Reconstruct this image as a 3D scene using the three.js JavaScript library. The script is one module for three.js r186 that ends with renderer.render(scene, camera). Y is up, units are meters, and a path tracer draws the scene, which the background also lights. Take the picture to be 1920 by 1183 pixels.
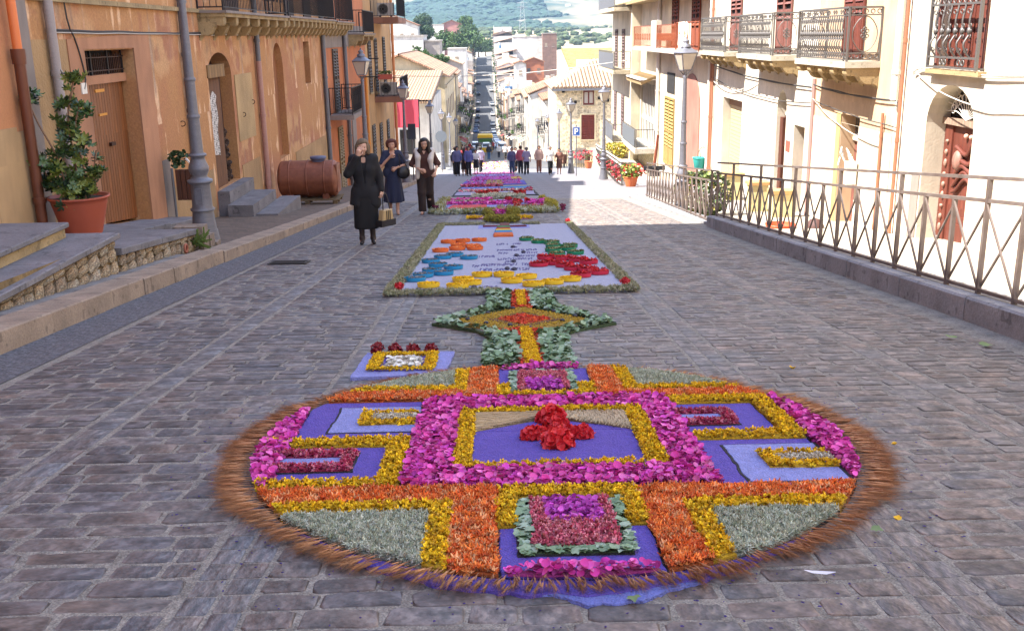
import * as THREE from 'three';
import { mergeGeometries, mergeVertices } from 'three/addons/utils/BufferGeometryUtils.js';

// ---------------------------------------------------------------- camera, sky, sun, exposure
const scene = new THREE.Scene();
const camera = new THREE.PerspectiveCamera(35.03, 1024 / 630, 0.1, 9000);
{
  const down = new THREE.Vector3(115, 6678.5, 1874).normalize();          // image axes: right, down, ahead
  const ahead = new THREE.Vector3(-32, -525.3, 1874).normalize();
  const right = new THREE.Vector3().crossVectors(down, ahead);
  const m = new THREE.Matrix4().set(
    right.x, right.y, right.z, 0, -down.x, -down.y, -down.z, 0, -ahead.x, -ahead.y, -ahead.z, 0, 0, 0, 0, 1);
  const flip = new THREE.Matrix4().makeScale(1, -1, -1);                     // image axes -> camera axes
  camera.quaternion.setFromRotationMatrix(m.multiply(flip));
  camera.position.set(0, 1.57, 0);
  camera.updateMatrixWorld();
}
const EXPOSURE = 4.5;
const SUN_DIR = new THREE.Vector3(-1, 1.42, 0.3).normalize();
const sun = new THREE.DirectionalLight(new THREE.Color(1, 0.955, 0.885), 5.0);
sun.position.copy(SUN_DIR).multiplyScalar(120).add(new THREE.Vector3(0, -5, -40));
sun.target.position.set(0, -5, -40);
sun.castShadow = true; sun.shadow.radius = 1;
sun.shadow.mapSize.set(4096, 4096);
Object.assign(sun.shadow.camera, { left: -70, right: 70, top: 70, bottom: -70, near: 1, far: 400 });
scene.add(sun, sun.target);
{
  const w = 64, h = 64, d = new Float32Array(w * h * 4);
  for (let j = 0; j < h; j++) for (let i = 0; i < w; i++) {
    const el = ((j + 0.5) / h - 0.5) * Math.PI, t = Math.max(0, Math.sin(el));
    const k = Math.pow(1 - t, 3), o = (j * w + i) * 4;
    const z = [0.42, 0.52, 0.80], hz = [0.86, 0.88, 0.94];
    for (let c = 0; c < 3; c++) d[o + c] = (z[c] * (1 - k) + hz[c] * k) * (el < 0 ? 0.55 : 1) * 0.66;
    d[o + 3] = 1;
  }
  const sky = new THREE.DataTexture(d, w, h, THREE.RGBAFormat, THREE.FloatType);
  sky.mapping = THREE.EquirectangularReflectionMapping; sky.magFilter = THREE.LinearFilter; sky.minFilter = THREE.LinearFilter;
  sky.wrapS = THREE.RepeatWrapping; sky.needsUpdate = true;
  scene.background = sky; scene.environment = sky;
}
scene.fog = new THREE.FogExp2(0x98b8d8, 0.00012);
const renderer = new THREE.WebGLRenderer({ antialias: true });
renderer.toneMapping = THREE.LinearToneMapping;
renderer.toneMappingExposure = EXPOSURE;
renderer.shadowMap.enabled = true;

// ---------------------------------------------------------------- helpers
let seed = 12345;
const rnd = () => { seed = (seed + 0x6D2B79F5) | 0; let t = Math.imul(seed ^ (seed >>> 15), 1 | seed); t = (t + Math.imul(t ^ (t >>> 7), 61 | t)) ^ t; return ((t ^ (t >>> 14)) >>> 0) / 4294967296; };
const rr = (a, b) => a + (b - a) * rnd();
const pick = (a) => a[Math.floor(rnd() * a.length)];
const V = (x, y, z) => new THREE.Vector3(x, y, z);
const clamp = (x, a = 0, b = 1) => Math.min(b, Math.max(a, x));
const mix = (a, b, t) => a + (b - a) * t;
const sm = (a, b, x) => { const t = clamp((x - a) / (b - a)); return t * t * (3 - 2 * t); };
const hash = (i, j, s) => { let h = Math.imul(i, 374761393) + Math.imul(j, 668265263) + Math.imul(s, 974634533); h = Math.imul(h ^ (h >>> 13), 1274126177); return ((h ^ (h >>> 16)) >>> 0) / 4294967296; };
function vnoise(x, y, s = 0, per = 0) {
  const i = Math.floor(x), j = Math.floor(y), u = x - i, v = y - j, a = u * u * (3 - 2 * u), b = v * v * (3 - 2 * v);
  const w = per ? (k) => ((k % per) + per) % per : (k) => k;
  return mix(mix(hash(w(i), w(j), s), hash(w(i + 1), w(j), s), a), mix(hash(w(i), w(j + 1), s), hash(w(i + 1), w(j + 1), s), a), b);
}
function fbm(x, y, s = 0, per = 0, oct = 4) { let t = 0, a = 0.5, n = 0; for (let o = 0; o < oct; o++) { t += a * vnoise(x, y, s + o * 17, per); n += a; x *= 2; y *= 2; per *= 2; a *= 0.5; } return t / n; }
// a repeating texture: fn(u, v) in 0..1 -> [r, g, b] in 0..255 (sRGB) ; size in metres
function tex(px, metres, fn, srgb = true) {
  const d = new Uint8Array(px * px * 4);
  for (let j = 0; j < px; j++) for (let i = 0; i < px; i++) {
    const c = fn(i / px, j / px), o = (j * px + i) * 4;
    if (typeof c === 'number') { d[o] = d[o + 1] = d[o + 2] = clamp(c, 0, 255); } else for (let k = 0; k < 3; k++) d[o + k] = clamp(c[k], 0, 255);
    d[o + 3] = 255;
  }
  const t = new THREE.DataTexture(d, px, px);
  t.wrapS = t.wrapT = THREE.RepeatWrapping; t.magFilter = THREE.LinearFilter; t.minFilter = THREE.LinearFilter;
  const m = Array.isArray(metres) ? metres : [metres, metres];
  t.repeat.set(1 / m[0], 1 / m[1]);
  if (srgb) t.colorSpace = THREE.SRGBColorSpace;
  t.needsUpdate = true; return t;
}
function mat(color, o = {}) {
  const m = new (o.phys ? THREE.MeshPhysicalMaterial : THREE.MeshStandardMaterial)({ color, roughness: o.rough ?? 0.85, metalness: o.metal ?? 0 });
  if (o.map) m.map = o.map;
  if (o.bump) { m.bumpMap = o.bump; m.bumpScale = o.bs ?? 0.004; }
  if (o.side) m.side = THREE.DoubleSide;
  if (o.vc) m.vertexColors = true;
  if (o.trans) { m.transmission = o.trans; m.thickness = 0; }
  if (o.coat) m.clearcoat = o.coat;
  return m;
}
const names = new Map();
function numbered(n) { const k = names.get(n) || 0; names.set(n, k + 1); return k ? n + '_' + String(k).padStart(3, '0') : n; }
function tag(o, label, category, group, kind) { if (label) o.userData.label = label; if (category) o.userData.category = category; if (group) o.userData.group = group; if (kind) o.userData.kind = kind; return o; }
// a thing: a Group at its base. Shapes of its parts are given in world metres unless local is set
function thing(name, label, category, base = [0, 0, 0], o = {}) {
  const g = new THREE.Group(); g.name = numbered(name); g.position.set(...base); scene.add(g);
  g.userData.base = V(...base); if (o.local) g.userData.base = V(0, 0, 0);
  if (o.ry) g.rotation.y = o.ry; if (o.rx) g.rotation.x = o.rx;
  tag(g, label, category, o.group, o.kind); return g;
}
const bases = new WeakMap();
function baseOf(p) { while (p && p !== scene) { if (p.userData.base) return p.userData.base; p = p.parent; } return V(0, 0, 0); }
function planarUV(g) {                                                           // uv in metres from the face's main direction
  const p = g.attributes.position, n = g.attributes.normal, uv = new Float32Array(p.count * 2);
  for (let i = 0; i < p.count; i++) {
    const ax = Math.abs(n.getX(i)), ay = Math.abs(n.getY(i)), az = Math.abs(n.getZ(i));
    if (ay >= ax && ay >= az) { uv[2 * i] = p.getX(i); uv[2 * i + 1] = p.getZ(i); }
    else if (ax >= az) { uv[2 * i] = p.getZ(i); uv[2 * i + 1] = p.getY(i); }
    else { uv[2 * i] = p.getX(i); uv[2 * i + 1] = p.getY(i); }
  }
  g.setAttribute('uv', new THREE.BufferAttribute(uv, 2)); return g;
}
function clean(g, keepUV) {
  if (g.index) g = g.toNonIndexed();
  for (const k of Object.keys(g.attributes)) if (!['position', 'normal', 'color'].includes(k) && !(keepUV && k === 'uv')) g.deleteAttribute(k);
  if (!g.attributes.normal) g.computeVertexNormals();
  return g;
}
const _m = new THREE.Matrix4(), _q = new THREE.Quaternion(), _e = new THREE.Euler(), _v = new THREE.Vector3(), _s = new THREE.Vector3();
const TR = (x, y, z, rx = 0, ry = 0, rz = 0, sx = 1, sy = sx, sz = sx) => new THREE.Matrix4().compose(V(x, y, z), new THREE.Quaternion().setFromEuler(new THREE.Euler(rx, ry, rz)), V(sx, sy, sz));
class MB {
  constructor() { this.g = []; }
  add(geo, m) { const g = clean(geo.clone()); if (m) g.applyMatrix4(m); this.g.push(g); return this; }
  box(x0, x1, y0, y1, z0, z1) { return this.add(new THREE.BoxGeometry(Math.abs(x1 - x0), Math.abs(y1 - y0), Math.abs(z1 - z0)), TR((x0 + x1) / 2, (y0 + y1) / 2, (z0 + z1) / 2)); }
  cbox(w, h, d, x, y, z, rx, ry, rz) { return this.add(new THREE.BoxGeometry(w, h, d), TR(x, y, z, rx, ry, rz)); }
  bar(a, b, r, n = 6, r2 = r) {                                                  // a round bar between two points
    a = Array.isArray(a) ? V(...a) : a; b = Array.isArray(b) ? V(...b) : b;
    const L = a.distanceTo(b), g = new THREE.CylinderGeometry(r2, r, L, n, 1);
    _q.setFromUnitVectors(V(0, 1, 0), b.clone().sub(a).normalize());
    return this.add(g, new THREE.Matrix4().compose(a.clone().add(b).multiplyScalar(0.5), _q, V(1, 1, 1)));
  }
  sq(a, b, w, t = w) {                                                           // a square bar between two points
    a = Array.isArray(a) ? V(...a) : a; b = Array.isArray(b) ? V(...b) : b;
    _q.setFromUnitVectors(V(0, 1, 0), b.clone().sub(a).normalize());
    return this.add(new THREE.BoxGeometry(w, a.distanceTo(b), t), new THREE.Matrix4().compose(a.clone().add(b).multiplyScalar(0.5), _q, V(1, 1, 1)));
  }
  tube(pts, r, n = 5, seg) { const c = new THREE.CatmullRomCurve3(pts.map((p) => (Array.isArray(p) ? V(...p) : p))); return this.add(new THREE.TubeGeometry(c, seg || pts.length * 4, r, n, false)); }
  lathe(prof, n, x, y, z, s = 1) { return this.add(new THREE.LatheGeometry(prof.map(([r, h]) => new THREE.Vector2(Math.max(r, 0.0005), h)), n), TR(x, y, z, 0, 0, 0, s)); }
  sph(r, x, y, z, n = 8, sx = 1, sy = 1, sz = 1) { return this.add(new THREE.SphereGeometry(r, n, Math.max(4, n - 2)), TR(x, y, z, 0, 0, 0, sx, sy, sz)); }
  ext(shape, depth, m, o = {}) { return this.add(new THREE.ExtrudeGeometry(shape, { depth, bevelEnabled: !!o.bevel, bevelSize: o.bevel || 0, bevelThickness: o.bevel || 0, bevelSegments: 1, bevelOffset: o.bevel ? -o.bevel : 0, curveSegments: o.seg || 10 }), m); }
  geo() { return this.g.length === 1 ? this.g[0] : mergeGeometries(this.g.map((g) => { const k = g; for (const a of Object.keys(k.attributes)) if (a === 'color' && !this.g.every((q) => q.attributes.color)) k.deleteAttribute('color'); return k; })); }
  build(name, material, parent, o = {}) {
    const g = planarUV(this.geo()), b = baseOf(parent);
    if (b.lengthSq()) g.translate(-b.x, -b.y, -b.z);
    return place(name, g, material, parent, o);
  }
}
function place(name, g, material, parent, o = {}) {
  const m = new THREE.Mesh(g, material); m.castShadow = m.receiveShadow = true;
  m.name = parent && parent !== scene ? name : numbered(name); (parent || scene).add(m);
  if (o.label) m.userData.label = o.label; if (o.kind) m.userData.kind = o.kind;
  return m;
}
function instanced(name, geo, material, mats, cols, parent, kind = 'stuff') {
  const im = new THREE.InstancedMesh(geo, material, mats.length); im.castShadow = im.receiveShadow = true;
  mats.forEach((m, i) => { im.setMatrixAt(i, m); if (cols) im.setColorAt(i, cols[i]); });
  im.name = parent && parent !== scene ? name : numbered(name); im.userData.kind = kind; (parent || scene).add(im); return im;
}
function copyOf(src, name, pos, ry = 0, label) { const c = src.clone(); c.name = numbered(name); scene.add(c); c.position.set(...pos); c.rotation.y = ry; c.userData = { ...src.userData }; if (label) c.userData.label = label; return c; }
const lin = (r, g, b) => new THREE.Color().setRGB(r, g, b);
const hex = (h) => new THREE.Color(h);

// ---------------------------------------------------------------- textures (grey ones multiply the material's colour)
const T = {};
T.grain = tex(256, 0.6, (u, v) => 200 + 55 * (0.5 * vnoise(u * 128, v * 128, 1, 128) + 0.5 * fbm(u * 16, v * 16, 2, 16)));
T.powder = tex(512, 0.5, (u, v) => 175 + 80 * (0.55 * vnoise(u * 200, v * 200, 3, 200) + 0.45 * fbm(u * 20, v * 20, 4, 20, 4)));
T.powderB = tex(256, 0.5, (u, v) => 255 * (0.45 * vnoise(u * 90, v * 90, 5, 90) + 0.55 * fbm(u * 8, v * 8, 6, 8, 4)), false);
T.plaster = tex(512, 5, (u, v) => { const a = fbm(u * 6, v * 6, 7, 6, 5), b = fbm(u * 40, v * 10, 8, 40, 3); return 205 + 60 * (a - 0.35) + 26 * (b - 0.5); });
T.roughB = tex(256, 0.8, (u, v) => 255 * fbm(u * 24, v * 24, 9, 24, 4), false);
T.concrete = tex(512, 1.6, (u, v) => { const a = fbm(u * 5, v * 5, 10, 5, 5), b = vnoise(u * 180, v * 180, 11, 180), s = vnoise(u * 24, v * 24, 12, 24); return 190 + 75 * (a - 0.4) + 30 * (b - 0.5) - (s > 0.86 ? 30 : 0); });
T.wood = tex(256, [0.5, 1.6], (u, v) => { const a = fbm(u * 40, v * 4, 13, 40, 3), b = fbm(u * 8, v * 2, 14, 8, 3); return 185 + 80 * (a - 0.4) + 40 * (b - 0.5); });
T.rust = tex(256, 1, (u, v) => { const a = fbm(u * 8, v * 8, 15, 8, 5); return [205 + 70 * (a - 0.4), 195 + 90 * (a - 0.4), 190 + 100 * (a - 0.4)]; });
T.stoneB = tex(256, 0.5, (u, v) => 255 * fbm(u * 10, v * 10, 16, 10, 5), false);
T.stone = tex(512, 1.1, (u, v) => { const a = fbm(u * 14, v * 14, 17, 14, 5), b = fbm(u * 60, v * 60, 18, 60, 2), c = fbm(u * 4, v * 4, 19, 4, 3); const w = 34 * sm(0.55, 0.72, fbm(u * 22, v * 22, 23, 22, 4)), q = 165 * (a - 0.45) + 55 * (b - 0.5) + w; return [188 + q + 34 * (c - 0.5), 186 + q, 187 + q - 28 * (c - 0.5)]; });
T.cloth = tex(128, 0.12, (u, v) => 215 + 40 * (0.5 * vnoise(u * 64, v * 64, 20, 64) + 0.5 * ((Math.sin(u * 402) * Math.sin(v * 402)) * 0.5 + 0.5)));

// ---------------------------------------------------------------- the lie of the land
const SL = 0.11, TILT = -Math.atan(SL);
const PROF = [[-40, -4.4], [0, 0], [60, 6.6], [80, 8.7], [100, 10.7], [150, 15.7], [200, 20.4], [247, 24.7], [290, 27.2], [330, 28.2], [365, 27.2], [400, 24.2], [440, 19.5], [470, 14.6], [490, 11.8], [520, 9.2], [560, 7.5], [640, 7]];
function street(d) {                                                             // height of the street d metres ahead
  if (d <= 60) return -SL * d;
  for (let i = 1; i < PROF.length; i++) if (d <= PROF[i][0]) {
    const p0 = PROF[Math.max(0, i - 2)], p1 = PROF[i - 1], p2 = PROF[i], p3 = PROF[Math.min(PROF.length - 1, i + 1)];
    const h = p2[0] - p1[0], t = (d - p1[0]) / h, m1 = (p2[1] - p0[1]) / (p2[0] - p0[0]) * h, m2 = (p3[1] - p1[1]) / (p3[0] - p1[0]) * h, t2 = t * t, t3 = t2 * t;
    return -((2 * t3 - 3 * t2 + 1) * p1[1] + (t3 - 2 * t2 + t) * m1 + (-2 * t3 + 3 * t2) * p2[1] + (t3 - t2) * m2);
  }
  return -7;
}
// ---------------------------------------------------------------- ground, road, paving
function terrainY(x, d) {
  const k = sm(4, 60, d) * 0 + 1;
  const side = Math.abs(x) - 9;
  let y = street(Math.min(d, 640)) - 0.25;
  if (side > 0) { y += (x > 0 ? 11 * sm(10, 75, side) : 17 * sm(6, 42, side)) * sm(90, 210, d) * (1 - sm(500, 640, d)); y -= (x > 0 ? 0.3 : 0) * Math.min(side, 6) * (1 - sm(30, 60, d)); }
  if (d > 560) {
    const far = [[560, -7.6], [700, -9], [800, -5], [950, 2], [1150, 8], [1400, 12], [1900, 42], [2600, 110], [3400, 230], [4400, 470], [5600, 800]];
    let h = far[far.length - 1][1];
    for (let i = 1; i < far.length; i++) if (d <= far[i][0]) { const t = (d - far[i - 1][0]) / (far[i][0] - far[i - 1][0]); h = mix(far[i - 1][1], far[i][1], t); break; }
    const n = (fbm(x / 130 + 3, d / 130, 31) - 0.5) * 14 * sm(620, 900, d) + (fbm(x / 520 + 9, d / 420, 32) - 0.5) * mix(0, 170, sm(1200, 3200, d)) + (fbm(x / 170, d / 220, 33) - 0.5) * mix(0, 60, sm(1200, 2600, d));
    y = mix(y, h + n, sm(560, 660, d));
  }
  return y;
}
{
  const rows = []; let d = -60; while (d < 5600) { rows.push(d); d += d < 20 ? 10 : d < 700 ? 6 : d * 0.012; }
  const cols = 150, P = [], C = [], I = [];
  rows.forEach((dd) => { for (let i = 0; i <= cols; i++) {
    const s = (i / cols) * 2 - 1, x = Math.sign(s) * (Math.abs(s) * 0.35 + Math.pow(Math.abs(s), 2.2) * 0.65) * (60 + Math.max(0, dd) * 0.62), y = terrainY(x, dd);
    P.push(x, y, -dd);
    let c;
    if (dd < 600) c = [0.34, 0.29, 0.22];
    else {
      const f = fbm(x / 150 + 5, dd / 190, 41, 0, 5), g = fbm(x / 300, dd / 260, 42, 0, 4), e = fbm(x / 34, dd / 40, 43, 0, 3);
      const field = dd < 1250 ? lin(0.36, 0.28, 0.165) : lin(0.17, 0.135, 0.08), scrub = lin(0.10, 0.10, 0.042), wood = lin(0.022, 0.045, 0.026);
      const c1 = field.clone().lerp(scrub, sm(0.40, 0.62, f * 0.6 + e * 0.4));
      c1.lerp(wood, sm(0.40, 0.52, g * 0.55 + f * 0.25 + e * 0.2) * sm(900, 1500, dd) * (dd > 1200 ? 1 : 0.6));
      c = [c1.r, c1.g, c1.b];
    }
    C.push(...c);
  } });
  for (let j = 0; j + 1 < rows.length; j++) for (let i = 0; i < cols; i++) { const a = j * (cols + 1) + i, b = a + 1, c = a + cols + 1, e = c + 1; I.push(a, b, c, b, e, c); }
  const g = new THREE.BufferGeometry(); g.setAttribute('position', new THREE.Float32BufferAttribute(P, 3)); g.setAttribute('color', new THREE.Float32BufferAttribute(C, 3)); g.setIndex(I); g.computeVertexNormals();
  const t = place('terrain', g, mat(0xffffff, { vc: true, rough: 1 }), scene); tag(t, 'dry fields and wooded mountainside rising beyond the town', null, null, 'structure');
}
const cx = (d) => (d < 80 ? 0 : -4.1 * sm(80, 360, d) - 1.6 * sm(360, 520, d));
const lane = (d) => (d < 20 ? -2.9 : d < 31 ? mix(-2.9, -3.44, (d - 20) / 11) : street(d));
function sheet(list, off = 0) {                                                  // list of [d, x0, x1], lofted along the street
  const P = [], I = [];
  list.forEach(([d, x0, x1, y]) => { const yy = (y ?? street(d)) + off; P.push(x0, yy, -d, x1, yy, -d); });
  for (let i = 0; i + 1 < list.length; i++) { const a = 2 * i; I.push(a, a + 1, a + 2, a + 1, a + 3, a + 2); }
  const g = new THREE.BufferGeometry(); g.setAttribute('position', new THREE.Float32BufferAttribute(P, 3)); g.setIndex(I); g.computeVertexNormals();
  return planarUV(g.toNonIndexed());
}
// colour of far paving: rows of stones, too small to tell apart there
T.paving = tex(512, [2.4, 2.4], (u, v) => {
  const row = Math.floor(v * 15), o = hash(row, 3, 50), s = u * 8 + o * 3, k = Math.floor(s), fu = s - k, fv = v * 15 - row;
  const joint = fu < 0.07 || fv < 0.12, h = hash(((k % 8) + 8) % 8, row, 51), n = fbm(u * 30, v * 30, 52, 30, 3);
  const b = joint ? 132 : 108 + 30 * (h - 0.5) + 40 * (n - 0.5);
  return [b * 1.03, b * 0.985, b];
});
const roadMat = mat(0xffffff, { map: T.paving, rough: 0.8, bump: T.stoneB, bs: 0.004 });
const groutTex = tex(512, 0.9, (u, v) => { const a = fbm(u * 40, v * 40, 60, 40, 3), b = vnoise(u * 200, v * 200, 61, 200), c = fbm(u * 5, v * 5, 62, 5, 3); const g = 116 + 40 * (a - 0.5) + 46 * (b - 0.5) + 30 * (c - 0.5); return [g * 1.05, g, g * 0.93]; });
const road = new THREE.Group(); road.name = 'road'; scene.add(road); tag(road, 'street paved with rows of purple grey stones', null, null, 'structure');
{
  const L = [];
  for (let d = -14; d <= 32; d += 2) L.push([d, -4.1, 4.2]);
  place('mortar_bed', sheet(L), mat(0xffffff, { map: groutTex, rough: 0.95, bump: T.powderB, bs: 0.006 }), road);
  const L2 = []; L2.push([32, -4.1, 8.2]); for (let d = 34; d <= 78; d += 2) L2.push([d, -4.1, 8.2]);
  place('far_paving', sheet(L2), roadMat, road);
  const L3 = []; for (let d = 78; d <= 530; d += 6) L3.push([d, cx(d) - mix(4.1, 3.6, sm(78, 140, d)), cx(d) + mix(6.5, 3.7, sm(78, 140, d))]);
  place('asphalt', sheet(L3), mat(0x6a6a6c, { map: T.concrete, rough: 0.9 }), road);
  const ell = (x, d) => Math.hypot((x - 0.25) / 1.53, (d - 4.97) / 1.76);
  const U = [];                                                                  // unit stones, 1 x 1, bevelled and uneven
  function unit(n, rings, round, k1 = 0.90, j = 1) {
    const P = [], I = [], prof = rings === 3 ? [[1, -0.025], [0.985, 0.004], [k1, 0.011]] : [[1, -0.025], [0.93, 0.009]], ph = rr(0, 9);
    const outline = []; for (let i = 0; i < n; i++) { const a = (i + 0.5) / n * Math.PI * 2, c = Math.cos(a), s = Math.sin(a), e = 2 / round; outline.push([Math.sign(c) * Math.pow(Math.abs(c), e) * 0.5 * mix(1, rr(0.93, 1.04), j), Math.sign(s) * Math.pow(Math.abs(s), e) * 0.5 * mix(1, rr(0.84, 1.06), j)]); }
    prof.forEach(([k, y], r) => outline.forEach(([x, z], i) => P.push(x * k, y + (r ? 0.002 * Math.sin(i * 1.7 + ph) : 0), z * k)));
    P.push(0, 0.0135, 0);
    for (let r = 0; r + 1 < prof.length; r++) for (let i = 0; i < n; i++) { const j = (i + 1) % n, a = r * n + i, b = r * n + j; I.push(a, a + n, b, b, a + n, b + n); }
    const top = (prof.length - 1) * n; for (let i = 0; i < n; i++) I.push(top + i, P.length / 3 - 1, top + (i + 1) % n);
    const g = new THREE.BufferGeometry(); g.setAttribute('position', new THREE.Float32BufferAttribute(P, 3)); g.setIndex(I); g.computeVertexNormals(); return g;
  }
  for (let i = 0; i < 12; i++) U.push(unit(12, 3, 9));
  const Usq = [0, 1, 2, 3].map(() => unit(16, 3, 26, 0.955, 0.25)), Ulow = [0, 1, 2, 3, 4, 5].map(() => unit(8, 2, 9));
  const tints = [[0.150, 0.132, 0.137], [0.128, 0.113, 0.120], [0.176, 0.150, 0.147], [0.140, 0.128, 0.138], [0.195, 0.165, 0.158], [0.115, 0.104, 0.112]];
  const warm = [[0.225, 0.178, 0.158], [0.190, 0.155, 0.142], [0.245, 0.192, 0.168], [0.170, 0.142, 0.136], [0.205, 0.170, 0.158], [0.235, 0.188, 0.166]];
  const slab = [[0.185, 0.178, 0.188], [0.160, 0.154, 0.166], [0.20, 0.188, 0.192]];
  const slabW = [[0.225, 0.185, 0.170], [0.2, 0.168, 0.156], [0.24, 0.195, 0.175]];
  const stones = [];
  function field(x0, x1, d0, d1, wMin, wMax, hMin, hMax, kind) {
    let d = d0; while (d < d1) {
      const h = rr(hMin, hMax); let x = x0;
      if (kind === 's') x = x0 - rr(0, wMin * 0.6);
      while (x < x1 - 0.04) {
        let w = rr(wMin, wMax); if (x1 - x - w < wMin * 0.5) w = x1 - x;
        const xa = Math.max(x, x0), xb = Math.min(x + w, x1);
        if (xb - xa > 0.05) {
          const mx = (xa + xb) / 2, md = d + h / 2;
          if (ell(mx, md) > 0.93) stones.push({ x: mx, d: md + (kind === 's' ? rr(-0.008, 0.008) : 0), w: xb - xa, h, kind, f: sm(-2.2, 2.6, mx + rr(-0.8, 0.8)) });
        }
        x += w;
      }
      d += h;
    }
  }
  const D1 = 31;
  field(-3.45, -2.45, 2.2, D1, 0.2, 0.42, 0.12, 0.175, 's'); field(-2.24, -1.17, 2.2, D1, 0.2, 0.42, 0.12, 0.175, 's');
  field(-2.43, -2.26, 2.2, D1, 0.17, 0.17, 0.16, 0.24, 'b');
  field(-1.15, -1.035, 2.2, D1, 0.115, 0.115, 0.135, 0.15, 'b'); field(-1.025, -0.91, 2.2, D1, 0.115, 0.115, 0.135, 0.15, 'b');
  field(-0.9, 1.40, 2.2, D1, 0.16, 0.34, 0.11, 0.165, 's');
  field(1.415, 1.53, 2.2, D1, 0.115, 0.115, 0.135, 0.15, 'b'); field(1.54, 1.655, 2.2, D1, 0.115, 0.115, 0.135, 0.15, 'b');
  field(1.67, 2.68, 2.2, D1, 0.18, 0.36, 0.11, 0.15, 's'); field(2.70, 2.86, 2.2, D1, 0.16, 0.16, 0.16, 0.24, 'b'); field(2.88, 3.85, 2.2, D1, 0.18, 0.36, 0.11, 0.15, 's');
  const inView = (s) => Math.abs(s.x - 0.03) < 0.53 * (s.d + 0.9) && s.d > 2.75;
  stones.sort((a, b) => (inView(b) ? b.w * b.h / b.d / b.d / b.d : 0) - (inView(a) ? a.w * a.h / a.d / a.d / a.d : 0));
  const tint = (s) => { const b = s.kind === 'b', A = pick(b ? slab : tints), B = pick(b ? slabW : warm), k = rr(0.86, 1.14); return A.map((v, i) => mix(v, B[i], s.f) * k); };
  const mats = new Map(), merged = [];
  const matOf = (c) => { const k = c.map((v) => Math.round(v * 55)).join(); if (!mats.has(k)) { const m = mat(0xffffff, { map: T.stone, rough: 0.62, bump: T.stoneB, bs: 0.007 }); m.color.setRGB(...c); mats.set(k, m); } return mats.get(k); };
  for (const g of [...U, ...Usq]) { planarUV(g); const uv = g.attributes.uv, o = rnd(); for (let i = 0; i < uv.count; i++) uv.setXY(i, uv.getX(i) * 0.4 + o, uv.getY(i) * 0.18 + o * 3); }
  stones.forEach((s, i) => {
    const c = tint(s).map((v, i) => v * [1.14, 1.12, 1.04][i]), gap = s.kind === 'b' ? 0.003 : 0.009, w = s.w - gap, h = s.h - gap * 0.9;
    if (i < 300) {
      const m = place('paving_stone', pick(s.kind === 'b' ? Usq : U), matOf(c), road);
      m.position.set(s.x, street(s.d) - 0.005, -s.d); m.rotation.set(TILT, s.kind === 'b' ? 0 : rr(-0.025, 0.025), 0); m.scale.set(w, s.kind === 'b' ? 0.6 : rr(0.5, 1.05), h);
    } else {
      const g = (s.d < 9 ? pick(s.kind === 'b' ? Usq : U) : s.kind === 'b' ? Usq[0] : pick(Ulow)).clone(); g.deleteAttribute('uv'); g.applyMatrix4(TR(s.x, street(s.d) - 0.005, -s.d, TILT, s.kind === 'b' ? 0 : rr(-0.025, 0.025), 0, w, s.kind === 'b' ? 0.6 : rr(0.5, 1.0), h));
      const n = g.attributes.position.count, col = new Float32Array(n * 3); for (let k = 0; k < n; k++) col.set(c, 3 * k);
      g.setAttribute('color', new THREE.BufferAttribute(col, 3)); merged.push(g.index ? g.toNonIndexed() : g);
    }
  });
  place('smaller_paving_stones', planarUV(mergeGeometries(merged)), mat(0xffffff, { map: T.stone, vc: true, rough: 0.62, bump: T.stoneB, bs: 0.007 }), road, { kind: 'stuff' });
}
// kerbs and pavements
const kerbMat = mat(0xb9a28c, { map: T.concrete, rough: 0.9, bump: T.roughB, bs: 0.004 }), slabMat = mat(0x9b948f, { map: T.concrete, rough: 0.88, bump: T.roughB, bs: 0.004 });
const concMat = mat(0xb2b0b2, { map: T.concrete, rough: 0.9, bump: T.roughB, bs: 0.005 });
function kerbBlock(mb, d0, d1, x0, x1, y0, y1, b = 0.012) {                        // a block whose top and bottom follow the slope; y above the street
  const s = new THREE.Shape(); s.moveTo(x0, y0); s.lineTo(x1, y0); s.lineTo(x1, y1 - b); s.lineTo(x1 - b, y1); s.lineTo(x0 + b, y1); s.lineTo(x0, y1 - b); s.closePath();
  const g = new THREE.ExtrudeGeometry(s, { depth: d1 - d0, bevelEnabled: false }); const p = g.attributes.position;
  for (let i = 0; i < p.count; i++) { const d = d0 + p.getZ(i); p.setXYZ(i, p.getX(i), p.getY(i) + street(d), -d); }
  g.computeVertexNormals(); const idx = []; for (let i = 0; i < p.count; i += 3) idx.push(i, i + 2, i + 1); g.setIndex(idx); const q = g.toNonIndexed(); q.computeVertexNormals(); return mb.add(q);
}
const pavement = new THREE.Group(); pavement.name = 'pavement'; scene.add(pavement); tag(pavement, 'raised pavement with stone kerb along the orange houses', null, null, 'structure');
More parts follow.
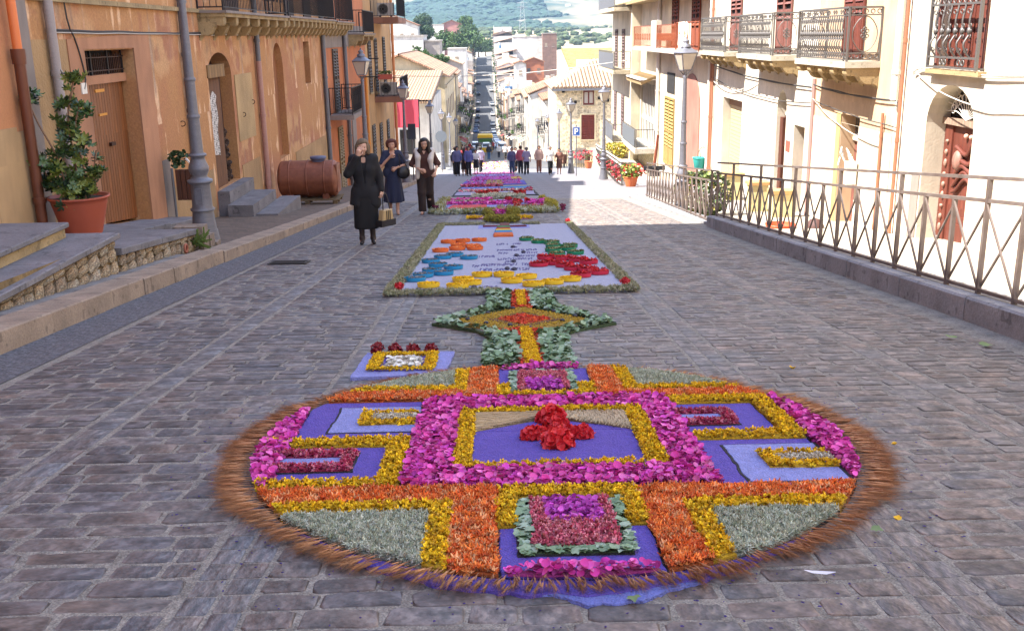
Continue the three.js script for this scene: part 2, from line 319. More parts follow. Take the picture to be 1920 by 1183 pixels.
{
  let d = 1, k = 0; while (d < 62) { const L = d < 14 ? rr(0.95, 1.35) : rr(1.2, 1.9), mb = new MB(); const y = d < 13.4 ? 0.20 : mix(0.18, 0.15, sm(13.4, 20, d)); kerbBlock(mb, d + 0.006, d + L - 0.006, -4.42, -4.05 + rr(-0.01, 0.01), -0.3, y); mb.build('kerb_stone', kerbMat, pavement); d += L; k++; }
  const L = []; for (let dd = 12; dd <= 64; dd += 2) L.push([dd, -6.7, -4.4]);
  place('paving_surface', sheet(L, 0.14), mat(0xc8b298, { map: T.paving, rough: 0.85 }), pavement);
  const L2 = []; for (let dd = -2; dd <= 14; dd += 2) L2.push([dd, -5.2, -4.4]);
  place('paving_surface', sheet(L2, 0.185), slabMat, pavement);
  place('gutter_strip', sheet([[0, -4.06, -3.55], [16, -4.06, -3.5], [40, -4.06, -3.6]], 0.006), mat(0x86848a, { map: tex(256, 0.7, (u, v) => { const n = vnoise(u * 40, v * 40, 70, 40), m = vnoise(u * 90, v * 90, 71, 90); return 165 + 70 * (n - 0.5) + 60 * (m - 0.5); }), rough: 0.95, bump: T.stoneB, bs: 0.02 }), pavement);
}
const kerbR = new THREE.Group(); kerbR.name = 'kerb'; scene.add(kerbR); tag(kerbR, 'high grey kerb carrying the iron railing on the sunny side', null, null, 'structure');
{
  let d = 1.5; while (d < 19.2) { const L = Math.min(rr(1.3, 1.6), 19.4 - d), mb = new MB(); kerbBlock(mb, d + 0.012, d + L - 0.012, 4.1, 4.5, -1.2, 0.22, 0.02); mb.build('kerb_stone', concMat, kerbR); d += L; }
  const L = []; for (let dd = 0; dd <= 32; dd += 1) L.push([dd, 4.45, 8.2, lane(dd)]);
  const l = place('lane', sheet(L), mat(0xb9b1a6, { map: T.concrete, rough: 0.9, bump: T.roughB, bs: 0.004 }), scene); tag(l, 'sunlit lane lying below the railing', null, null, 'structure');
  const mb = new MB(); kerbBlock(mb, 19.45, 31.6, 4.22, 4.6, -1.2, 0.05, 0.01); mb.build('edge_stone', concMat, kerbR);
}
// ---------------------------------------------------------------- flower carpets
function clipConvex(poly, conv) {                                                // conv counter-clockwise
  let out = poly;
  for (let i = 0; i < conv.length && out.length; i++) {
    const [ax, ay] = conv[i], [bx, by] = conv[(i + 1) % conv.length], src = out; out = [];
    const side = (p) => (bx - ax) * (p[1] - ay) - (by - ay) * (p[0] - ax);
    for (let k = 0; k < src.length; k++) {
      const p = src[k], q = src[(k + 1) % src.length], sp = side(p), sq = side(q);
      if (sp >= 0) out.push(p);
      if ((sp > 0 && sq < 0) || (sp < 0 && sq > 0)) { const t = sp / (sp - sq); out.push([p[0] + (q[0] - p[0]) * t, p[1] + (q[1] - p[1]) * t]); }
    }
  }
  return out;
}
const inPoly = (p, x, y) => { let r = false; for (let i = 0, j = p.length - 1; i < p.length; j = i++) { const [xi, yi] = p[i], [xj, yj] = p[j]; if ((yi > y) !== (yj > y) && x < (xj - xi) * (y - yi) / (yj - yi) + xi) r = !r; } return r; };
const rect = (x0, x1, d0, d1) => [[x0, d0], [x1, d0], [x1, d1], [x0, d1]];
const ellipse = (x, d, rx, rd, n = 96, a0 = 0, a1 = Math.PI * 2) => Array.from({ length: n }, (_, i) => { const a = a0 + (a1 - a0) * i / (a1 - a0 > 6.2 ? n : n - 1); return [x + rx * Math.cos(a), d + rd * Math.sin(a)]; });
// petal shapes, about 1 unit long, lying in x-z with y up
function leafGeo(pts, fold = 0.25, cup = 0.15) {                                 // outline half [t, halfwidth]; folded along its middle, curved
  const P = [], I = [];
  pts.forEach(([t, w]) => { const y = cup * (t - 0.5) * (t - 0.5) * 4; P.push(-w, y + fold * w, t - 0.5, 0, y, t - 0.5, w, y + fold * w, t - 0.5); });
  for (let i = 0; i + 1 < pts.length; i++) { const a = i * 3; I.push(a, a + 1, a + 3, a + 1, a + 4, a + 3, a + 1, a + 2, a + 4, a + 2, a + 5, a + 4); }
  const g = new THREE.BufferGeometry(); g.setAttribute('position', new THREE.Float32BufferAttribute(P, 3)); g.setIndex(I); g.computeVertexNormals(); return g;
}
const PET = {};
PET.bract = leafGeo([[0, 0.1], [0.2, 0.36], [0.55, 0.42], [0.85, 0.25], [1, 0.03]], 0.35, 0.28);
PET.round = leafGeo([[0, 0.12], [0.3, 0.42], [0.7, 0.46], [1, 0.2]], 0.5, 0.4);
PET.strip = leafGeo([[0, 0.10], [0.5, 0.17], [1, 0.08]], 0.5, 0.6);
PET.ivy = (() => {
  const o = [[0, -0.42], [0.22, -0.5], [0.44, -0.36], [0.4, -0.1], [0.56, 0.06], [0.26, 0.16], [0.0, 0.56], [-0.26, 0.16], [-0.56, 0.06], [-0.4, -0.1], [-0.44, -0.36], [-0.22, -0.5]];
  const P = [0, 0, -0.1], I = []; o.forEach(([x, z]) => P.push(x, 0.28 * Math.abs(x) - 0.35 * (x * x + z * z), z)); for (let i = 0; i < o.length; i++) I.push(0, 1 + (i + 1) % o.length, 1 + i);
  const g = new THREE.BufferGeometry(); g.setAttribute('position', new THREE.Float32BufferAttribute(P, 3)); g.setIndex(I); g.computeVertexNormals(); return g;
})();
function star(n, len, w, up) { const mb = []; for (let i = 0; i < n; i++) { const g = PET.strip.clone(); g.applyMatrix4(new THREE.Matrix4().makeScale(w, 1, len)); g.translate(0, 0, len * 0.5); g.applyMatrix4(TR(0, 0, 0, -up * rr(0.3, 1.2), i / n * 6.283 + rr(-0.3, 0.3), 0)); mb.push(g); } return mergeGeometries(mb); }
PET.floret = star(4, 0.75, 1.7, 0.9); PET.fray = star(5, 0.85, 1.0, 0.8); PET.sprig = star(6, 0.8, 0.62, 1.1);
const petalMat = (o = {}) => mat(0xffffff, { rough: 0.75, side: true, ...o });
const PM = petalMat(), PMb = petalMat({ rough: 0.6 });
function scatterIn(polys, n, fn, edge) {                                         // n points over the polygons by area
  const A = polys.map((p) => { let a = 0; p.forEach(([x, y], i) => { const [u, v] = p[(i + 1) % p.length]; a += x * v - u * y; }); return Math.abs(a) / 2; });
  const tot = A.reduce((s, a) => s + a, 0), out = [];
  polys.forEach((p, k) => {
    const xs = p.map((q) => q[0]), ys = p.map((q) => q[1]), x0 = Math.min(...xs), x1 = Math.max(...xs), y0 = Math.min(...ys), y1 = Math.max(...ys);
    let m = Math.round(n * A[k] / tot), tries = 0; while (m > 0 && tries++ < n * 30) { const x = rr(x0, x1), y = rr(y0, y1); if (inPoly(p, x, y)) { out.push(fn(x, y)); m--; } }
  });
  return out;
}
class Carpet {
  constructor(name, label, x, d, o = {}) { this.cx = x; this.cd = d; this.g = thing(name, label, o.category || 'flower carpet', [x, street(d) + 0.024, -d], { local: true, rx: TILT, group: o.group }); this.clip = o.clip; this.wob = o.wob ?? 0.008; this.seedv = rnd() * 50; }
  warp(x, d) { const s = this.seedv; return [x + this.wob * 2 * (fbm(x * 9 + s, d * 9, 80, 0, 3) - 0.5) + this.wob * 0.5 * (vnoise(x * 60, d * 60 + s, 81) - 0.5), d + this.wob * 2 * (fbm(x * 9, d * 9 + s, 82, 0, 3) - 0.5) + this.wob * 0.5 * (vnoise(x * 60 + s, d * 60, 83) - 0.5)]; }
  cut(polys) { return this.clip ? polys.map((p) => clipConvex(p, this.clip)).filter((p) => p.length > 2) : polys; }
  slab(name, polys, h, material, o = {}) {                                        // one piece per outline, unless it is stuff
    const joined = o.kind === 'stuff' ? new MB() : null; let last;
    for (const p of this.cut(polys)) {
      const q = []; p.forEach(([x, d], i) => { const [u, v] = p[(i + 1) % p.length], n = Math.max(1, Math.ceil(Math.hypot(u - x, v - d) / (o.step || 0.03))); for (let k = 0; k < n; k++) q.push(this.warp(x + (u - x) * k / n, d + (v - d) * k / n)); });
      const s = new THREE.Shape(q.map(([x, d]) => new THREE.Vector2(x - this.cx, d - this.cd))), base = o.base ?? -0.03, mb = joined || new MB();
      mb.ext(s, h - base - (o.bevel ?? 0.005), TR(0, base, 0, -Math.PI / 2), { bevel: o.bevel ?? 0.005 });
      if (!joined) last = mb.build(name, material, o.parent || this.g, { label: o.label });
    }
    return joined ? joined.build(name, material, o.parent || this.g, { kind: 'stuff' }) : last;
  }
  petals(name, polys, geo, n, size, cols, o = {}) {
    const M = [], C = [];
    scatterIn(this.cut(polys), n, (x, d) => {
      const [a, b] = this.warp(x, d), s = rr(size[0], size[1]), t = o.tilt ?? 0.9, up = o.up ?? 0.03;
      M.push(TR(a - this.cx, (o.y ?? 0.008) + up * rnd(), -(b - this.cd), rr(-t, t), rr(0, 6.283), rr(-t, t), s, s * rr(0.6, 1.2), s));
      const c = pick(cols), k = rr(0.62, 1.22), w = rnd() < 0.12 ? rr(0.15, 0.45) : 0; C.push(lin(mix(c[0] * k, 0.2, w), mix(c[1] * k, 0.12, w), mix(c[2] * k, 0.05, w)));
    });
    return instanced(name, geo, o.mat || PM, M, C, o.parent || this.g);
  }
  leaves(name, polys, geo, n, size, cols, individual, o = {}) {                   // the first ones singly, the rest joined
    const ms = cols.map((c) => { const m = petalMat({ rough: 0.55 }); m.color.setRGB(...c); return m; }), M = [], C = [];
    let k = 0;
    scatterIn(this.cut(polys), n, (x, d) => {
      const s = rr(size[0], size[1]), t = o.tilt ?? 0.7, m = TR(x - this.cx, (o.y ?? 0.008) + (o.up ?? 0.05) * rnd(), -(d - this.cd), rr(-t, t), rr(0, 6.283), rr(-t, t), s);
      if (rnd() < individual / n) { const q = place('leaf', geo, pick(ms), this.g); q.applyMatrix4(m); } else { M.push(m); const c = pick(cols), kk = rr(0.8, 1.2); C.push(lin(c[0] * kk, c[1] * kk, c[2] * kk)); }
      k++;
    });
    if (M.length) instanced(name, geo, PMb, M, C, this.g);
  }
}
const COL = {
  pink: [[0.62, 0.045, 0.30], [0.70, 0.09, 0.40], [0.52, 0.03, 0.26], [0.74, 0.16, 0.46], [0.60, 0.05, 0.42]],
  magenta: [[0.50, 0.05, 0.42], [0.58, 0.10, 0.50], [0.42, 0.04, 0.36]],
  yellow: [[0.90, 0.58, 0.006], [0.84, 0.51, 0.005], [0.95, 0.66, 0.015], [0.66, 0.38, 0.01]],
  orange: [[0.84, 0.19, 0.022], [0.76, 0.14, 0.02], [0.9, 0.28, 0.05], [0.64, 0.11, 0.02], [0.84, 0.42, 0.18]],
  grey: [[0.54, 0.57, 0.43], [0.44, 0.48, 0.35], [0.64, 0.65, 0.53], [0.34, 0.39, 0.26], [0.58, 0.59, 0.45]],
  crimson: [[0.50, 0.035, 0.11], [0.42, 0.025, 0.09], [0.60, 0.12, 0.20], [0.66, 0.22, 0.28]],
  rose: [[0.70, 0.20, 0.26], [0.62, 0.12, 0.18], [0.76, 0.30, 0.34], [0.50, 0.06, 0.12]],
  cream: [[0.66, 0.60, 0.48], [0.55, 0.48, 0.36], [0.74, 0.70, 0.60]],
  red: [[0.56, 0.012, 0.018], [0.45, 0.008, 0.012], [0.64, 0.04, 0.04], [0.36, 0.006, 0.01]],
  ivy: [[0.13, 0.21, 0.10], [0.10, 0.17, 0.075], [0.22, 0.30, 0.18], [0.28, 0.36, 0.25], [0.16, 0.25, 0.12]],
};
const powder = (r, g, b) => { const m = mat(0xffffff, { map: T.powder, rough: 0.95, bump: T.powderB, bs: 0.012 }); m.color.setRGB(r, g, b); return m; };
const PW = { purple: powder(0.135, 0.085, 0.46), lilac: powder(0.31, 0.33, 0.70), yellow: powder(0.55, 0.33, 0.01), orange: powder(0.46, 0.11, 0.02), pink: powder(0.36, 0.03, 0.18), grey: powder(0.26, 0.28, 0.21), crimson: powder(0.34, 0.02, 0.07), cream: powder(0.5, 0.45, 0.34), dark: powder(0.022, 0.02, 0.026), white: powder(0.66, 0.65, 0.72), rose: powder(0.42, 0.08, 0.12), green: powder(0.06, 0.10, 0.04) };
const ELL = ellipse(0.25, 4.97, 1.53, 1.76, 120);
const wheatGeo = (() => {                                                         // an ear of wheat with its beard, pointing along +z from 0
  const P = [], I = []; const tri = (a, b, c) => { const i = P.length / 3; P.push(...a, ...b, ...c); I.push(i, i + 1, i + 2); };
  const prof = [[0, 0.001], [0.05, 0.0015], [0.06, 0.004], [0.085, 0.0062], [0.11, 0.005], [0.135, 0.001]], n = 5;
  for (let i = 0; i + 1 < prof.length; i++) for (let k = 0; k < n; k++) {
    const q = (j, kk) => { const a = kk / n * 6.283 + (j % 2) * 0.6; return [prof[j][1] * Math.cos(a), prof[j][1] * Math.sin(a), prof[j][0]]; };
    tri(q(i, k), q(i, k + 1), q(i + 1, k)); tri(q(i, k + 1), q(i + 1, k + 1), q(i + 1, k));
  }
  for (let k = 0; k < 14; k++) { const a = k * 2.4, z0 = 0.065 + 0.065 * k / 14, L = rr(0.055, 0.095), s = rr(0.12, 0.34), c = [Math.cos(a), Math.sin(a)]; tri([c[0] * 0.004 - 0.0007, c[1] * 0.004, z0], [c[0] * 0.004 + 0.0007, c[1] * 0.004, z0], [c[0] * s * L, c[1] * s * L, z0 + L]); tri([c[0] * 0.004, c[1] * 0.004 - 0.0007, z0], [c[0] * 0.004, c[1] * 0.004 + 0.0007, z0], [c[0] * s * L, c[1] * s * L, z0 + L]); }
  const g = new THREE.BufferGeometry(); g.setAttribute('position', new THREE.Float32BufferAttribute(P, 3)); g.setIndex(I); g.computeVertexNormals(); return g;
})();
function carnationGeo(r, n, seedx) {                                             // ruffled flower head of radius r
  const mb = []; for (let i = 0; i < n; i++) { const u = (i + 0.5) / n, th = Math.acos(1 - 1.15 * u), ph = i * 2.4, g = PET.round.clone(); const s = r * rr(0.55, 0.85); g.applyMatrix4(TR(0, 0, 0, 0, rr(0, 6.28), 0, s, s * 1.3, s)); g.applyMatrix4(TR(0, r * 0.86, 0, rr(-0.5, 0.5), 0, rr(-0.5, 0.5))); g.applyMatrix4(TR(0, 0, 0, 0, -ph, 0).multiply(TR(0, 0, 0, 0, 0, -th))); mb.push(g); }
  const core = new THREE.IcosahedronGeometry(r * 0.86, 1); core.deleteAttribute('uv'); mb.push(mergeVertices(core)); return mergeGeometries(mb.map((g) => clean(g.clone())));
}
{
  const c = new Carpet('flower_carpet', 'large round flower carpet with magenta square frame and wheat fringe', 0.25, 4.97, { clip: ELL });
  c.wob = 0.011;
  c.slab('backing_sheet', [ELL], 0.001, PW.dark, { bevel: 0.001, base: -0.02 });
  // loose purple powder that has spilt under the fringe
  const spill = (x0, x1, k, a, b) => { const p = []; for (let i = 0; i <= 40; i++) { const x = mix(x0, x1, i / 40), t = (x - 0.25) / 1.53, y = 4.97 - 1.76 * Math.sqrt(Math.max(0, 1 - t * t)); p.push([x, y - k * Math.sin(i / 40 * Math.PI) * (0.7 + 0.6 * fbm(x * 14, 3, 90)) - 0.004]); } for (let i = 40; i >= 0; i--) { const x = mix(x0, x1, i / 40), t = (x - 0.25) / 1.53; p.push([x, 4.97 - 1.76 * Math.sqrt(Math.max(0, 1 - t * t)) + 0.02]); } return p; };
  c.clip = null;
  c.slab('spilt_powder', [spill(-0.9, 1.25, 0.11)], -0.004, PW.purple, { bevel: 0.002, base: -0.03, kind: 'stuff' });
  c.slab('spilt_powder', [spill(-0.1, 0.85, 0.165)], -0.008, powder(0.19, 0.22, 0.60), { bevel: 0.002, base: -0.03, kind: 'stuff' });
  { const M = []; for (let i = 0; i < 420; i++) { const a = rr(0, 6.283), k = 1.03 + Math.pow(rnd(), 2) * 0.28, x = 1.53 * k * Math.cos(a), z = -1.76 * k * Math.sin(a); M.push(TR(x, rr(-0.016, -0.006), z, 0, rr(0, 6), 0, rr(0.002, 0.008), 0.002, rr(0.002, 0.009))); } instanced('powder_crumbs', new THREE.IcosahedronGeometry(1, 0), PW.purple, M, null, c.g); }
  c.clip = ELL;
  const R = rect, H = 0.012;
  // purple fields
  const purple = [R(-0.16, 0.71, 4.51, 5.12), [[-0.6, 4.31], [-0.6, 4.87], [-1.4, 4.87], [-1.4, 4.31]].reverse(), [[-1.15, 5.01], [-0.5, 5.01], [-0.5, 5.82], [-1.15, 5.82]], R(1.01, 1.49, 4.99, 5.62), R(1.01, 1.6, 4.15, 4.87), R(-0.02, 0.59, 3.0, 3.69), R(-0.02, 0.59, 6.2, 6.9), [[-0.16, 5.12], [0.71, 5.12], [0.5, 5.24], [0.27, 5.36], [0.04, 5.24]]];
  c.slab('purple_powder', purple, H, PW.purple);
  c.slab('dark_outline', [R(-0.985, -0.47, 5.135, 5.705), R(1.115, 1.62, 4.175, 4.785)], 0.0145, PW.dark); c.slab('dark_outline', [R(-1.4, -0.735, 4.455, 4.775), R(1.0, 1.325, 5.135, 5.445), R(0.048, 0.502, 3.388, 4.025), R(0.048, 0.492, 5.935, 6.562)], 0.0165, PW.dark);
  c.slab('lilac_powder', [R(-0.97, -0.49, 5.15, 5.69), R(1.13, 1.6, 4.19, 4.77), R(0.06, 0.49, 3.97, 4.02), R(0.06, 0.48, 5.94, 5.985)], 0.017, PW.lilac);
  c.slab('lilac_powder', [R(-1.4, -0.81, 4.55, 4.68), R(1.0, 1.25, 5.23, 5.36)], 0.021, PW.lilac);
  // beds under the petals, and the petals
  const pink = [R(-0.48, -0.25, 4.18, 5.81), R(0.82, 1.0, 4.16, 5.78), R(-0.25, 0.82, 4.18, 4.42), R(-0.25, 0.82, 5.55, 5.80), [[-1.4, 4.21], [-1.09, 4.21], [-1.17, 5.83], [-1.4, 5.83]], [[1.62, 4.15], [1.9, 4.15], [1.9, 5.72], [1.62, 5.72]], R(0.0, 0.57, 3.19, 3.27), R(0.0, 0.55, 6.67, 6.8)];
  const yellow = [R(-0.25, -0.16, 4.42, 5.55), R(0.71, 0.81, 4.42, 5.55), R(-0.16, 0.71, 4.42, 4.51), R(-0.16, 0.71, 5.48, 5.55), R(-0.6, -0.49, 4.22, 4.99), R(-1.4, -0.6, 4.88, 4.99), R(-1.4, -0.6, 4.2, 4.30), R(1.01, 1.6, 5.63, 5.74), R(1.5, 1.6, 4.88, 5.63), R(1.01, 1.5, 4.88, 4.98), R(-1.4, -0.22, 3.87, 3.98), R(-0.32, -0.22, 3.0, 3.87), R(0.77, 1.9, 3.83, 3.94), R(0.77, 0.87, 3.0, 3.83), R(-1.4, -0.22, 6.03, 6.14), R(-0.32, -0.22, 6.14, 7), R(0.77, 1.9, 5.95, 6.06), R(0.77, 0.86, 6.06, 7), R(-0.03, 0.05, 3.7, 4.15), R(0.51, 0.6, 3.7, 4.15), R(0.05, 0.51, 4.03, 4.15), R(-0.03, 0.05, 5.88, 6.18), R(0.49, 0.6, 5.88, 6.18), R(0.05, 0.49, 5.85, 5.93), R(-0.82, -0.5, 5.28, 5.35), R(-0.82, -0.5, 5.47, 5.54), R(-0.82, -0.75, 5.35, 5.47), R(1.27, 1.6, 4.37, 4.44), R(1.27, 1.6, 4.54, 4.61), R(1.27, 1.34, 4.44, 4.54)];
  const orange = [R(-1.4, -0.22, 5.84, 6.02), R(-0.22, -0.03, 5.84, 7), R(0.6, 0.77, 5.78, 7), R(0.77, 1.9, 5.76, 5.94), R(-1.4, -0.22, 3.99, 4.19), R(-0.22, -0.03, 3.0, 4.17), R(0.6, 0.77, 3.0, 4.14), R(0.77, 1.9, 3.95, 4.13)];
  const grey = [R(-1.4, -0.32, 3.0, 3.86), R(0.87, 1.9, 3.0, 3.82), R(-1.4, -0.32, 6.15, 7), R(0.87, 1.9, 6.07, 7)];
  const crims = [R(-1.4, -0.75, 4.69, 4.76), R(-1.4, -0.75, 4.47, 4.54), R(-0.81, -0.75, 4.54, 4.69), R(1.0, 1.31, 5.36, 5.43), R(1.0, 1.31, 5.15, 5.22), R(1.25, 1.31, 5.22, 5.36)];
  const rose = [R(0.11, 0.45, 3.45, 3.72), R(0.11, 0.17, 3.72, 3.97), R(0.40, 0.45, 3.72, 3.97), R(0.11, 0.43, 6.22, 6.5), R(0.11, 0.16, 6.0, 6.22), R(0.39, 0.43, 6.0, 6.22)];
  const mag = [R(0.17, 0.40, 3.68, 3.97), R(0.16, 0.39, 6.0, 6.28)];
  const cream = [R(-0.75, -0.5, 5.36, 5.46), R(1.34, 1.6, 4.45, 4.53)];
  const ivy = [R(0.06, 0.11, 3.4, 3.97), R(0.45, 0.50, 3.4, 3.97), R(0.11, 0.45, 3.4, 3.45), R(0.06, 0.11, 5.99, 6.55), R(0.43, 0.48, 5.99, 6.55), R(0.11, 0.43, 6.5, 6.55)];
  c.slab('magenta_petal_bed', pink, 0.014, PW.pink); c.slab('yellow_petal_bed', yellow, 0.02, PW.yellow); c.slab('orange_petal_bed', orange, 0.014, PW.orange); c.slab('grey_moss_bed', grey, 0.013, PW.grey);
  c.slab('crimson_petal_bed', [...crims, ...rose], 0.023, PW.crimson); c.slab('cream_petal_bed', cream, 0.024, PW.cream); c.slab('leaf_bed', ivy, 0.02, PW.green); c.slab('violet_petal_bed', mag, 0.022, PW.pink);
  c.petals('yellow_petals', yellow, PET.floret, 9500, [0.013, 0.022], COL.yellow, { y: 0.018, up: 0.022, tilt: 0.8 });
  c.petals('orange_petals', orange, PET.fray, 11000, [0.014, 0.026], COL.orange, { y: 0.012, up: 0.02, tilt: 0.6 });
  c.petals('grey_moss', grey, PET.sprig, 13000, [0.012, 0.024], COL.grey, { y: 0.012, up: 0.022, tilt: 0.8 });
  c.petals('crimson_petals', crims, PET.floret, 1500, [0.012, 0.022], COL.crimson, { y: 0.02, up: 0.02 });
  c.petals('rose_petals', rose, PET.floret, 2600, [0.012, 0.022], COL.rose, { y: 0.02, up: 0.025 });
  c.petals('violet_petals', mag, PET.bract, 900, [0.02, 0.034], COL.magenta, { y: 0.02, up: 0.03 });
  c.petals('cream_petals', cream, PET.floret, 700, [0.011, 0.018], COL.cream, { y: 0.022, up: 0.015 });
  c.petals('magenta_petals', pink, PET.bract, 7600, [0.024, 0.042], COL.pink, { y: 0.012, up: 0.034, tilt: 0.8 });
  { const ms = COL.pink.map((k) => { const m = petalMat({ rough: 0.7 }); m.color.setRGB(...k); return m; }); let left = 300; scatterIn(c.cut(pink), 300, (x, d) => { if (left-- > 0) { const q = place('petal', PET.bract, pick(ms), c.g), s = rr(0.038, 0.05); q.applyMatrix4(TR(x - 0.25, rr(0.035, 0.055), -(d - 4.97), rr(-0.7, 0.7), rr(0, 6.28), rr(-0.7, 0.7), s)); } }); }
  c.leaves('border_leaves', ivy, PET.ivy, 330, [0.042, 0.058], COL.ivy, 200, { y: 0.026, up: 0.012, tilt: 0.22 });
  // straw drapes
  const drapeL = [], drapeR = []; for (let i = 0; i <= 12; i++) { const t = i / 12, y = 5.42 - 0.30 * Math.pow(1 - t, 0.7) * (1 - 0.25 * t); drapeL.push([mix(-0.16, 0.25, t), y]); drapeR.push([mix(0.71, 0.29, t), y]); }
  drapeL.push([0.27, 5.48], [-0.16, 5.48]); drapeR.push([0.27, 5.48], [0.71, 5.48]); drapeR.reverse();
  const straw = powder(0.46, 0.34, 0.19); c.slab('straw_drape', [drapeL], 0.02, straw); c.slab('straw_drape', [drapeR], 0.02, straw);
  { const M = [], C = []; for (const [P, sx] of [[drapeL, -1], [drapeR, 1]]) scatterIn([P], 900, (x, d) => { const L = rr(0.05, 0.11), toward = Math.atan2(5.46 - d, (0.27 - x) * 1); M.push(TR(x - 0.25, rr(0.021, 0.03), -(d - 4.97), rr(-0.05, 0.05), toward * 0.55 + rr(-0.12, 0.12), 0, L, 0.0022, 0.0022)); const k = rr(0.65, 1.25); C.push(lin(0.48 * k, 0.35 * k, 0.19 * k)); }); instanced('straw', new THREE.BoxGeometry(1, 1, 1), mat(0xffffff, { rough: 0.6 }), M, C, c.g); }
  // the red cross of carnations
  const rc = new THREE.Group(); rc.name = 'carnation_cross'; c.g.add(rc);
  const rm = petalMat({ rough: 0.55 }); rm.color.setRGB(0.55, 0.012, 0.02); const rm2 = petalMat({ rough: 0.55 }); rm2.color.setRGB(0.62, 0.02, 0.025);
  for (const [x, d, r] of [[0.275, 5.30, 0.07], [0.29, 5.16, 0.06], [0.30, 5.03, 0.052], [0.155, 4.98, 0.052], [0.215, 5.0, 0.042], [0.365, 4.99, 0.045], [0.43, 4.98, 0.05], [0.285, 4.83, 0.072], ]) { const q = place('carnation', carnationGeo(r, 46), pick([rm, rm2]), rc); q.position.set(x - 0.25, 0.012 + r * 0.12, -(d - 4.97)); }
  // wheat fringe
  const M = [], C = [];
  for (let i = 0; i < 1900; i++) {
    const a = rr(0, 6.283), ex = 0.25 + 1.53 * Math.cos(a), ed = 4.97 + 1.76 * Math.sin(a), nx = Math.cos(a) / 1.53, nd = Math.sin(a) / 1.76, back = rr(-0.012, 0.035), far = Math.sin(a) > 0.45 ? 0.8 : Math.sin(a) < -0.55 ? 0.72 : 1;
    const L = Math.hypot(nx, nd), dir = Math.atan2(nx / L, -nd / L) + rr(-0.3, 0.3) + 0.12 * Math.sin(a * 7), s = rr(0.72, 1.15) * far;
    M.push(TR(ex - 0.25 + nx / L * back, rr(-0.004, 0.026), -(ed - 4.97) - nd / L * back, rr(-0.22, 0.06), dir, rr(0, 6), s * rr(0.7, 1.05), s * rr(0.7, 1.05), s));
    const k = rr(0.6, 1.25), w = rnd(); C.push(lin(mix(0.33, 0.46, w) * k, mix(0.135, 0.23, w) * k, mix(0.055, 0.10, w) * k));
  }
  instanced('wheat_ears', wheatGeo, mat(0xffffff, { rough: 0.7, side: true }), M, C, c.g);
}
{ // ---- leafy cross with a yellow diamond
  const c = new Carpet('flower_carpet', 'leafy cross carpet with ochre diamond and red centre on bare stones', 0.21, 8.7); c.wob = 0.014;
  const dia = (x0, x1, dm, d0, d1, xm = 0.2) => [[x0, dm], [xm, d0], [x1, dm - 0.05], [xm, d1]];
  const ivy = [[[-0.62, 8.68], [-0.25, 8.33], [-0.12, 8.1], [-0.14, 6.78], [0.13, 6.8], [0.13, 7.95], [-0.05, 8.12], [-0.46, 8.66]], [[1.03, 8.56], [0.82, 8.58], [0.45, 8.12], [0.31, 7.95], [0.31, 6.8], [0.52, 6.8], [0.54, 8.1], [0.75, 8.33]], [[-0.62, 8.68], [-0.46, 8.8], [0.08, 9.5], [0.11, 10.5], [-0.14, 10.5], [-0.13, 9.5], [-0.35, 9.05]], [[1.03, 8.56], [0.82, 8.7], [0.3, 9.5], [0.31, 10.5], [0.53, 10.5], [0.56, 9.4], [0.8, 8.95]]];
  c.slab('leaf_bed', ivy, 0.004, PW.green, { bevel: 0.003 });
  c.slab('ochre_grain', [dia(-0.44, 0.8, 8.72, 8.14, 9.44)], 0.02, powder(0.42, 0.27, 0.045));
  c.slab('brown_petals', [dia(-0.13, 0.56, 8.72, 8.29, 9.12)], 0.026, powder(0.10, 0.028, 0.03));
  c.slab('red_petals', [dia(-0.03, 0.46, 8.72, 8.40, 8.99)], 0.031, powder(0.52, 0.045, 0.02));
  const oc = COL.yellow.map(([r, g, b]) => [r * 0.62, g * 0.64, b + 0.02]);
  c.petals('ochre_grain_heap', [dia(-0.43, 0.79, 8.72, 8.15, 9.43)].map((p) => p), PET.strip, 5000, [0.012, 0.02], oc, { y: 0.016, up: 0.008, tilt: 0.7 });
  const bars = [[0.13, 0.31, 6.78, 8.2], [0.11, 0.3, 9.4, 10.55]];
  for (const [x0, x1, d0, d1] of bars) { c.slab('red_petal_bed', [rect(x0, x1, d0, d1)], 0.012, powder(0.5, 0.05, 0.015)); }
  c.petals('red_petals', [...bars.map((b) => rect(...b)), dia(-0.03, 0.46, 8.72, 8.40, 8.99), [[-0.1, 8.0], [0.14, 8.14], [0.14, 8.2], [-0.12, 8.1]], [[0.3, 8.14], [0.52, 8.05], [0.54, 8.12], [0.3, 8.22]]], PET.round, 2600, [0.016, 0.028], [[0.62, 0.06, 0.02], [0.55, 0.035, 0.02], [0.68, 0.13, 0.03]], { y: 0.014, up: 0.022 });
  c.petals('yellow_petals', [[[0.165, 6.78], [0.28, 6.78], [0.25, 8.2], [0.17, 8.2]], [[0.17, 9.45], [0.245, 9.45], [0.26, 10.5], [0.18, 10.5]]], PET.floret, 2400, [0.014, 0.024], COL.yellow, { y: 0.022, up: 0.02 });
  c.leaves('ivy_leaves', ivy, PET.ivy, 1800, [0.045, 0.08], COL.ivy, 295, { up: 0.045, tilt: 0.6, y: 0.01 });
  const pm = mat(0x3c3a48, { rough: 0.6, map: T.stone }); for (const [x, d] of [[0.12, 9.3], [-0.12, 9.05], [0.5, 9.08], [-0.3, 8.72], [0.68, 8.78], [-0.13, 8.5], [0.08, 8.36], [0.25, 8.22], [0.55, 8.55]]) { const q = place('dark_plum', new THREE.SphereGeometry(0.02, 8, 6), pm, c.g); q.scale.set(1.2, 0.75, 1); q.position.set(x - 0.21, 0.034, -(d - 8.7)); }
}
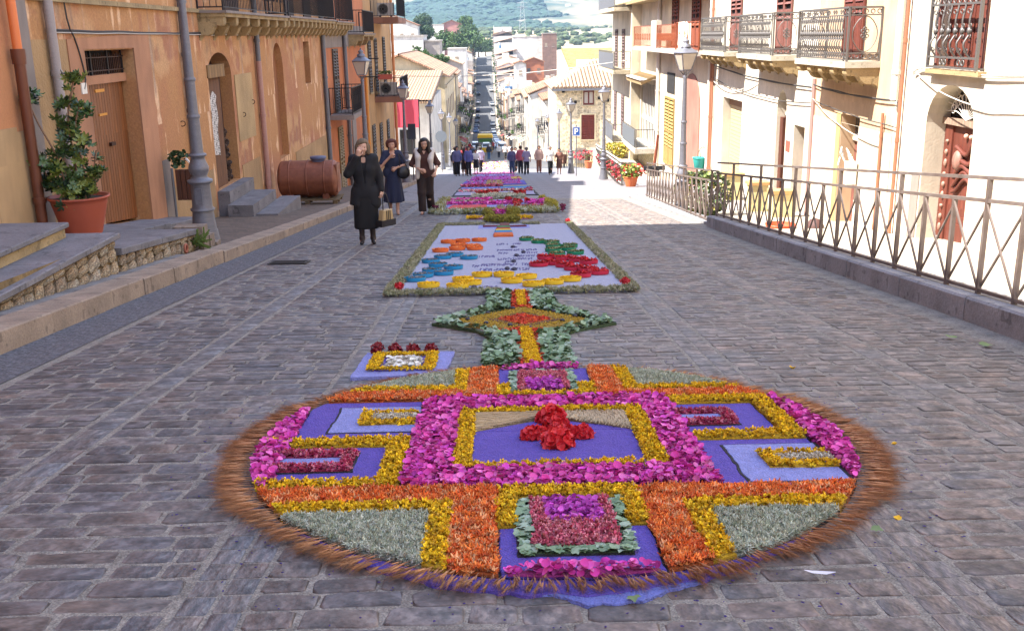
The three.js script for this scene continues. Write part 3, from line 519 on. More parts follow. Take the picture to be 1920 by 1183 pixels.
{ // ---- small lilac carpet with four roses
  const c = new Carpet('flower_carpet', 'small lilac powder carpet with yellow frame beside the round carpet', -0.72, 7.0); c.wob = 0.012;
  c.slab('lilac_powder', [[[-1.06, 6.58], [-0.4, 6.60], [-0.36, 7.42], [-1.05, 7.42]]], 0.004, PW.lilac);
  c.slab('purple_powder', [rect(-0.93, -0.51, 6.74, 7.22)], 0.009, PW.purple);
  c.slab('white_petals', [rect(-0.84, -0.6, 6.78, 7.12)], 0.014, PW.white);
  c.petals('white_petal_heap', [rect(-0.84, -0.6, 6.78, 7.12)], PET.bract, 260, [0.03, 0.06], [[0.66, 0.64, 0.55], [0.72, 0.7, 0.64], [0.55, 0.5, 0.42]], { tilt: 0.25, up: 0.012, y: 0.014 });
  c.petals('yellow_petals', [rect(-0.96, -0.88, 6.73, 7.28), rect(-0.56, -0.48, 6.73, 7.28), rect(-0.88, -0.56, 7.2, 7.28), rect(-0.88, -0.56, 6.72, 6.75)], PET.floret, 1100, [0.013, 0.022], COL.yellow, { y: 0.012, up: 0.02 });
  const m = petalMat({ rough: 0.5 }); m.color.setRGB(0.20, 0.004, 0.012);
  [[-0.96, 7.4, 'first'], [-0.82, 7.36, 'second'], [-0.68, 7.34, 'third'], [-0.54, 7.33, 'last']].forEach(([x, d, w]) => {
    const q = thing('rose', `dark red rose head, ${w} from the kerb side in the row of four`, 'rose', [x, street(d) + 0.03, -d], { local: true, group: 'roses on the small lilac carpet' });
    const f = place('petals', carnationGeo(0.045, 26), m, q); f.position.y = 0.025; f.rotation.set(rr(-0.4, 0.4), rr(0, 6), rr(-0.3, 0.3));
    const s = place('stem', new THREE.CylinderGeometry(0.004, 0.004, 0.06, 5), mat(0x3f5a28), q); s.position.set(0, 0.008, -0.05); s.rotation.x = 1.5;
  });
}
// ---- white carpet: garlands, dishes, script
{
  const c = new Carpet('flower_carpet', 'long white carpet with rings of coloured dishes and grey green garlands', 0.14, 15.6); c.wob = 0.01;
  c.slab('white_powder', [rect(-1.16, 1.43, 10.62, 20.7)], 0.006, powder(0.46, 0.47, 0.60), { step: 0.15 });
  const gar = [rect(-1.28, -1.13, 10.6, 20.9), rect(1.4, 1.53, 10.6, 20.9), rect(-1.28, 0.02, 10.5, 10.72), rect(0.38, 1.53, 10.5, 10.72), rect(-1.2, -0.3, 20.6, 20.95), rect(0.5, 0.85, 20.5, 20.8)];
  c.petals('garland', gar, PET.sprig, 9000, [0.022, 0.042], [[0.36, 0.36, 0.20], [0.28, 0.30, 0.16], [0.46, 0.44, 0.28], [0.19, 0.21, 0.10], [0.42, 0.40, 0.30]], { y: 0.0, up: 0.035, tilt: 0.9 });
  const redf = petalMat({ rough: 0.5 }); redf.color.setRGB(0.5, 0.01, 0.02);
  for (const [x, d] of [[-1.12, 10.75], [1.4, 10.8], [1.44, 20.6]]) { const q = place('red_flower', carnationGeo(0.045, 20), redf, c.g); q.position.set(x - 0.14, 0.06, -(d - 15.6)); }
  c.slab('brown_powder', [rect(0.02, 0.22, 19.8, 21.0)], 0.02, powder(0.17, 0.05, 0.045));
  c.slab('blue_powder', [rect(-0.42, 0.02, 19.6, 20.5), rect(0.22, 0.62, 19.6, 20.5)], 0.008, PW.lilac, { kind: 'stuff' });
  c.slab('plum_petals', [rect(-0.32, 0.02, 20.0, 20.25), rect(0.22, 0.56, 19.9, 20.15)], 0.03, powder(0.16, 0.02, 0.05), { kind: 'stuff' });
  [[19.35, 19.75, [0.03, 0.22, 0.07]], [19.0, 19.35, [0.4, 0.02, 0.02]], [18.62, 19.0, [0.75, 0.5, 0.02]], [18.15, 18.62, [0.01, 0.26, 0.55]], [17.6, 18.15, [0.75, 0.16, 0.04]]].forEach(([a, b, k], i) => c.slab('rainbow_band', [rect(-0.04 - i * 0.015, 0.22 + i * 0.01, a, b)], 0.05, powder(...k), { bevel: 0.02 }));
  // handwriting laid in dark violet powder
  const rows = [[16.22, [[-0.05, 0.07], [0.12, 0.15], [0.22, 0.35]]], [15.65, [[0.18, 0.26]]], [15.20, [[-0.04, 0.36], [0.41, 0.58]]], [14.74, [[-0.02, 0.09], [0.33, 0.58]]], [14.30, [[-0.45, -0.09], [0.2, 0.31], [0.34, 0.67]]], [13.92, [[-0.03, 0.3], [0.33, 0.46]]], [13.57, [[0.07, 0.25]]], [13.22, [[-0.26, 0.21], [0.3, 0.56]]], [13.1, [[-0.38, -0.3]]], [12.68, [[-0.26, -0.03], [-0.01, 0.17], [0.18, 0.36]]], [12.29, [[-0.04, 0.04]]], [11.0, [[-0.25, -0.05]]]];
  const strokes = [], blobs = [];
  for (const [d, spans] of rows) for (const [a, b] of spans) for (let x = a; x < b; x += 0.036) {
    const h = d === 11.0 ? 0.12 : 0.22, dd = d + rr(-0.03, 0.03);
    for (let k = 0; k < 3; k++) { const t = rnd(), X = x + rr(0, 0.018), w = 0.007; if (t < 0.45) strokes.push(rect(X, X + w, dd - h / 2, dd + h / 2)); else if (t < 0.8) { const y = pick([-h / 2, 0, h / 2 - 0.04]); strokes.push(rect(X, X + 0.024, dd + y, dd + y + 0.045)); } else strokes.push([[X, dd - h / 2], [X + w, dd - h / 2], [X + 0.022 + w, dd + h / 2], [X + 0.022, dd + h / 2]]); }
  }
  const w0 = c.wob; c.wob = 0.004; c.slab('handwriting', strokes, 0.012, powder(0.13, 0.10, 0.30), { step: 0.2, bevel: 0.001, kind: 'stuff' }); c.wob = w0;
  c.slab('dark_petal_heap', [[0.22, 15.65], [0.36, 14.8], [0.25, 14.35], [0.2, 13.57], [0.1, 12.7], [0.19, 12.62], [0.0, 12.29], [-0.3, 10.95]].map(([x, d]) => ellipse(x, d, 0.034, 0.11, 12)), 0.03, powder(0.045, 0.04, 0.075), { bevel: 0.01, kind: 'stuff' });
  // dishes
  const dishes = {
    orange: [[0.72, 0.15, 0.025], COL.orange, 'orange petal dish', [[-0.86, 16.61], [-0.62, 16.75], [-0.34, 16.83], [-0.66, 15.95], [-0.42, 15.75], [-0.91, 15.14], [-0.66, 15.4], [-0.38, 15.38]]],
    blue: [[0.015, 0.24, 0.46], [[0.12, 0.14, 0.16], [0.2, 0.2, 0.2], [0.3, 0.28, 0.26], [0.02, 0.2, 0.36]], 'blue dish of dark petals', [[-0.66, 14.44], [-0.82, 14.15], [-0.44, 14.04], [-0.96, 13.66], [-0.83, 13.15], [-0.61, 12.85], [-0.87, 12.53], [-0.71, 12.25], [-0.95, 12.06], [-1.02, 11.69]]],
    yellow: [[0.80, 0.52, 0.015], COL.yellow, 'yellow petal dish', [[-0.82, 11.13], [-0.48, 11.0], [-0.34, 11.28], [-0.44, 11.58], [-0.22, 12.0], [0.05, 11.98], [0.32, 11.72], [0.14, 11.38], [0.38, 11.04], [0.61, 11.19], [0.83, 11.42]]],
    crimson: [[0.55, 0.02, 0.055], COL.red, 'crimson dish of red petals', [[0.66, 13.8], [0.9, 13.66], [1.08, 13.45], [1.2, 13.15], [0.52, 12.98], [0.72, 13.12], [0.86, 12.83], [0.95, 12.48], [1.12, 12.32], [1.22, 12.0], [0.98, 11.77]]],
    green: [[0.012, 0.22, 0.10], [[0.16, 0.22, 0.06], [0.4, 0.4, 0.22], [0.08, 0.14, 0.04], [0.3, 0.3, 0.14]], 'green dish of clipped leaves', [[0.47, 16.8], [0.66, 16.28], [0.86, 16.04], [0.86, 15.49], [1.11, 15.44], [0.82, 14.85], [1.05, 14.98], [1.12, 14.4], [0.83, 14.2]]],
  };
  for (const [k, [rgb, cols, label, pts]] of Object.entries(dishes)) {
    const m = mat(0xffffff, { rough: 0.5, side: true }); m.color.setRGB(...rgb);
    const prof = [[0.0, 0.002], [0.12, 0.002], [0.126, 0.006], [0.133, 0.05], [0.130, 0.05], [0.122, 0.008], [0.0, 0.008]];
    let proto;
    pts.forEach(([x, d]) => {
      const y = street(d) + 0.031, ORD = ['first', 'second', 'third', 'fourth', 'fifth', 'sixth', 'seventh', 'eighth', 'ninth', 'tenth', 'eleventh'], near = pts.filter((q) => q[1] < d).length, lab = `${label}, ${ORD[near]} of its colour counted from the leafy cross`;
      if (!proto) {
        proto = thing('dish', lab, 'dish', [x, y, -d], { local: true, rx: TILT, group: k + ' dishes on the white carpet' });
        place('rim', new THREE.LatheGeometry(prof.map((p) => new THREE.Vector2(...p)), 20), m, proto);
        const fill = place('petal_bed', new THREE.CylinderGeometry(0.122, 0.118, 0.02, 18), powder(...cols[0].map((v) => v * 0.7)), proto); fill.position.y = 0.022;
        const M = [], C = []; for (let i = 0; i < 90; i++) { const a = rr(0, 6.28), r = 0.118 * Math.sqrt(rnd()), s = rr(0.018, 0.034); M.push(TR(r * Math.cos(a), rr(0.034, k === 'green' || k === 'crimson' ? 0.065 : 0.044), r * Math.sin(a), rr(-0.8, 0.8), rr(0, 6), rr(-0.8, 0.8), s)); const cc = pick(cols), q = rr(0.75, 1.2); C.push(lin(cc[0] * q, cc[1] * q, cc[2] * q)); }
        instanced('petals', PET.round, PM, M, C, proto);
      } else { const q = copyOf(proto, 'dish', [x, y, -d], 0, lab); q.rotation.set(TILT, rr(0, 6), 0, 'XYZ'); }
    });
  }
}
{ // ---- the carpets further down the street
  const band = (x0, x1, d0, d1) => [rect(x0, x1, d0, d1)];
  const heap = [[0.30, 0.27, 0.03], [0.36, 0.33, 0.05], [0.24, 0.22, 0.03]];
  let c = new Carpet('flower_carpet', 'pink lozenge carpet between olive green heaps of leaves', 0.06, 23.2); c.wob = 0.03;
  c.slab('pink_powder', [[[-0.72, 22.9], [0.04, 22.3], [0.76, 22.6], [0.05, 23.6]]], 0.015, powder(0.62, 0.28, 0.42), { step: 0.2 });
  c.slab('dark_powder', [[[-0.25, 22.9], [0.04, 22.7], [0.3, 22.8], [0.05, 23.2]]], 0.022, powder(0.12, 0.07, 0.11), { step: 0.2 });
  c.petals('yellow_petals', [rect(-0.75, -0.4, 22.6, 23.1), rect(0.4, 0.78, 22.4, 22.9)], PET.floret, 260, [0.02, 0.05], COL.yellow);
  c.petals('olive_leaves', [ellipse(-0.22, 24.4, 0.16, 0.9, 14), ellipse(0.34, 24.4, 0.18, 0.9, 14), [[-0.33, 21.8], [0.06, 21.3], [0.47, 21.5], [0.42, 22.2], [-0.28, 22.3]]], PET.sprig, 2200, [0.03, 0.07], heap, { up: 0.09, tilt: 1.1 });
  c.petals('magenta_petals', [rect(-0.12, 0.2, 23.8, 25.4)], PET.bract, 320, [0.04, 0.07], COL.pink, { up: 0.1 });
  c = new Carpet('flower_carpet', 'coral and magenta carpet with red blooms and mossy border', -0.1, 28.6); c.wob = 0.05;
  c.slab('lilac_powder', band(-1.5, 1.45, 24.9, 31.4), 0.006, PW.lilac, { step: 0.4 });
  c.slab('coral_powder', [[[-1.4, 26.6], [-0.3, 26.4], [-0.35, 28.4], [-1.3, 28.4]]], 0.02, powder(0.75, 0.09, 0.10), { step: 0.3 });
  c.slab('pink_powder', band(-1.55, -0.2, 29.4, 31.2), 0.02, powder(0.72, 0.16, 0.26), { step: 0.3 });
  c.slab('magenta_powder', [rect(-0.45, 0.5, 28.3, 29.2), rect(0.9, 1.45, 27.6, 29.8)], 0.02, powder(0.5, 0.05, 0.36), { step: 0.3, kind: 'stuff' });
  c.petals('magenta_petals', [rect(-1.6, 0.4, 28.3, 29.3), rect(0.8, 1.5, 28, 30), rect(-1.5, -0.2, 30.6, 31.3)], PET.bract, 1100, [0.05, 0.09], COL.pink, { up: 0.06, y: 0.02 });
  c.petals('red_petals', [ellipse(0.55, 28.8, 0.14, 0.9, 12), ellipse(0.85, 29.2, 0.08, 0.8, 12), ellipse(0.3, 30.2, 0.1, 0.4, 10), rect(0.4, 1.2, 25.6, 26.0)], PET.bract, 500, [0.05, 0.09], COL.red, { up: 0.1, y: 0.02 });
  c.petals('moss_border', [rect(-1.55, 1.5, 24.5, 25.2), rect(-1.75, -1.5, 24.8, 31.8), rect(0.0, 1.4, 25.2, 26.2), rect(-1.4, -0.1, 29.1, 29.35)], PET.sprig, 2600, [0.05, 0.1], [...COL.grey, ...heap], { up: 0.07, tilt: 1.0 });
  c.petals('yellow_leaves', [ellipse(1.45, 27.2, 0.12, 1.6, 12), ellipse(1.35, 30.3, 0.08, 0.5, 10)], PET.sprig, 500, [0.05, 0.1], [[0.5, 0.42, 0.05], [0.36, 0.34, 0.05]], { up: 0.12 });
  c.petals('purple_bloom', [ellipse(-1.6, 25.3, 0.06, 0.2, 10), ellipse(1.62, 25, 0.06, 0.2, 10)], PET.bract, 120, [0.05, 0.08], [[0.16, 0.01, 0.06]], { up: 0.16 });
  c = new Carpet('flower_carpet', 'low mound of red blooms and cream petals before the blue carpet', -0.1, 33); c.wob = 0.05;
  c.slab('sand_bed', [ellipse(0.0, 32.8, 0.95, 1.1, 20)], 0.01, powder(0.34, 0.30, 0.22), { step: 0.4 });
  c.petals('cream_petals', [ellipse(0.0, 32.7, 0.9, 1.0, 20)], PET.fray, 900, [0.05, 0.09], [...COL.cream, ...COL.grey], { up: 0.1 });
  c.petals('red_blooms', [ellipse(-0.18, 33.9, 0.2, 0.5, 12), rect(-0.75, -0.35, 33.0, 33.5), rect(0.5, 0.9, 32.8, 33.3)], PET.bract, 620, [0.06, 0.1], COL.red, { up: 0.2 });
  c = new Carpet('flower_carpet', 'striped blue and lavender carpet with dark edging', -0.15, 38.5); c.wob = 0.05;
  c.slab('edging', band(-1.62, 1.4, 34.4, 42.9), 0.004, PW.dark, { step: 0.4 });
  c.slab('lavender_powder', band(-1.54, 1.32, 34.8, 37.6), 0.012, powder(0.42, 0.40, 0.60), { step: 0.4 });
  c.slab('blue_powder', band(-1.54, 0, 38.6, 42.4), 0.012, powder(0.17, 0.22, 0.66), { step: 0.4 });
  c.slab('turquoise_powder', band(0.02, 1.32, 38.9, 42.4), 0.014, powder(0.02, 0.26, 0.62), { step: 0.4 });
  c.petals('petal_stripe', [rect(-1.5, 1.3, 37.5, 38.7)], PET.bract, 800, [0.06, 0.1], [...COL.cream, ...COL.rose, [0.6, 0.6, 0.7]], { up: 0.06 });
  c.petals('crimson_stripe', [rect(-1.6, 0.2, 42.4, 43.1), rect(1.1, 1.3, 37.6, 38.6)], PET.bract, 420, [0.06, 0.1], COL.crimson, { up: 0.1 });
  c = new Carpet('flower_carpet', 'violet bordered carpet with ochre middle, last before the sunlit gap', -0.2, 56); c.wob = 0.08;
  c.slab('blue_border', band(-1.68, 1.32, 45.4, 51.5), 0.006, powder(0.12, 0.10, 0.5), { step: 0.5 });
  c.slab('violet_powder', band(-1.5, 1.1, 46.2, 50.8), 0.012, powder(0.36, 0.06, 0.34), { step: 0.5 });
  c.slab('ochre_powder', band(-0.55, 0.2, 45.2, 52.5), 0.02, powder(0.40, 0.27, 0.07), { step: 0.5 });
  c.slab('dark_leaves', band(-0.5, 0.15, 43.8, 45.2), 0.04, powder(0.07, 0.09, 0.05), { step: 0.5 });
  c.slab('magenta_powder', band(-1.5, 1.2, 53.2, 60.0), 0.012, powder(0.5, 0.06, 0.42), { step: 0.5 });
  c.slab('gold_powder', band(0.75, 1.3, 53.8, 58.6), 0.02, powder(0.62, 0.40, 0.04), { step: 0.5 });
  c.slab('lavender_powder', band(-1.4, 0.9, 61, 65), 0.012, powder(0.34, 0.30, 0.62), { step: 0.5 });
  c.slab('rose_powder', band(-1.7, 1.1, 66, 73.5), 0.012, powder(0.5, 0.12, 0.24), { step: 0.5 });
  c.petals('mixed_petals', [rect(-1.6, 1.2, 45.6, 73)], PET.bract, 420, [0.06, 0.1], [...COL.pink, ...COL.magenta, [0.4, 0.3, 0.1], [0.3, 0.3, 0.6]], { up: 0.03 });
  c = new Carpet('flower_carpet', 'pale sunlit carpet of scattered petals beyond the walkers', -0.9, 92); c.wob = 0.1; c.g.rotation.x = -Math.atan((street(82) - street(102)) / 20);
  c.slab('pale_powder', band(-2.4, 0.9, 80, 104), 0.02, powder(0.55, 0.5, 0.42), { step: 1 });
  c.petals('mixed_petals', [rect(-2.4, 0.9, 80, 104)], PET.bract, 420, [0.1, 0.2], [...COL.pink, ...COL.yellow, ...COL.cream, ...COL.cream, [0.4, 0.3, 0.1]], { up: 0.05, y: 0.02 });
}
// loose petals and leaves on the stones
[[-1.05, 4.35, 'yellow', 0.02], [1.62, 3.72, 'yellow', 0.022], [2.02, 6.55, 'yellow', 0.03], [2.02, 4.75, 'yellow', 0.02]].forEach(([x, d, k, s], i) => { const m = petalMat(); m.color.setRGB(0.75, 0.45, 0.02); const q = place('fallen_petal', PET.round, m, scene); q.position.set(x, street(d) + 0.024, -d); q.rotation.set(TILT, i * 2, 0.2); q.scale.setScalar(s * 1.6); tag(q, ['single yellow petal fallen left of the wheat fringe', 'single yellow petal lying on bare stones by the right band', 'lone yellow petal on stones far from the round carpet', 'stray yellow petal just outside the wheat fringe'][i], 'petal', 'yellow petals fallen on the stones'); });
{ const m = petalMat(); m.color.setRGB(0.62, 0.60, 0.66); const q = place('feather', leafGeo([[0, 0.02], [0.25, 0.1], [0.7, 0.13], [1, 0.02]], 0.15, 0.08), m, scene); q.position.set(1.14, street(3.22) + 0.026, -3.22); q.rotation.set(TILT, 1.35, 0); q.scale.setScalar(0.11); tag(q, 'white feather lying on the stones below the round carpet', 'feather'); }
{ const m = petalMat(); m.color.setRGB(0.14, 0.2, 0.07); [[0.44, 3.05, 'dull green leaf lying on the stones at the foot of the round carpet'], [1.5, 3.62, 'dry green leaf on the stones by the wheat fringe'], [3.72, 7.25, 'green leaf lying against the high kerb'], [3.6, 7.6, 'green leaf on the stones a little beyond another by the kerb']].forEach(([x, d, l], i) => { const q = place('fallen_leaf', PET.ivy, m, scene); q.position.set(x, street(d) + 0.03, -d); q.rotation.set(TILT, i, 0.15); q.scale.setScalar(i > 1 ? 0.1 : 0.05); tag(q, l, 'leaf', 'leaves fallen on the stones'); }); }
// ---------------------------------------------------------------- shared pieces for buildings
// a facade lies in a plane x = X; s = +1 when it faces +x (left side of the street), -1 when it faces -x; o = distance out of the wall
const FX = (X, s) => ({
  X, s,
  box(mb, d0, d1, y0, y1, o0, o1) { return mb.box(X + s * o0, X + s * o1, y0, y1, -d0, -d1); },
  ext(mb, shape, o0, o1, opt) { const a = Math.min(s * o0, s * o1), b = Math.max(s * o0, s * o1); return mb.ext(shape, b - a, new THREE.Matrix4().makeTranslation(X + a, 0, 0).multiply(new THREE.Matrix4().makeRotationY(Math.PI / 2)), opt); },
  pt(d, y, o) { return [X + s * o, y, -d]; },
});
const shp = (pts, holes = []) => { const s = new THREE.Shape(pts.map(([a, b]) => new THREE.Vector2(a, b))); for (const h of holes) s.holes.push(new THREE.Path(h.map(([a, b]) => new THREE.Vector2(a, b)))); return s; };
const rc = (d0, d1, y0, y1, y0b = y0) => [[d0, y0], [d1, y0b], [d1, y1], [d0, y1]];
const archP = (d0, d1, y0, ys, yt, n = 12, y0b = y0) => { const p = [[d0, y0], [d1, y0b]]; for (let i = 0; i <= n; i++) { const a = i / n * Math.PI; p.push([(d0 + d1) / 2 + Math.cos(a) * (d1 - d0) / 2, ys + Math.sin(a) * (yt - ys)]); } return p; };
const IRON = mat(0x2b2a2e, { rough: 0.55, metal: 0.6 }), IRONB = mat(0x4a2f26, { rough: 0.6, metal: 0.4, map: T.rust }), WHITEP = mat(0xcfc9c0, { rough: 0.6 }), GREYP = mat(0x77777c, { rough: 0.55, metal: 0.3, map: T.grain });
const CABLE = mat(0x3c3836, { rough: 0.7 }), CABLEW = mat(0xb9b2a8, { rough: 0.7 }), DARKIN = mat(0x1a1715, { rough: 0.95 }), GLASS = mat(0x2a3036, { rough: 0.08 });
function panelDoor(parent, F, d0, d1, y0, y1, o, leaf, n = 2) {                   // door leaves made of boards
  const door = F.box(new MB(), d0, d1, y0, y1, o - 0.06, o).build('door', leaf, parent);
  return door;
}
function louvres(parent, F, d0, d1, y0, y1, o, m, o2 = {}) {                      // a pair of shutters with slats
  const half = (d1 - d0) / 2;
  for (let k = 0; k < 2; k++) {
    const a = d0 + k * half + 0.01, b = d0 + (k + 1) * half - 0.01, mb = new MB(), fw = 0.075;
    F.box(mb, a, a + fw, y0, y1, o, o + 0.045); F.box(mb, b - fw, b, y0, y1, o, o + 0.045);
    for (const [p, q] of [[y0, y0 + 0.1], [y1 - 0.09, y1], [(y0 + y1) / 2 - 0.05, (y0 + y1) / 2 + 0.05]]) F.box(mb, a + fw, b - fw, p, q, o + 0.002, o + 0.043);
    const sh = mb.build('shutter', m, parent);
    const st = o2.step || 0.075; let i = 0;
    const sl = F.box(new MB(), a + fw - 0.005, b - fw + 0.005, -st * 0.46, st * 0.46, -0.006, 0.006);
    const g = sl.geo(); const ang = F.s * 0.75;
    for (let y = y0 + 0.1 + st * 0.6; y < y1 - 0.11; y += st, i++) {
      if (Math.abs(y - (y0 + y1) / 2) < 0.06 + st * 0.4) continue;
      if (o2.solidBelow && y < mix(y0, y1, o2.solidBelow)) continue;
      const p = planarUV(g.clone()); p.translate(-F.X, 0, 0); p.rotateZ(ang); p.translate(F.X + F.s * (o + 0.022), y, 0);
      const bb = baseOf(sh); p.translate(-bb.x, -bb.y, -bb.z); place('slat', p, m, sh);
    }
    if (o2.solidBelow) { const pb = new MB(); F.box(pb, a + fw, b - fw, y0 + 0.1, mix(y0, y1, o2.solidBelow), o + 0.008, o + 0.03); F.box(pb, a + fw + 0.05, b - fw - 0.05, y0 + 0.2, mix(y0, y1, o2.solidBelow) - 0.1, o + 0.03, o + 0.04); pb.build('panel', m, sh); }
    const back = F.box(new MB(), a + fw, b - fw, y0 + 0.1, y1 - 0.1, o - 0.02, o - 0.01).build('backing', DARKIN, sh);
  }
}
function railing(parent, pts, h, m, o = {}) {                                     // pts: [x, y, z] along the slab edge
  const r = new MB(); const top = pts.map(([x, y, z]) => [x, y + h, z]);
  for (let i = 0; i + 1 < pts.length; i++) {
    r.sq(top[i], top[i + 1], 0.035, 0.035); r.sq([pts[i][0], pts[i][1] + 0.08, pts[i][2]], [pts[i + 1][0], pts[i + 1][1] + 0.08, pts[i + 1][2]], 0.028, 0.02);
  }
  for (const p of pts) r.sq([p[0], p[1], p[2]], [p[0], p[1] + h, p[2]], 0.035);
  const rail = r.build('railing', m, parent);
  for (let i = 0; i + 1 < pts.length; i++) {
    const A = V(...pts[i]), B = V(...pts[i + 1]), L = A.distanceTo(B), n = Math.max(1, Math.round(L / (o.step || 0.12)));
    for (let k = 1; k < n; k++) {
      const p = A.clone().lerp(B, k / n), mb = new MB(); const dir = B.clone().sub(A).normalize().multiplyScalar(L / n * 0.5);
      mb.bar([p.x, p.y + 0.08, p.z], [p.x, p.y + h, p.z], o.r || 0.009, 4);
      if (o.ornate && k % o.ornate === 0) { const q = p.clone(); const c = []; for (let a = 0; a <= 10; a++) { const t = a / 10 * 6.283; c.push(q.clone().addScaledVector(dir, 1.3 * Math.cos(t)).add(V(0, h * 0.5 + Math.sin(t) * h * 0.17, 0))); } mb.tube(c, 0.007, 4, 14); }
      if (o.belly) { const s1 = p.clone().add(V(o.belly[0], 0, o.belly[1])); mb.tube([[p.x, p.y + h * 0.75, p.z], [p.x + o.belly[0] * 0.6, p.y + h * 0.5, p.z + o.belly[1] * 0.6], [s1.x, p.y + h * 0.28, s1.z], [p.x, p.y + 0.1, p.z]], 0.009, 4, 8); }
      mb.build('baluster', m, rail);
    }
  }
  return rail;
}
function corbel(h, out, w) {                                                     // scroll bracket, profile in x (out) and y (down from 0), width w along z
  const s = new THREE.Shape(); s.moveTo(0, 0); s.lineTo(out, 0); s.lineTo(out, -h * 0.22); s.quadraticCurveTo(out * 0.98, -h * 0.42, out * 0.8, -h * 0.36); s.quadraticCurveTo(out * 0.62, -h * 0.3, out * 0.55, -h * 0.55); s.quadraticCurveTo(out * 0.45, -h * 0.85, out * 0.18, -h * 0.78); s.quadraticCurveTo(out * 0.06, -h * 0.78, 0, -h); s.closePath();
  return new THREE.ExtrudeGeometry(s, { depth: w, bevelEnabled: true, bevelSize: 0.012, bevelThickness: 0.012, bevelSegments: 1, curveSegments: 5 }).translate(0, 0, -w / 2);
}
function pipe(parent, x, z, y0, y1, r, m, name = 'drainpipe', o = {}) {
  const mb = new MB(); mb.bar([x, y0, z], [x + (o.lx || 0), y1, z], r, 10); const p = mb.build(name, m, parent, o);
  const c = new MB(); for (let y = y0 + 0.5; y < y1; y += 1.9) c.bar([x, y, z], [x, y + 0.08, z], r * 1.22, 10); if (c.g.length) c.build('pipe_collar', m, p); return p;
}
// ---------------------------------------------------------------- street lamps
const LAMPM = mat(0x7c7c84, { rough: 0.5, metal: 0.35, map: T.grain }), LAMPG = mat(0xd9cfc0, { rough: 0.25, trans: 0.45, phys: true, side: true });
function makeLamp(label) {
  const t = thing('street_lamp', label, 'street lamp', [0, 0, 0], { local: true, group: 'street lamps along the street' });
  const pl = new MB(); pl.add(new THREE.CylinderGeometry(0.20, 0.235, 0.24, 8), TR(0, 0.12, 0, 0, Math.PI / 8, 0)).add(new THREE.CylinderGeometry(0.16, 0.19, 0.30, 8), TR(0, 0.39, 0, 0, Math.PI / 8, 0)); pl.build('plinth', LAMPM, t);
  new MB().lathe([[0.18, 0.54], [0.19, 0.57], [0.155, 0.6], [0.145, 0.95], [0.19, 0.98], [0.195, 1.02], [0.14, 1.04], [0.115, 1.08], [0.15, 1.16], [0.155, 1.22], [0.11, 1.33], [0.105, 1.37], [0.14, 1.39], [0.135, 1.42], [0.095, 1.44], [0.085, 1.95], [0.1, 1.97], [0.1, 2.0], [0.078, 2.03], [0.072, 2.5], [0.088, 2.52], [0.088, 2.55], [0.066, 2.58], [0.05, 3.62], [0.07, 3.66], [0.045, 3.7], [0.03, 3.8]], 14, 0, 0, 0).build('post', LAMPM, t);
  new MB().box(-0.055, 0.055, 0.66, 0.9, 0.13, 0.155).build('hatch', LAMPM, t);
  const lan = new THREE.Group(); lan.name = 'lantern'; t.add(lan); lan.position.y = 3.8;
  const fr = new MB(), W0 = 0.11, W1 = 0.215, H = 0.42;
  for (let k = 0; k < 4; k++) { const a = k * Math.PI / 2 + Math.PI / 4, c = Math.cos(a) * 1.414, s = Math.sin(a) * 1.414, c2 = Math.cos(a + Math.PI / 2) * 1.414, s2 = Math.sin(a + Math.PI / 2) * 1.414; fr.sq([W0 * c, 0.04, W0 * s], [W1 * c, 0.04 + H, W1 * s], 0.024); fr.sq([W0 * c, 0.04, W0 * s], [W0 * c2, 0.04, W0 * s2], 0.024); fr.sq([W1 * c, 0.04 + H, W1 * s], [W1 * c2, 0.04 + H, W1 * s2], 0.03); fr.bar([0, -0.12, 0], [W0 * c, 0.04, W0 * s], 0.012, 5); }
  fr.build('lantern_frame', LAMPM, lan);
  const pane = new THREE.BufferGeometry(); pane.setAttribute('position', new THREE.Float32BufferAttribute([-W0, 0.05, W0, W0, 0.05, W0, W1, 0.45, W1, -W1, 0.45, W1], 3)); pane.setIndex([0, 1, 2, 0, 2, 3]); pane.computeVertexNormals(); planarUV(pane);
  for (let k = 0; k < 4; k++) { const q = place('glass_pane', pane, LAMPG, lan); q.rotation.y = k * Math.PI / 2; }
  const hood = new MB(); hood.add(new THREE.CylinderGeometry(0.13, 0.345, 0.13, 4, 1), TR(0, 0.535, 0, 0, Math.PI / 4, 0)).lathe([[0.13, 0.6], [0.12, 0.66], [0.06, 0.7], [0.085, 0.74], [0.07, 0.78], [0.02, 0.8], [0.03, 0.83], [0.001, 0.87]], 10, 0, 0, 0); hood.build('hood', LAMPM, lan);
  new MB().sph(0.07, 0, 0.22, 0, 8, 1, 1.4, 1).build('bulb', mat(0xe8e2d4, { rough: 0.3 }), lan);
  return t;
}
const lamp0 = makeLamp('tall grey lamp post beside the stone wall, its lantern out of sight');
lamp0.position.set(-4.77, street(16.05) + 0.14, -16.05); lamp0.scale.set(1.03, 1.03, 1.03);
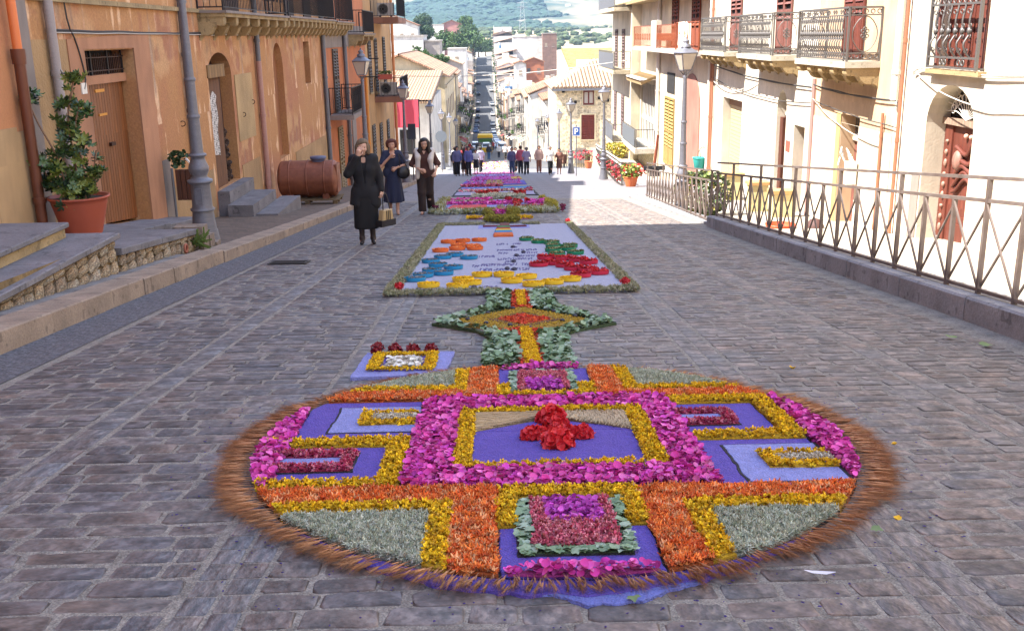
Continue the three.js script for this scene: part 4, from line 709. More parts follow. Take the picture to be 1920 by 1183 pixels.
const LAMPS = [[-4.32, 33.2, 0.15, 'lamp with tinted lantern in front of the orange wall with shutters'], [-4.3, 47.2, 0.14, 'lamp standing before the pink awning on the shaded side'], [-4.3, 65.5, 0.1, 'lamp in front of the white wall below the tiled lean-to'], [-4.3, 79, 0.05, 'lamp behind the round mirror pole, nearer of a close pair'], [-4.3, 92, 0.05, 'lamp further down the shaded side, beyond the lean-to house'], [-4.4, 108, 0.05, 'small distant lamp on the shaded side among balconies'],
  [4.85, 26.2, 0.0, 'lamp standing behind the crossed iron railing on the sunny side'], [5.3, 50, 0.05, 'lamp standing beside the yellow flowering bush'], [4.62, 63, 0.05, 'lamp next to the blue parking sign'], [4.95, 80.5, 0.05, 'lamp in front of the corner of the rubble stone house'], [4.9, 96, 0.05, 'lamp beyond the stone house, first after its corner'], [4.6, 114, 0.05, 'faint lamp far down the sunlit row of houses']];
for (const [x, d, h, l] of LAMPS) { const c = copyOf(lamp0, 'street_lamp', [x, (x > 0 && d < 31 ? lane(d) : street(d)) + h, -d], x > 0 ? 0.3 : -0.2, l); c.scale.setScalar(x > 0 ? 1.0 : 1.02); }
// ---------------------------------------------------------------- the houses on the shaded side
const ochreTex = tex(1024, 7, (u, v) => {
  const a = fbm(u * 5, v * 5, 101, 5, 5), st = fbm(u * 46, v * 3, 102, 46, 4), b = fbm(u * 14, v * 14, 103, 14, 4), g = fbm(u * 3, v * 3, 104, 3, 3), f = vnoise(u * 300, v * 300, 105, 300);
  let c = [172, 124, 78];
  const to = (k, t) => { c = c.map((q, i) => mix(q, k[i], clamp(t))); };
  to([164, 108, 76], sm(0.5, 0.68, g) * 0.8); to([190, 148, 104], sm(0.52, 0.7, a) * 0.8);
  to([224, 188, 152], sm(0.57, 0.68, st * 0.55 + b * 0.45) * 0.8); to([146, 92, 66], sm(0.55, 0.70, b * 0.6 + a * 0.4) * 0.7);
  to([120, 98, 84], sm(0.62, 0.76, a * 0.5 + st * 0.5) * 0.5);
  const k = 0.94 + 0.12 * f; return c.map((q) => q * k);
});
const WALL1 = mat(0xffffff, { map: ochreTex, rough: 0.92, bump: T.roughB, bs: 0.006 });
const smoothOrange = tex(512, 4, (u, v) => { const a = fbm(u * 6, v * 6, 111, 6, 5), f = vnoise(u * 200, v * 200, 112, 200); const k = 0.9 + 0.18 * a + 0.05 * f; return [184 * k, 126 * k, 84 * k]; });
const WALL0 = mat(0xffffff, { map: smoothOrange, rough: 0.9, bump: T.roughB, bs: 0.003 });
const TERRA = mat(0xd07a44, { map: T.plaster, rough: 0.85 }), OCHRE = mat(0xc99a62, { map: T.plaster, rough: 0.88 }), CREAMP = mat(0xd6ae7c, { map: T.plaster, rough: 0.85 }), PINKP = mat(0xc48c66, { map: T.plaster, rough: 0.88 }), GREYPL = mat(0x9a8c82, { map: T.plaster, rough: 0.9 }), SANDP = mat(0xbf9a6c, { map: T.plaster, rough: 0.95, bump: T.roughB, bs: 0.01 });
const SHUT = mat(0x6d6258, { rough: 0.7, map: T.wood }), SHUTY = mat(0xa88d5c, { rough: 0.7, map: T.wood }), STONEC = mat(0xc4a878, { map: T.concrete, rough: 0.9, bump: T.roughB, bs: 0.006 });
{
  const F = FX(-6.6, 1);
  // nearest house
  const h0 = thing('house', 'orange plastered house with pale dado and brown drainpipe, nearest on the shaded side', 'house', [-6.6, -1, -10]);
  F.ext(new MB(), shp([[-14, -1.6], [14.28, -1.6], [14.28, 14.4], [-14, 14.4]]), 0, -0.5).build('wall', WALL0, h0);
  { const mb = new MB(); mb.box(-16, -7.1, -2, 14.4, 14, 13.6).box(-16, -7.1, -2, 14.4, -13.9, -14.28).box(-16, -15.6, -2, 14.4, 13.6, -13.9); mb.build('wall', WALL0, h0); new MB().box(-16, -6.4, 14.4, 14.65, 14.1, -16.7).box(-16, -6.6, 9, 14.4, -14.29, -16.6).build('roof', mat(0xa8715a, { map: T.plaster }), h0); }
  { let d = 2; while (d < 13.4) { const L = Math.min(rr(0.85, 1.0), 13.96 - d); F.box(new MB(), d + 0.004, d + L - 0.004, -1.3, 0.47, 0.002, 0.03).build('dado_panel', CREAMP, h0); d += L; } F.box(new MB(), 13.62, 14.26, -1.3, 0.4, 0.002, 0.028).build('dado_panel', CREAMP, h0); }
  pipe(h0, -6.47, -14.1, -1.1, 1.42, 0.075, mat(0x6a3c28, { rough: 0.5, metal: 0.3 })); new MB().bar([-6.47, 1.42, -14.1], [-6.47, 9, -14.1], 0.062, 10).build('drainpipe', mat(0xd9743c, { rough: 0.5 }), h0);
  new MB().bar([-6.47, 1.36, -14.1], [-6.47, 1.5, -14.1], 0.095, 12).build('pipe_joint', mat(0x6a3c28, { rough: 0.5, metal: 0.3 }), h0);
  // the long weathered house
  const h1 = thing('house', 'long weathered ochre house with arched doorway, blocked niche and scrolled balconies', 'house', [-6.6, -3, -27]);
  const topY = 8.6;
  F.ext(new MB(), shp([[14.75, -1.6], [39.4, -4.6], [39.4, topY], [14.75, topY]], [
    rc(16.62, 18.9, -1.42, 1.44, -1.7), archP(23.62, 25.72, -1.85, 0.75, 1.29, 10), archP(30.62, 32.02, -1.95, 0.7, 1.47, 10), rc(35.62, 36.7, 0.06, 1.47)]), 0, -0.45).build('wall', WALL1, h1);
  { const mb = new MB(); mb.box(-16, -7.05, -5, topY, -14.75, -15.2).box(-16, -7.05, -5, topY, -39, -39.4).box(-16, -15.6, -5, topY, -15.2, -39); mb.build('wall', WALL1, h1); new MB().box(-16, -6.35, topY, topY + 0.25, -16.7, -40.3).build('roof', mat(0xa8715a, { map: T.plaster }), h1); }
  F.box(new MB(), 14.3, 14.74, -1.4, 6, -0.3, 0.035).build('corner_strip', GREYPL, h1);
  F.box(new MB(), 14.76, 16.0, -1.5, 1.62, 0.002, 0.014).build('plaster_patch', SANDP, h1);
  F.ext(new MB(), shp([[16.0, -1.55], [16.62, -1.6], [16.62, 1.46], [18.9, 1.46], [18.9, -1.8], [19.75, -1.9], [19.75, 1.72], [16.0, 1.62]]), 0.002, 0.03).build('door_surround', PINKP, h1);
  F.box(new MB(), 14.8, 21.9, 2.22, 2.3, 0, 0.05).box(new MB(), 0, 0, 0, 0, 0, 0); F.box(new MB(), 14.8, 39.3, 2.16, 2.24, 0.002, 0.07).build('string_course', STONEC, h1);
  // plank door with its transom grille
  { const leaf = mat(0xa5622f, { rough: 0.55, map: T.wood }); const door = new THREE.Group(); door.name = 'door'; h1.add(door);
    for (let i = 0; i < 19; i++) { const a = 16.64 + i * 0.1176, y0 = -1.42 - 0.11 * (a - 16.62) + 0.02; F.box(new MB(), a + 0.004, a + 0.1136, y0, 0.88, -0.3 + (i % 2) * 0.004, -0.25).build('plank', leaf, door); }
    F.box(new MB(), 17.9, 18.1, -0.2, -0.14, -0.25, -0.2).build('handle', IRONB, door); F.box(new MB(), 17.55, 17.95, 0.74, 0.79, -0.25, -0.235).box(0, 0, 0, 0, 0, 0).build('letter_slot', mat(0xc98f3a, { metal: 0.6, rough: 0.4 }), door); F.box(new MB(), 17.6, 17.95, 0.34, 0.38, -0.25, -0.235).build('letter_slot', mat(0xc98f3a, { metal: 0.6, rough: 0.4 }), door);
    F.box(new MB(), 16.63, 18.89, 0.885, 1.03, -0.36, -0.16).build('lintel', PINKP, h1); F.box(new MB(), 16.63, 18.89, 1.03, 1.43, -0.40, -0.38).build('transom_backing', DARKIN, h1);
    const gr = new THREE.Group(); gr.name = 'transom_grille'; h1.add(gr); for (let i = 0; i < 27; i++) { const d = 16.68 + i * 0.083; new MB().bar(F.pt(d, 1.04, -0.2), F.pt(d, 1.36 + (i % 2) * 0.03, -0.2), 0.012, 5).build('bar', IRONB, gr); } for (const y of [1.1, 1.32]) new MB().sq(F.pt(16.64, y, -0.185), F.pt(18.88, y, -0.185), 0.02).build('cross_bar', IRONB, gr); for (const d of [16.7, 17.35, 18.1, 18.8]) new MB().sq(F.pt(d, 1.03, -0.19), F.pt(d, 1.43, -0.19), 0.035).build('cross_bar', IRON, gr); }
  F.box(new MB(), 16.3, 16.5, 0.78, 0.95, 0.03, 0.045).build('number_plate', mat(0xd8d2c8, { rough: 0.4 }), h1);
  // ruined arched doorway
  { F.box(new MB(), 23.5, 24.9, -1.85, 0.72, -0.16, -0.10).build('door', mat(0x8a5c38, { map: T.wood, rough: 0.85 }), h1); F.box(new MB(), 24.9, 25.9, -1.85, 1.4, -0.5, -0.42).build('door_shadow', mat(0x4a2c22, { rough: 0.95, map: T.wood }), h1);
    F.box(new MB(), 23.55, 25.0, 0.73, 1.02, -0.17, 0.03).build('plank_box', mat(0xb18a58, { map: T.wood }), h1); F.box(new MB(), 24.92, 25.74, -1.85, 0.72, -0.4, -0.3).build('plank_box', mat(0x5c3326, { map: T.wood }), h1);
    const rub = mat(0x5a4436, { map: T.stone, rough: 0.95, bump: T.stoneB, bs: 0.02 }); for (let i = 0; i < 70; i++) { const y = -1.82 + Math.pow(rnd(), 1.5) * 1.3, d = 25.1 + rnd() * 0.55 * (1 - (y + 1.8) * 0.4); const g = new THREE.DodecahedronGeometry(rr(0.035, 0.075), 0); new MB().add(g, TR(-6.9 + rr(0, 0.12), y, -d, rr(0, 3), rr(0, 3), 0, 1, 0.6, 1.2)).build('rubble_stone', rub, h1); }
    F.box(new MB(), 25.95, 27.75, -0.95, 0.72, 0.004, 0.02).build('plaster_patch', mat(0xcfae7c, { map: T.plaster, rough: 0.95, bump: T.roughB, bs: 0.01 }), h1); F.box(new MB(), 26.0, 28.0, -2.7, -1.55, 0.004, 0.018).build('plaster_patch', SANDP, h1); F.box(new MB(), 20.3, 23.3, -2.5, -1.3, 0.004, 0.018).build('plaster_patch', SANDP, h1); F.box(new MB(), 33.0, 39.2, -4.2, -2.0, 0.004, 0.018).build('plaster_patch', SANDP, h1); F.box(new MB(), 19.8, 20.25, -2.1, -0.7, 0.004, 0.02).build('plaster_patch', GREYPL, h1); }
  F.ext(new MB(), shp(archP(30.6, 32.04, -1.96, 0.7, 1.5)), -0.2, -0.26).build('niche_blocking', mat(0xb4764a, { map: T.plaster, rough: 0.9 }), h1); F.box(new MB(), 35.6, 36.72, 0.04, 1.5, -0.3, -0.26).build('slot_blocking', mat(0x7a4634, { map: T.plaster }), h1);
  pipe(h1, -6.5, -15.32, -1.3, 6, 0.07, mat(0xa89c98, { rough: 0.5, map: T.grain })); pipe(h1, -6.52, -21.75, -2.3, 0.75, 0.06, mat(0x6a3526, { map: T.rust, rough: 0.8 }), 'rusty_drainpipe'); pipe(h1, -6.52, -21.75, 0.75, 6, 0.055, GREYP);
  pipe(h1, -6.5, -28.35, -2.9, 1.0, 0.075, mat(0xb98a7c, { rough: 0.55, map: T.grain })); pipe(h1, -6.5, -28.35, 1.0, 6, 0.07, GREYP); pipe(h1, -6.5, -39.2, -4.2, 6, 0.085, GREYP);
  for (const [d, y] of [[21.3, -0.1], [21.95, 0.05], [26.5, -0.3], [27.6, -0.05]]) { const g = new THREE.TorusGeometry(0.055, 0.01, 5, 12); new MB().add(g, TR(-6.57, y, -d, 0.2, 0.5, 0)).build('tether_ring', IRONB, h1); }
  // balconies
  function scrollBalcony(parent, d0, d1, out, y, ncor, iron, o = {}) {
    const b = new THREE.Group(); b.name = 'balcony'; parent.add(b);
    F.box(new MB(), d0, d1, y - 0.13, y, 0.001, out).build('balcony_slab', STONEC, b); F.box(new MB(), d0 - 0.03, d1 + 0.03, y - 0.05, y + 0.005, 0.001, out + 0.05).build('slab_lip', GREYPL, b);
    const cg = corbel(0.5, out - 0.05, 0.2); for (let i = 0; i < ncor; i++) { const d = mix(d0 + 0.14, d1 - 0.14, i / (ncor - 1)); new MB().add(cg, TR(-6.6, y - 0.13, -d)).build('corbel', STONEC, b); }
    railing(b, [F.pt(d0 + 0.05, y, 0.02), F.pt(d0 + 0.05, y, out - 0.04), F.pt(d1 - 0.05, y, out - 0.04), F.pt(d1 - 0.05, y, 0.02)], 1.0, iron, o); return b;
  }
  scrollBalcony(h1, 23.2, 30.2, 0.62, 2.2, 7, IRON, { step: 0.15, ornate: 3 }); scrollBalcony(h1, 30.5, 39.2, 0.62, 2.22, 12, IRON, { step: 0.11 });
  { const lv = mat(0x5a4438, { map: T.wood }); for (const [a, b] of [[25.5, 26.9], [32.8, 34.2], [36, 37.4]]) F.box(new MB(), a, b, 2.2, 4.8, -0.02, 0.04).build('balcony_door', lv, h1); }
  // terracotta house
  const h2 = thing('house', 'bright orange house with grey band, slim shutters and black railed balcony', 'house', [-6.6, -5, -46]);
  F.ext(new MB(), shp([[39.45, -5.2], [52.4, -6.4], [52.4, 7.6], [39.45, 7.6]]), 0, -0.4).build('wall', TERRA, h2); new MB().box(-16, -7.0, -6, 7.6, -39.5, -52.4).build('wall', TERRA, h2); new MB().box(-16, -6.35, 7.6, 7.8, -46.1, -52.45).box(-16, -6.35, 9.4, 9.65, -40.35, -46.1).box(-16, -6.6, 7.6, 9.4, -40.4, -46).build('roof', mat(0xa8715a), h2);
  F.box(new MB(), 39.45, 52.4, 1.2, 2.1, 0.002, 0.03).build('grey_band', GREYPL, h2); F.box(new MB(), 39.5, 43.6, -6, -3.9, 0.002, 0.04).build('plinth_band', GREYPL, h2);
  louvres(h2, F, 41.7, 43.0, -1.38, 1.15, 0.02, SHUT, { step: 0.12 }); louvres(h2, F, 42.0, 43.2, -4.85, -2.0, 0.02, SHUTY, { step: 0.12 }); F.box(new MB(), 46.2, 47.4, -5.0, -1.9, 0.004, 0.05).build('grey_panel', GREYPL, h2);
  pipe(h2, -6.48, -44.6, -5.0, 2.2, 0.09, GREYP); pipe(h2, -6.45, -51.0, -6, 0.5, 0.08, mat(0xd08a3c, { rough: 0.6 }), 'yellow_drainpipe');
  { const b = new THREE.Group(); b.name = 'balcony'; h2.add(b); F.box(new MB(), 40.3, 43.7, -1.56, -1.38, 0.001, 0.95).build('balcony_slab', GREYPL, b); railing(b, [F.pt(40.35, -1.38, 0.02), F.pt(40.35, -1.38, 0.9), F.pt(43.65, -1.38, 0.9), F.pt(43.65, -1.38, 0.02)], 1.05, IRON, { step: 0.14, ornate: 4 }); F.box(new MB(), 41.0, 43.6, -1.3, -0.5, 0.86, 0.88).build('screen', mat(0x3a3a40, { rough: 0.8 }), b); }
  scrollBalcony(h2, 39.5, 44.3, 0.62, 2.2, 6, IRON, { step: 0.13 }); scrollBalcony(h2, 46.5, 50.6, 0.75, 1.75, 3, IRON, { step: 0.14 });
  { const iron = new MB(); for (const y of [0.6, -0.25]) iron.sq(F.pt(49.5, y, 0), F.pt(49.5, y, 1.0), 0.05); iron.build('clothes_bracket', IRON, h2); }
  // ochre house
  const h3 = thing('house', 'ochre house with tall grey shutters and balconies holding cooling units', 'house', [-6.6, -7, -59]);
  F.ext(new MB(), shp([[52.45, -6.6], [65.6, -8], [65.6, 6.8], [52.45, 6.8]]), 0, -0.4).build('wall', OCHRE, h3); new MB().box(-16, -7.0, -8, 6.8, -52.5, -65.6).build('wall', OCHRE, h3); new MB().box(-16, -6.3, 6.8, 7.1, -52.5, -65.65).build('roof', mat(0xa8715a), h3);
  for (const [d, a, b] of [[53.4, -1.2, 1.5], [56.2, -1.3, 1.55], [60.4, -1.3, 1.6], [53.6, -5.0, -2.9], [57.0, -5.4, -3.1], [60.8, -5.6, -3.2]]) { louvres(h3, F, d, d + 1.15, a, b, 0.02, SHUT, { step: 0.16 }); F.box(new MB(), d - 0.1, d + 1.25, a - 0.1, a - 0.01, 0.001, 0.1).build('sill', STONEC, h3); }
  function deepBalcony(y, d0, d1, out, iron) { const b = new THREE.Group(); b.name = 'balcony'; h3.add(b); F.box(new MB(), d0, d1, y - 0.3, y, 0.001, out).build('balcony_slab', mat(0x9a6a52, { map: T.plaster }), b); railing(b, [F.pt(d0 + 0.05, y, 0.02), F.pt(d0 + 0.05, y, out - 0.05), F.pt(d1 - 0.05, y, out - 0.05)], 1.0, iron, { step: 0.17 }); F.box(new MB(), d0 + 0.2, d1 - 0.1, y + 0.1, y + 0.95, out - 0.09, out - 0.07).build('screen', mat(0x2f2f36, { rough: 0.8 }), b); return b; }
  deepBalcony(-1.55, 55.6, 60.5, 1.45, IRON); deepBalcony(2.6, 55.6, 60.5, 1.45, IRON);
  pipe(h3, -6.45, -65.2, -7.5, 6.5, 0.09, mat(0xc07a48, { rough: 0.6 }));
  const ac0 = thing('cooling_unit', 'weathered cooling unit on the lower balcony of the ochre house', 'cooling unit', [-5.9, -1.53, -56.2]);
  function fillAC(t, x, y, z) { new MB().box(x - 0.45, x + 0.45, y + 0.06, y + 0.72, z - 0.16, z + 0.16).build('case', mat(0xb5ada2, { rough: 0.6, map: T.grain }), t); const g = new MB(); g.add(new THREE.TorusGeometry(0.26, 0.025, 6, 18), TR(x - 0.12, y + 0.4, z + 0.165)); for (const r of [0.2, 0.14, 0.08]) g.add(new THREE.TorusGeometry(r, 0.01, 4, 16), TR(x - 0.12, y + 0.4, z + 0.17)); g.build('fan_guard', mat(0x6a665f, { rough: 0.6 }), t); new MB().add(new THREE.CylinderGeometry(0.25, 0.25, 0.02, 18), TR(x - 0.12, y + 0.4, z + 0.155, Math.PI / 2)).build('fan', DARKIN, t); for (const k of [-0.3, 0.3]) new MB().box(x + k - 0.04, x + k + 0.04, y, y + 0.06, z - 0.17, z + 0.17).build('foot', IRON, t); }
  fillAC(ac0, -5.9, -1.53, -56.2); const ac1 = copyOf(ac0, 'cooling_unit', [-5.85, 2.62, -56.2], 0, 'cooling unit with round fan on the upper balcony of the ochre house');
  const tr = thing('planter', 'reddish flower box hooked over the lower balcony of the ochre house', 'planter', [-6.0, -0.6, -55.5]); new MB().box(-6.35, -5.6, -0.62, -0.36, -55.4, -55.65).build('box', mat(0xa8503c, { rough: 0.7 }), tr); { const mb = new MB(); for (let i = 0; i < 40; i++) mb.add(PET.bract, TR(rr(-6.3, -5.65), rr(-0.36, -0.2), rr(-55.65, -55.4), rr(-1, 1), rr(0, 6), 0, 0.12)); mb.build('foliage', mat(0x4b5a22, { side: true }), tr); }
}
{ // ---- cable bundles along the walls
  const sag = (a, b, n, s) => Array.from({ length: n + 1 }, (_, i) => { const t = i / n; return [mix(a[0], b[0], t), mix(a[1], b[1], t) - s * Math.sin(Math.PI * t) * (0.8 + 0.4 * rnd()) + rr(-0.01, 0.01), mix(a[2], b[2], t) + 0]; });
  const t = thing('cable_bundle', 'twisted grey cable bundle strung along the ochre wall above the doors', 'cable', [-6.55, 1.7, -27]);
  for (let k = 0; k < 3; k++) new MB().tube(sag([-6.56, 1.72 + k * 0.018, -15.3], [-6.56, 1.74 + k * 0.015, -39.1], 24, 0.04), 0.012, 4, 110).build('cable', k ? CABLE : CABLEW, t);
  new MB().tube([[-6.56, 6, -16.0], [-6.56, 2.2, -16.05], [-6.55, 1.8, -16.1], [-6.56, 1.6, -16.3], [-6.56, 1.0, -16.5], [-6.56, 0.85, -16.4]], 0.014, 4, 30).build('cable', CABLE, t);
  const u = thing('cable', 'thin cable stretched across the street to the terrace house', 'cable', [0, 1, -52]); new MB().tube(Array.from({ length: 13 }, (_, i) => { const k = i / 12; return [mix(-6.4, 7.6, k), mix(-0.75, 0.15, k) - 0.35 * Math.sin(Math.PI * k), -mix(64, 57, k)]; }), 0.02, 4, 40).build('wire', CABLEW, u);
}
{ // ---- landing with slab steps and rubble wall
  const L = thing('landing', 'stone landing with grey slab treads on a rubble wall before the orange doors', 'landing', [-5.6, -1.4, -12]);
  const slabT = mat(0x8f8a8c, { map: T.concrete, rough: 0.8, bump: T.roughB, bs: 0.004 });
  const cut = (x0, x1, d0, d1, y, th, n, nm = 'slab') => { for (let i = 0; i < n; i++) { const a = mix(d0, d1, i / n), b = mix(d0, d1, (i + 1) / n); new MB().ext(shp([[x0, -b + 0.003], [x1 - 0.012, -b + 0.003], [x1, -b + 0.015], [x1, -a - 0.015], [x1 - 0.012, -a - 0.003], [x0, -a - 0.003]].map(([p, q]) => [p, -q])), th - 0.02, TR(0, y - th + 0.01, 0, -Math.PI / 2), { bevel: 0.01 }).build(nm, slabT, L); } };
  cut(-6.6, -4.56, 1.5, 11.92, -0.635, 0.07, 6); cut(-6.6, -5.06, 1.5, 11.7, -0.46, 0.06, 7, 'tread');
  new MB().box(-6.6, -5.1, -0.705, -0.525, -1.5, -11.65).build('riser', STONEC, L);
  const sl = (d0, d1, h, w) => new MB().add(new THREE.ExtrudeGeometry(shp([[d0, street(d0) + h - 0.07], [d1, street(d1) + h - 0.07], [d1, street(d1) + h], [d0, street(d0) + h]]), { depth: w, bevelEnabled: true, bevelSize: 0.008, bevelThickness: 0.008, bevelSegments: 1 }), TR(-6.6, 0, 0, 0, Math.PI / 2, 0)).build('slab', slabT, L);
  sl(11.95, 13.4, 0.47, 2.02); sl(13.42, 15.0, 0.47, 2.02); sl(15.03, 16.6, 0.46, 1.1); sl(16.62, 18.3, 0.42, 1.0); sl(18.32, 19.7, 0.37, 0.9);
  const core = mat(0xa08458, { map: T.concrete, rough: 1, bump: T.roughB, bs: 0.012 });
  new MB().ext(shp([[1.5, street(1.5) + 0.0], [11.9, street(11.9) + 0.0], [11.9, -0.71], [1.5, -0.71]]), 1.93, TR(-6.58, 0, 0, 0, Math.PI / 2, 0)).build('wall_core', core, L);
  new MB().ext(shp([[11.92, street(11.92)], [15.0, street(15.0)], [15.0, street(15.0) + 0.39], [11.92, street(11.92) + 0.39]]), 1.93, TR(-6.58, 0, 0, 0, Math.PI / 2, 0)).build('wall_core', core, L);
  const sm3 = [[0.62, 0.46, 0.27], [0.52, 0.38, 0.22], [0.68, 0.53, 0.34], [0.45, 0.34, 0.22], [0.58, 0.47, 0.32]].map((c) => { const m = mat(0xffffff, { map: T.stone, rough: 0.95, bump: T.stoneB, bs: 0.016 }); m.color.setRGB(...c); return m; });
  const stoneG = Array.from({ length: 9 }, () => { const g = new THREE.BoxGeometry(1, 1, 1, 2, 2, 1), p = g.attributes.position; for (let i = 0; i < p.count; i++) { const x = p.getX(i), y = p.getY(i), z = p.getZ(i), e = Math.abs(x) > 0.4 && Math.abs(y) > 0.4 ? 0.86 : 1, h = (s) => (hash(Math.round(x * 8), Math.round(y * 8), s + Math.floor(g.id)) - 0.5); p.setXYZ(i, x * e + h(1) * 0.16, y * e + h(2) * 0.16, z + (z > 0 ? (Math.abs(x) < 0.1 && Math.abs(y) < 0.1 ? 0.35 : -0.1) : 0) + h(3) * 0.2); } const q = mergeVertices((() => { g.deleteAttribute('uv'); g.deleteAttribute('normal'); return g; })()); q.computeVertexNormals(); const r = q.toNonIndexed(); r.computeVertexNormals(); return planarUV(r); });
  const lb = L.position; let d = 5.2;
  const wallStones = (d0, d1, top) => { for (let dd = d0; dd < d1;) { const w = rr(0.16, 0.34); let y = street(dd) + 0.12; const yt = top(dd); while (y < yt - 0.03) { const h = Math.min(rr(0.11, 0.2), yt - y), w2 = w * rr(0.86, 1.0); const q = place('stone', pick(stoneG), pick(sm3), L); q.rotation.y = Math.PI / 2; q.scale.set(w2, h * 0.95, 0.09); q.position.set(-4.655 - lb.x, y + h / 2 - lb.y, -(dd + w / 2 + rr(-0.02, 0.02)) - lb.z); q.rotation.x = rr(-0.06, 0.06); y += h; } dd += w; } };
  wallStones(5.2, 11.8, () => -0.71); wallStones(11.95, 14.9, (q) => street(q) + 0.385);
  new MB().box(-4.95, -4.5, street(15) - 0.1, street(15) + 0.5, -15.01, -15.3).box(-4.95, -4.48, street(15.4) - 0.1, street(15.4) + 0.36, -15.31, -15.55).box(-4.95, -4.46, street(15.6) - 0.1, street(15.6) + 0.22, -15.56, -15.8).build('end_block', mat(0xa89482, { map: T.concrete, rough: 0.95, bump: T.roughB, bs: 0.01 }), L);
  new MB().add(new THREE.TorusGeometry(0.06, 0.018, 6, 14), TR(-4.55, street(14.3) + 0.24, -14.3, 0, Math.PI / 2, 0)).build('drain_pipe_end', mat(0x9a5a44), L);
  const w = thing('weed', 'tuft of grass growing at the end of the rubble wall', 'weed', [-4.5, street(14.8) + 0.12, -14.8]); { const mb = new MB(); for (let i = 0; i < 26; i++) mb.add(leafGeo([[0, 0.04], [0.5, 0.05], [1, 0.01]], 0.2, 0.3), TR(-4.5 + rr(-0.06, 0.06), street(14.8) + 0.24 + rr(0, 0.1), -14.8 + rr(-0.1, 0.1), -1.3 + rr(-0.5, 0.5), rr(0, 6), 0, 0.28)); mb.build('blades', mat(0x55682c, { side: true }), w); }
  // steps before the ruined doorway
  const st = thing('door_steps', 'worn stone steps before the ruined arched doorway', 'steps', [-6.0, street(24), -24]);
  new MB().box(-6.6, -6.32, -3.0, -1.86, -23.5, -25.95).build('upper_step', slabT, st); new MB().box(-6.31, -5.72, -3.1, street(24.2) + 0.52, -23.2, -25.7).build('middle_step', slabT, st); new MB().box(-5.71, -5.2, -3.3, street(25) + 0.36, -23.4, -26.2).build('lower_step', slabT, st);
}
// ---------------------------------------------------------------- the houses on the sunny side
const CREAM1 = mat(0xe6d9c2, { map: T.plaster, rough: 0.92, bump: T.roughB, bs: 0.003 }), CREAM2 = mat(0xe9ddc8, { map: T.plaster, rough: 0.92, bump: T.roughB, bs: 0.003 }), SHADETAN = mat(0xd9b894, { map: T.plaster, rough: 0.92 }), CREAM3 = mat(0xe3d4b8, { map: T.plaster, rough: 0.92 }), SANDJ = mat(0xcfae72, { map: T.plaster, rough: 0.95 });
const REDWOOD = mat(0x83402f, { map: T.wood, rough: 0.6 }), MAUVE = mat(0x9a5f52, { map: T.wood, rough: 0.65 }), DOORB = mat(0x6e3a2a, { map: T.wood, rough: 0.6 }), COPPER = mat(0x9c6a50, { rough: 0.5, metal: 0.3 }), GALV = mat(0x6a6663, { rough: 0.5, metal: 0.5 });
function wroughtBaluster(h) {                                                    // belly bar with scrolls and a collar of leaves, facing +x out
  const mb = new MB(); mb.tube([[0, 0.02, 0], [0.05, 0.12 * h, 0], [0.085, 0.26 * h, 0], [0.03, 0.42 * h, 0], [0, 0.52 * h, 0], [0.03, 0.64 * h, 0], [0.02, 0.82 * h, 0], [0, h, 0]], 0.014, 5, 14);
  for (const y of [0.40, 0.5, 0.6]) mb.add(new THREE.TorusGeometry(0.032, 0.010, 4, 8), TR(0.02, y * h, 0, 0, Math.PI / 2, 0));
  for (const y of [0.14, 0.86]) mb.add(new THREE.TorusGeometry(0.036, 0.009, 4, 9), TR(0.03, y * h, 0.03, 0, Math.PI / 2, 0));
  mb.sph(0.03, 0.03, 0.50 * h, 0, 6, 1, 2.2, 1); return planarUV(mb.geo());
}
const WB = wroughtBaluster(0.78);
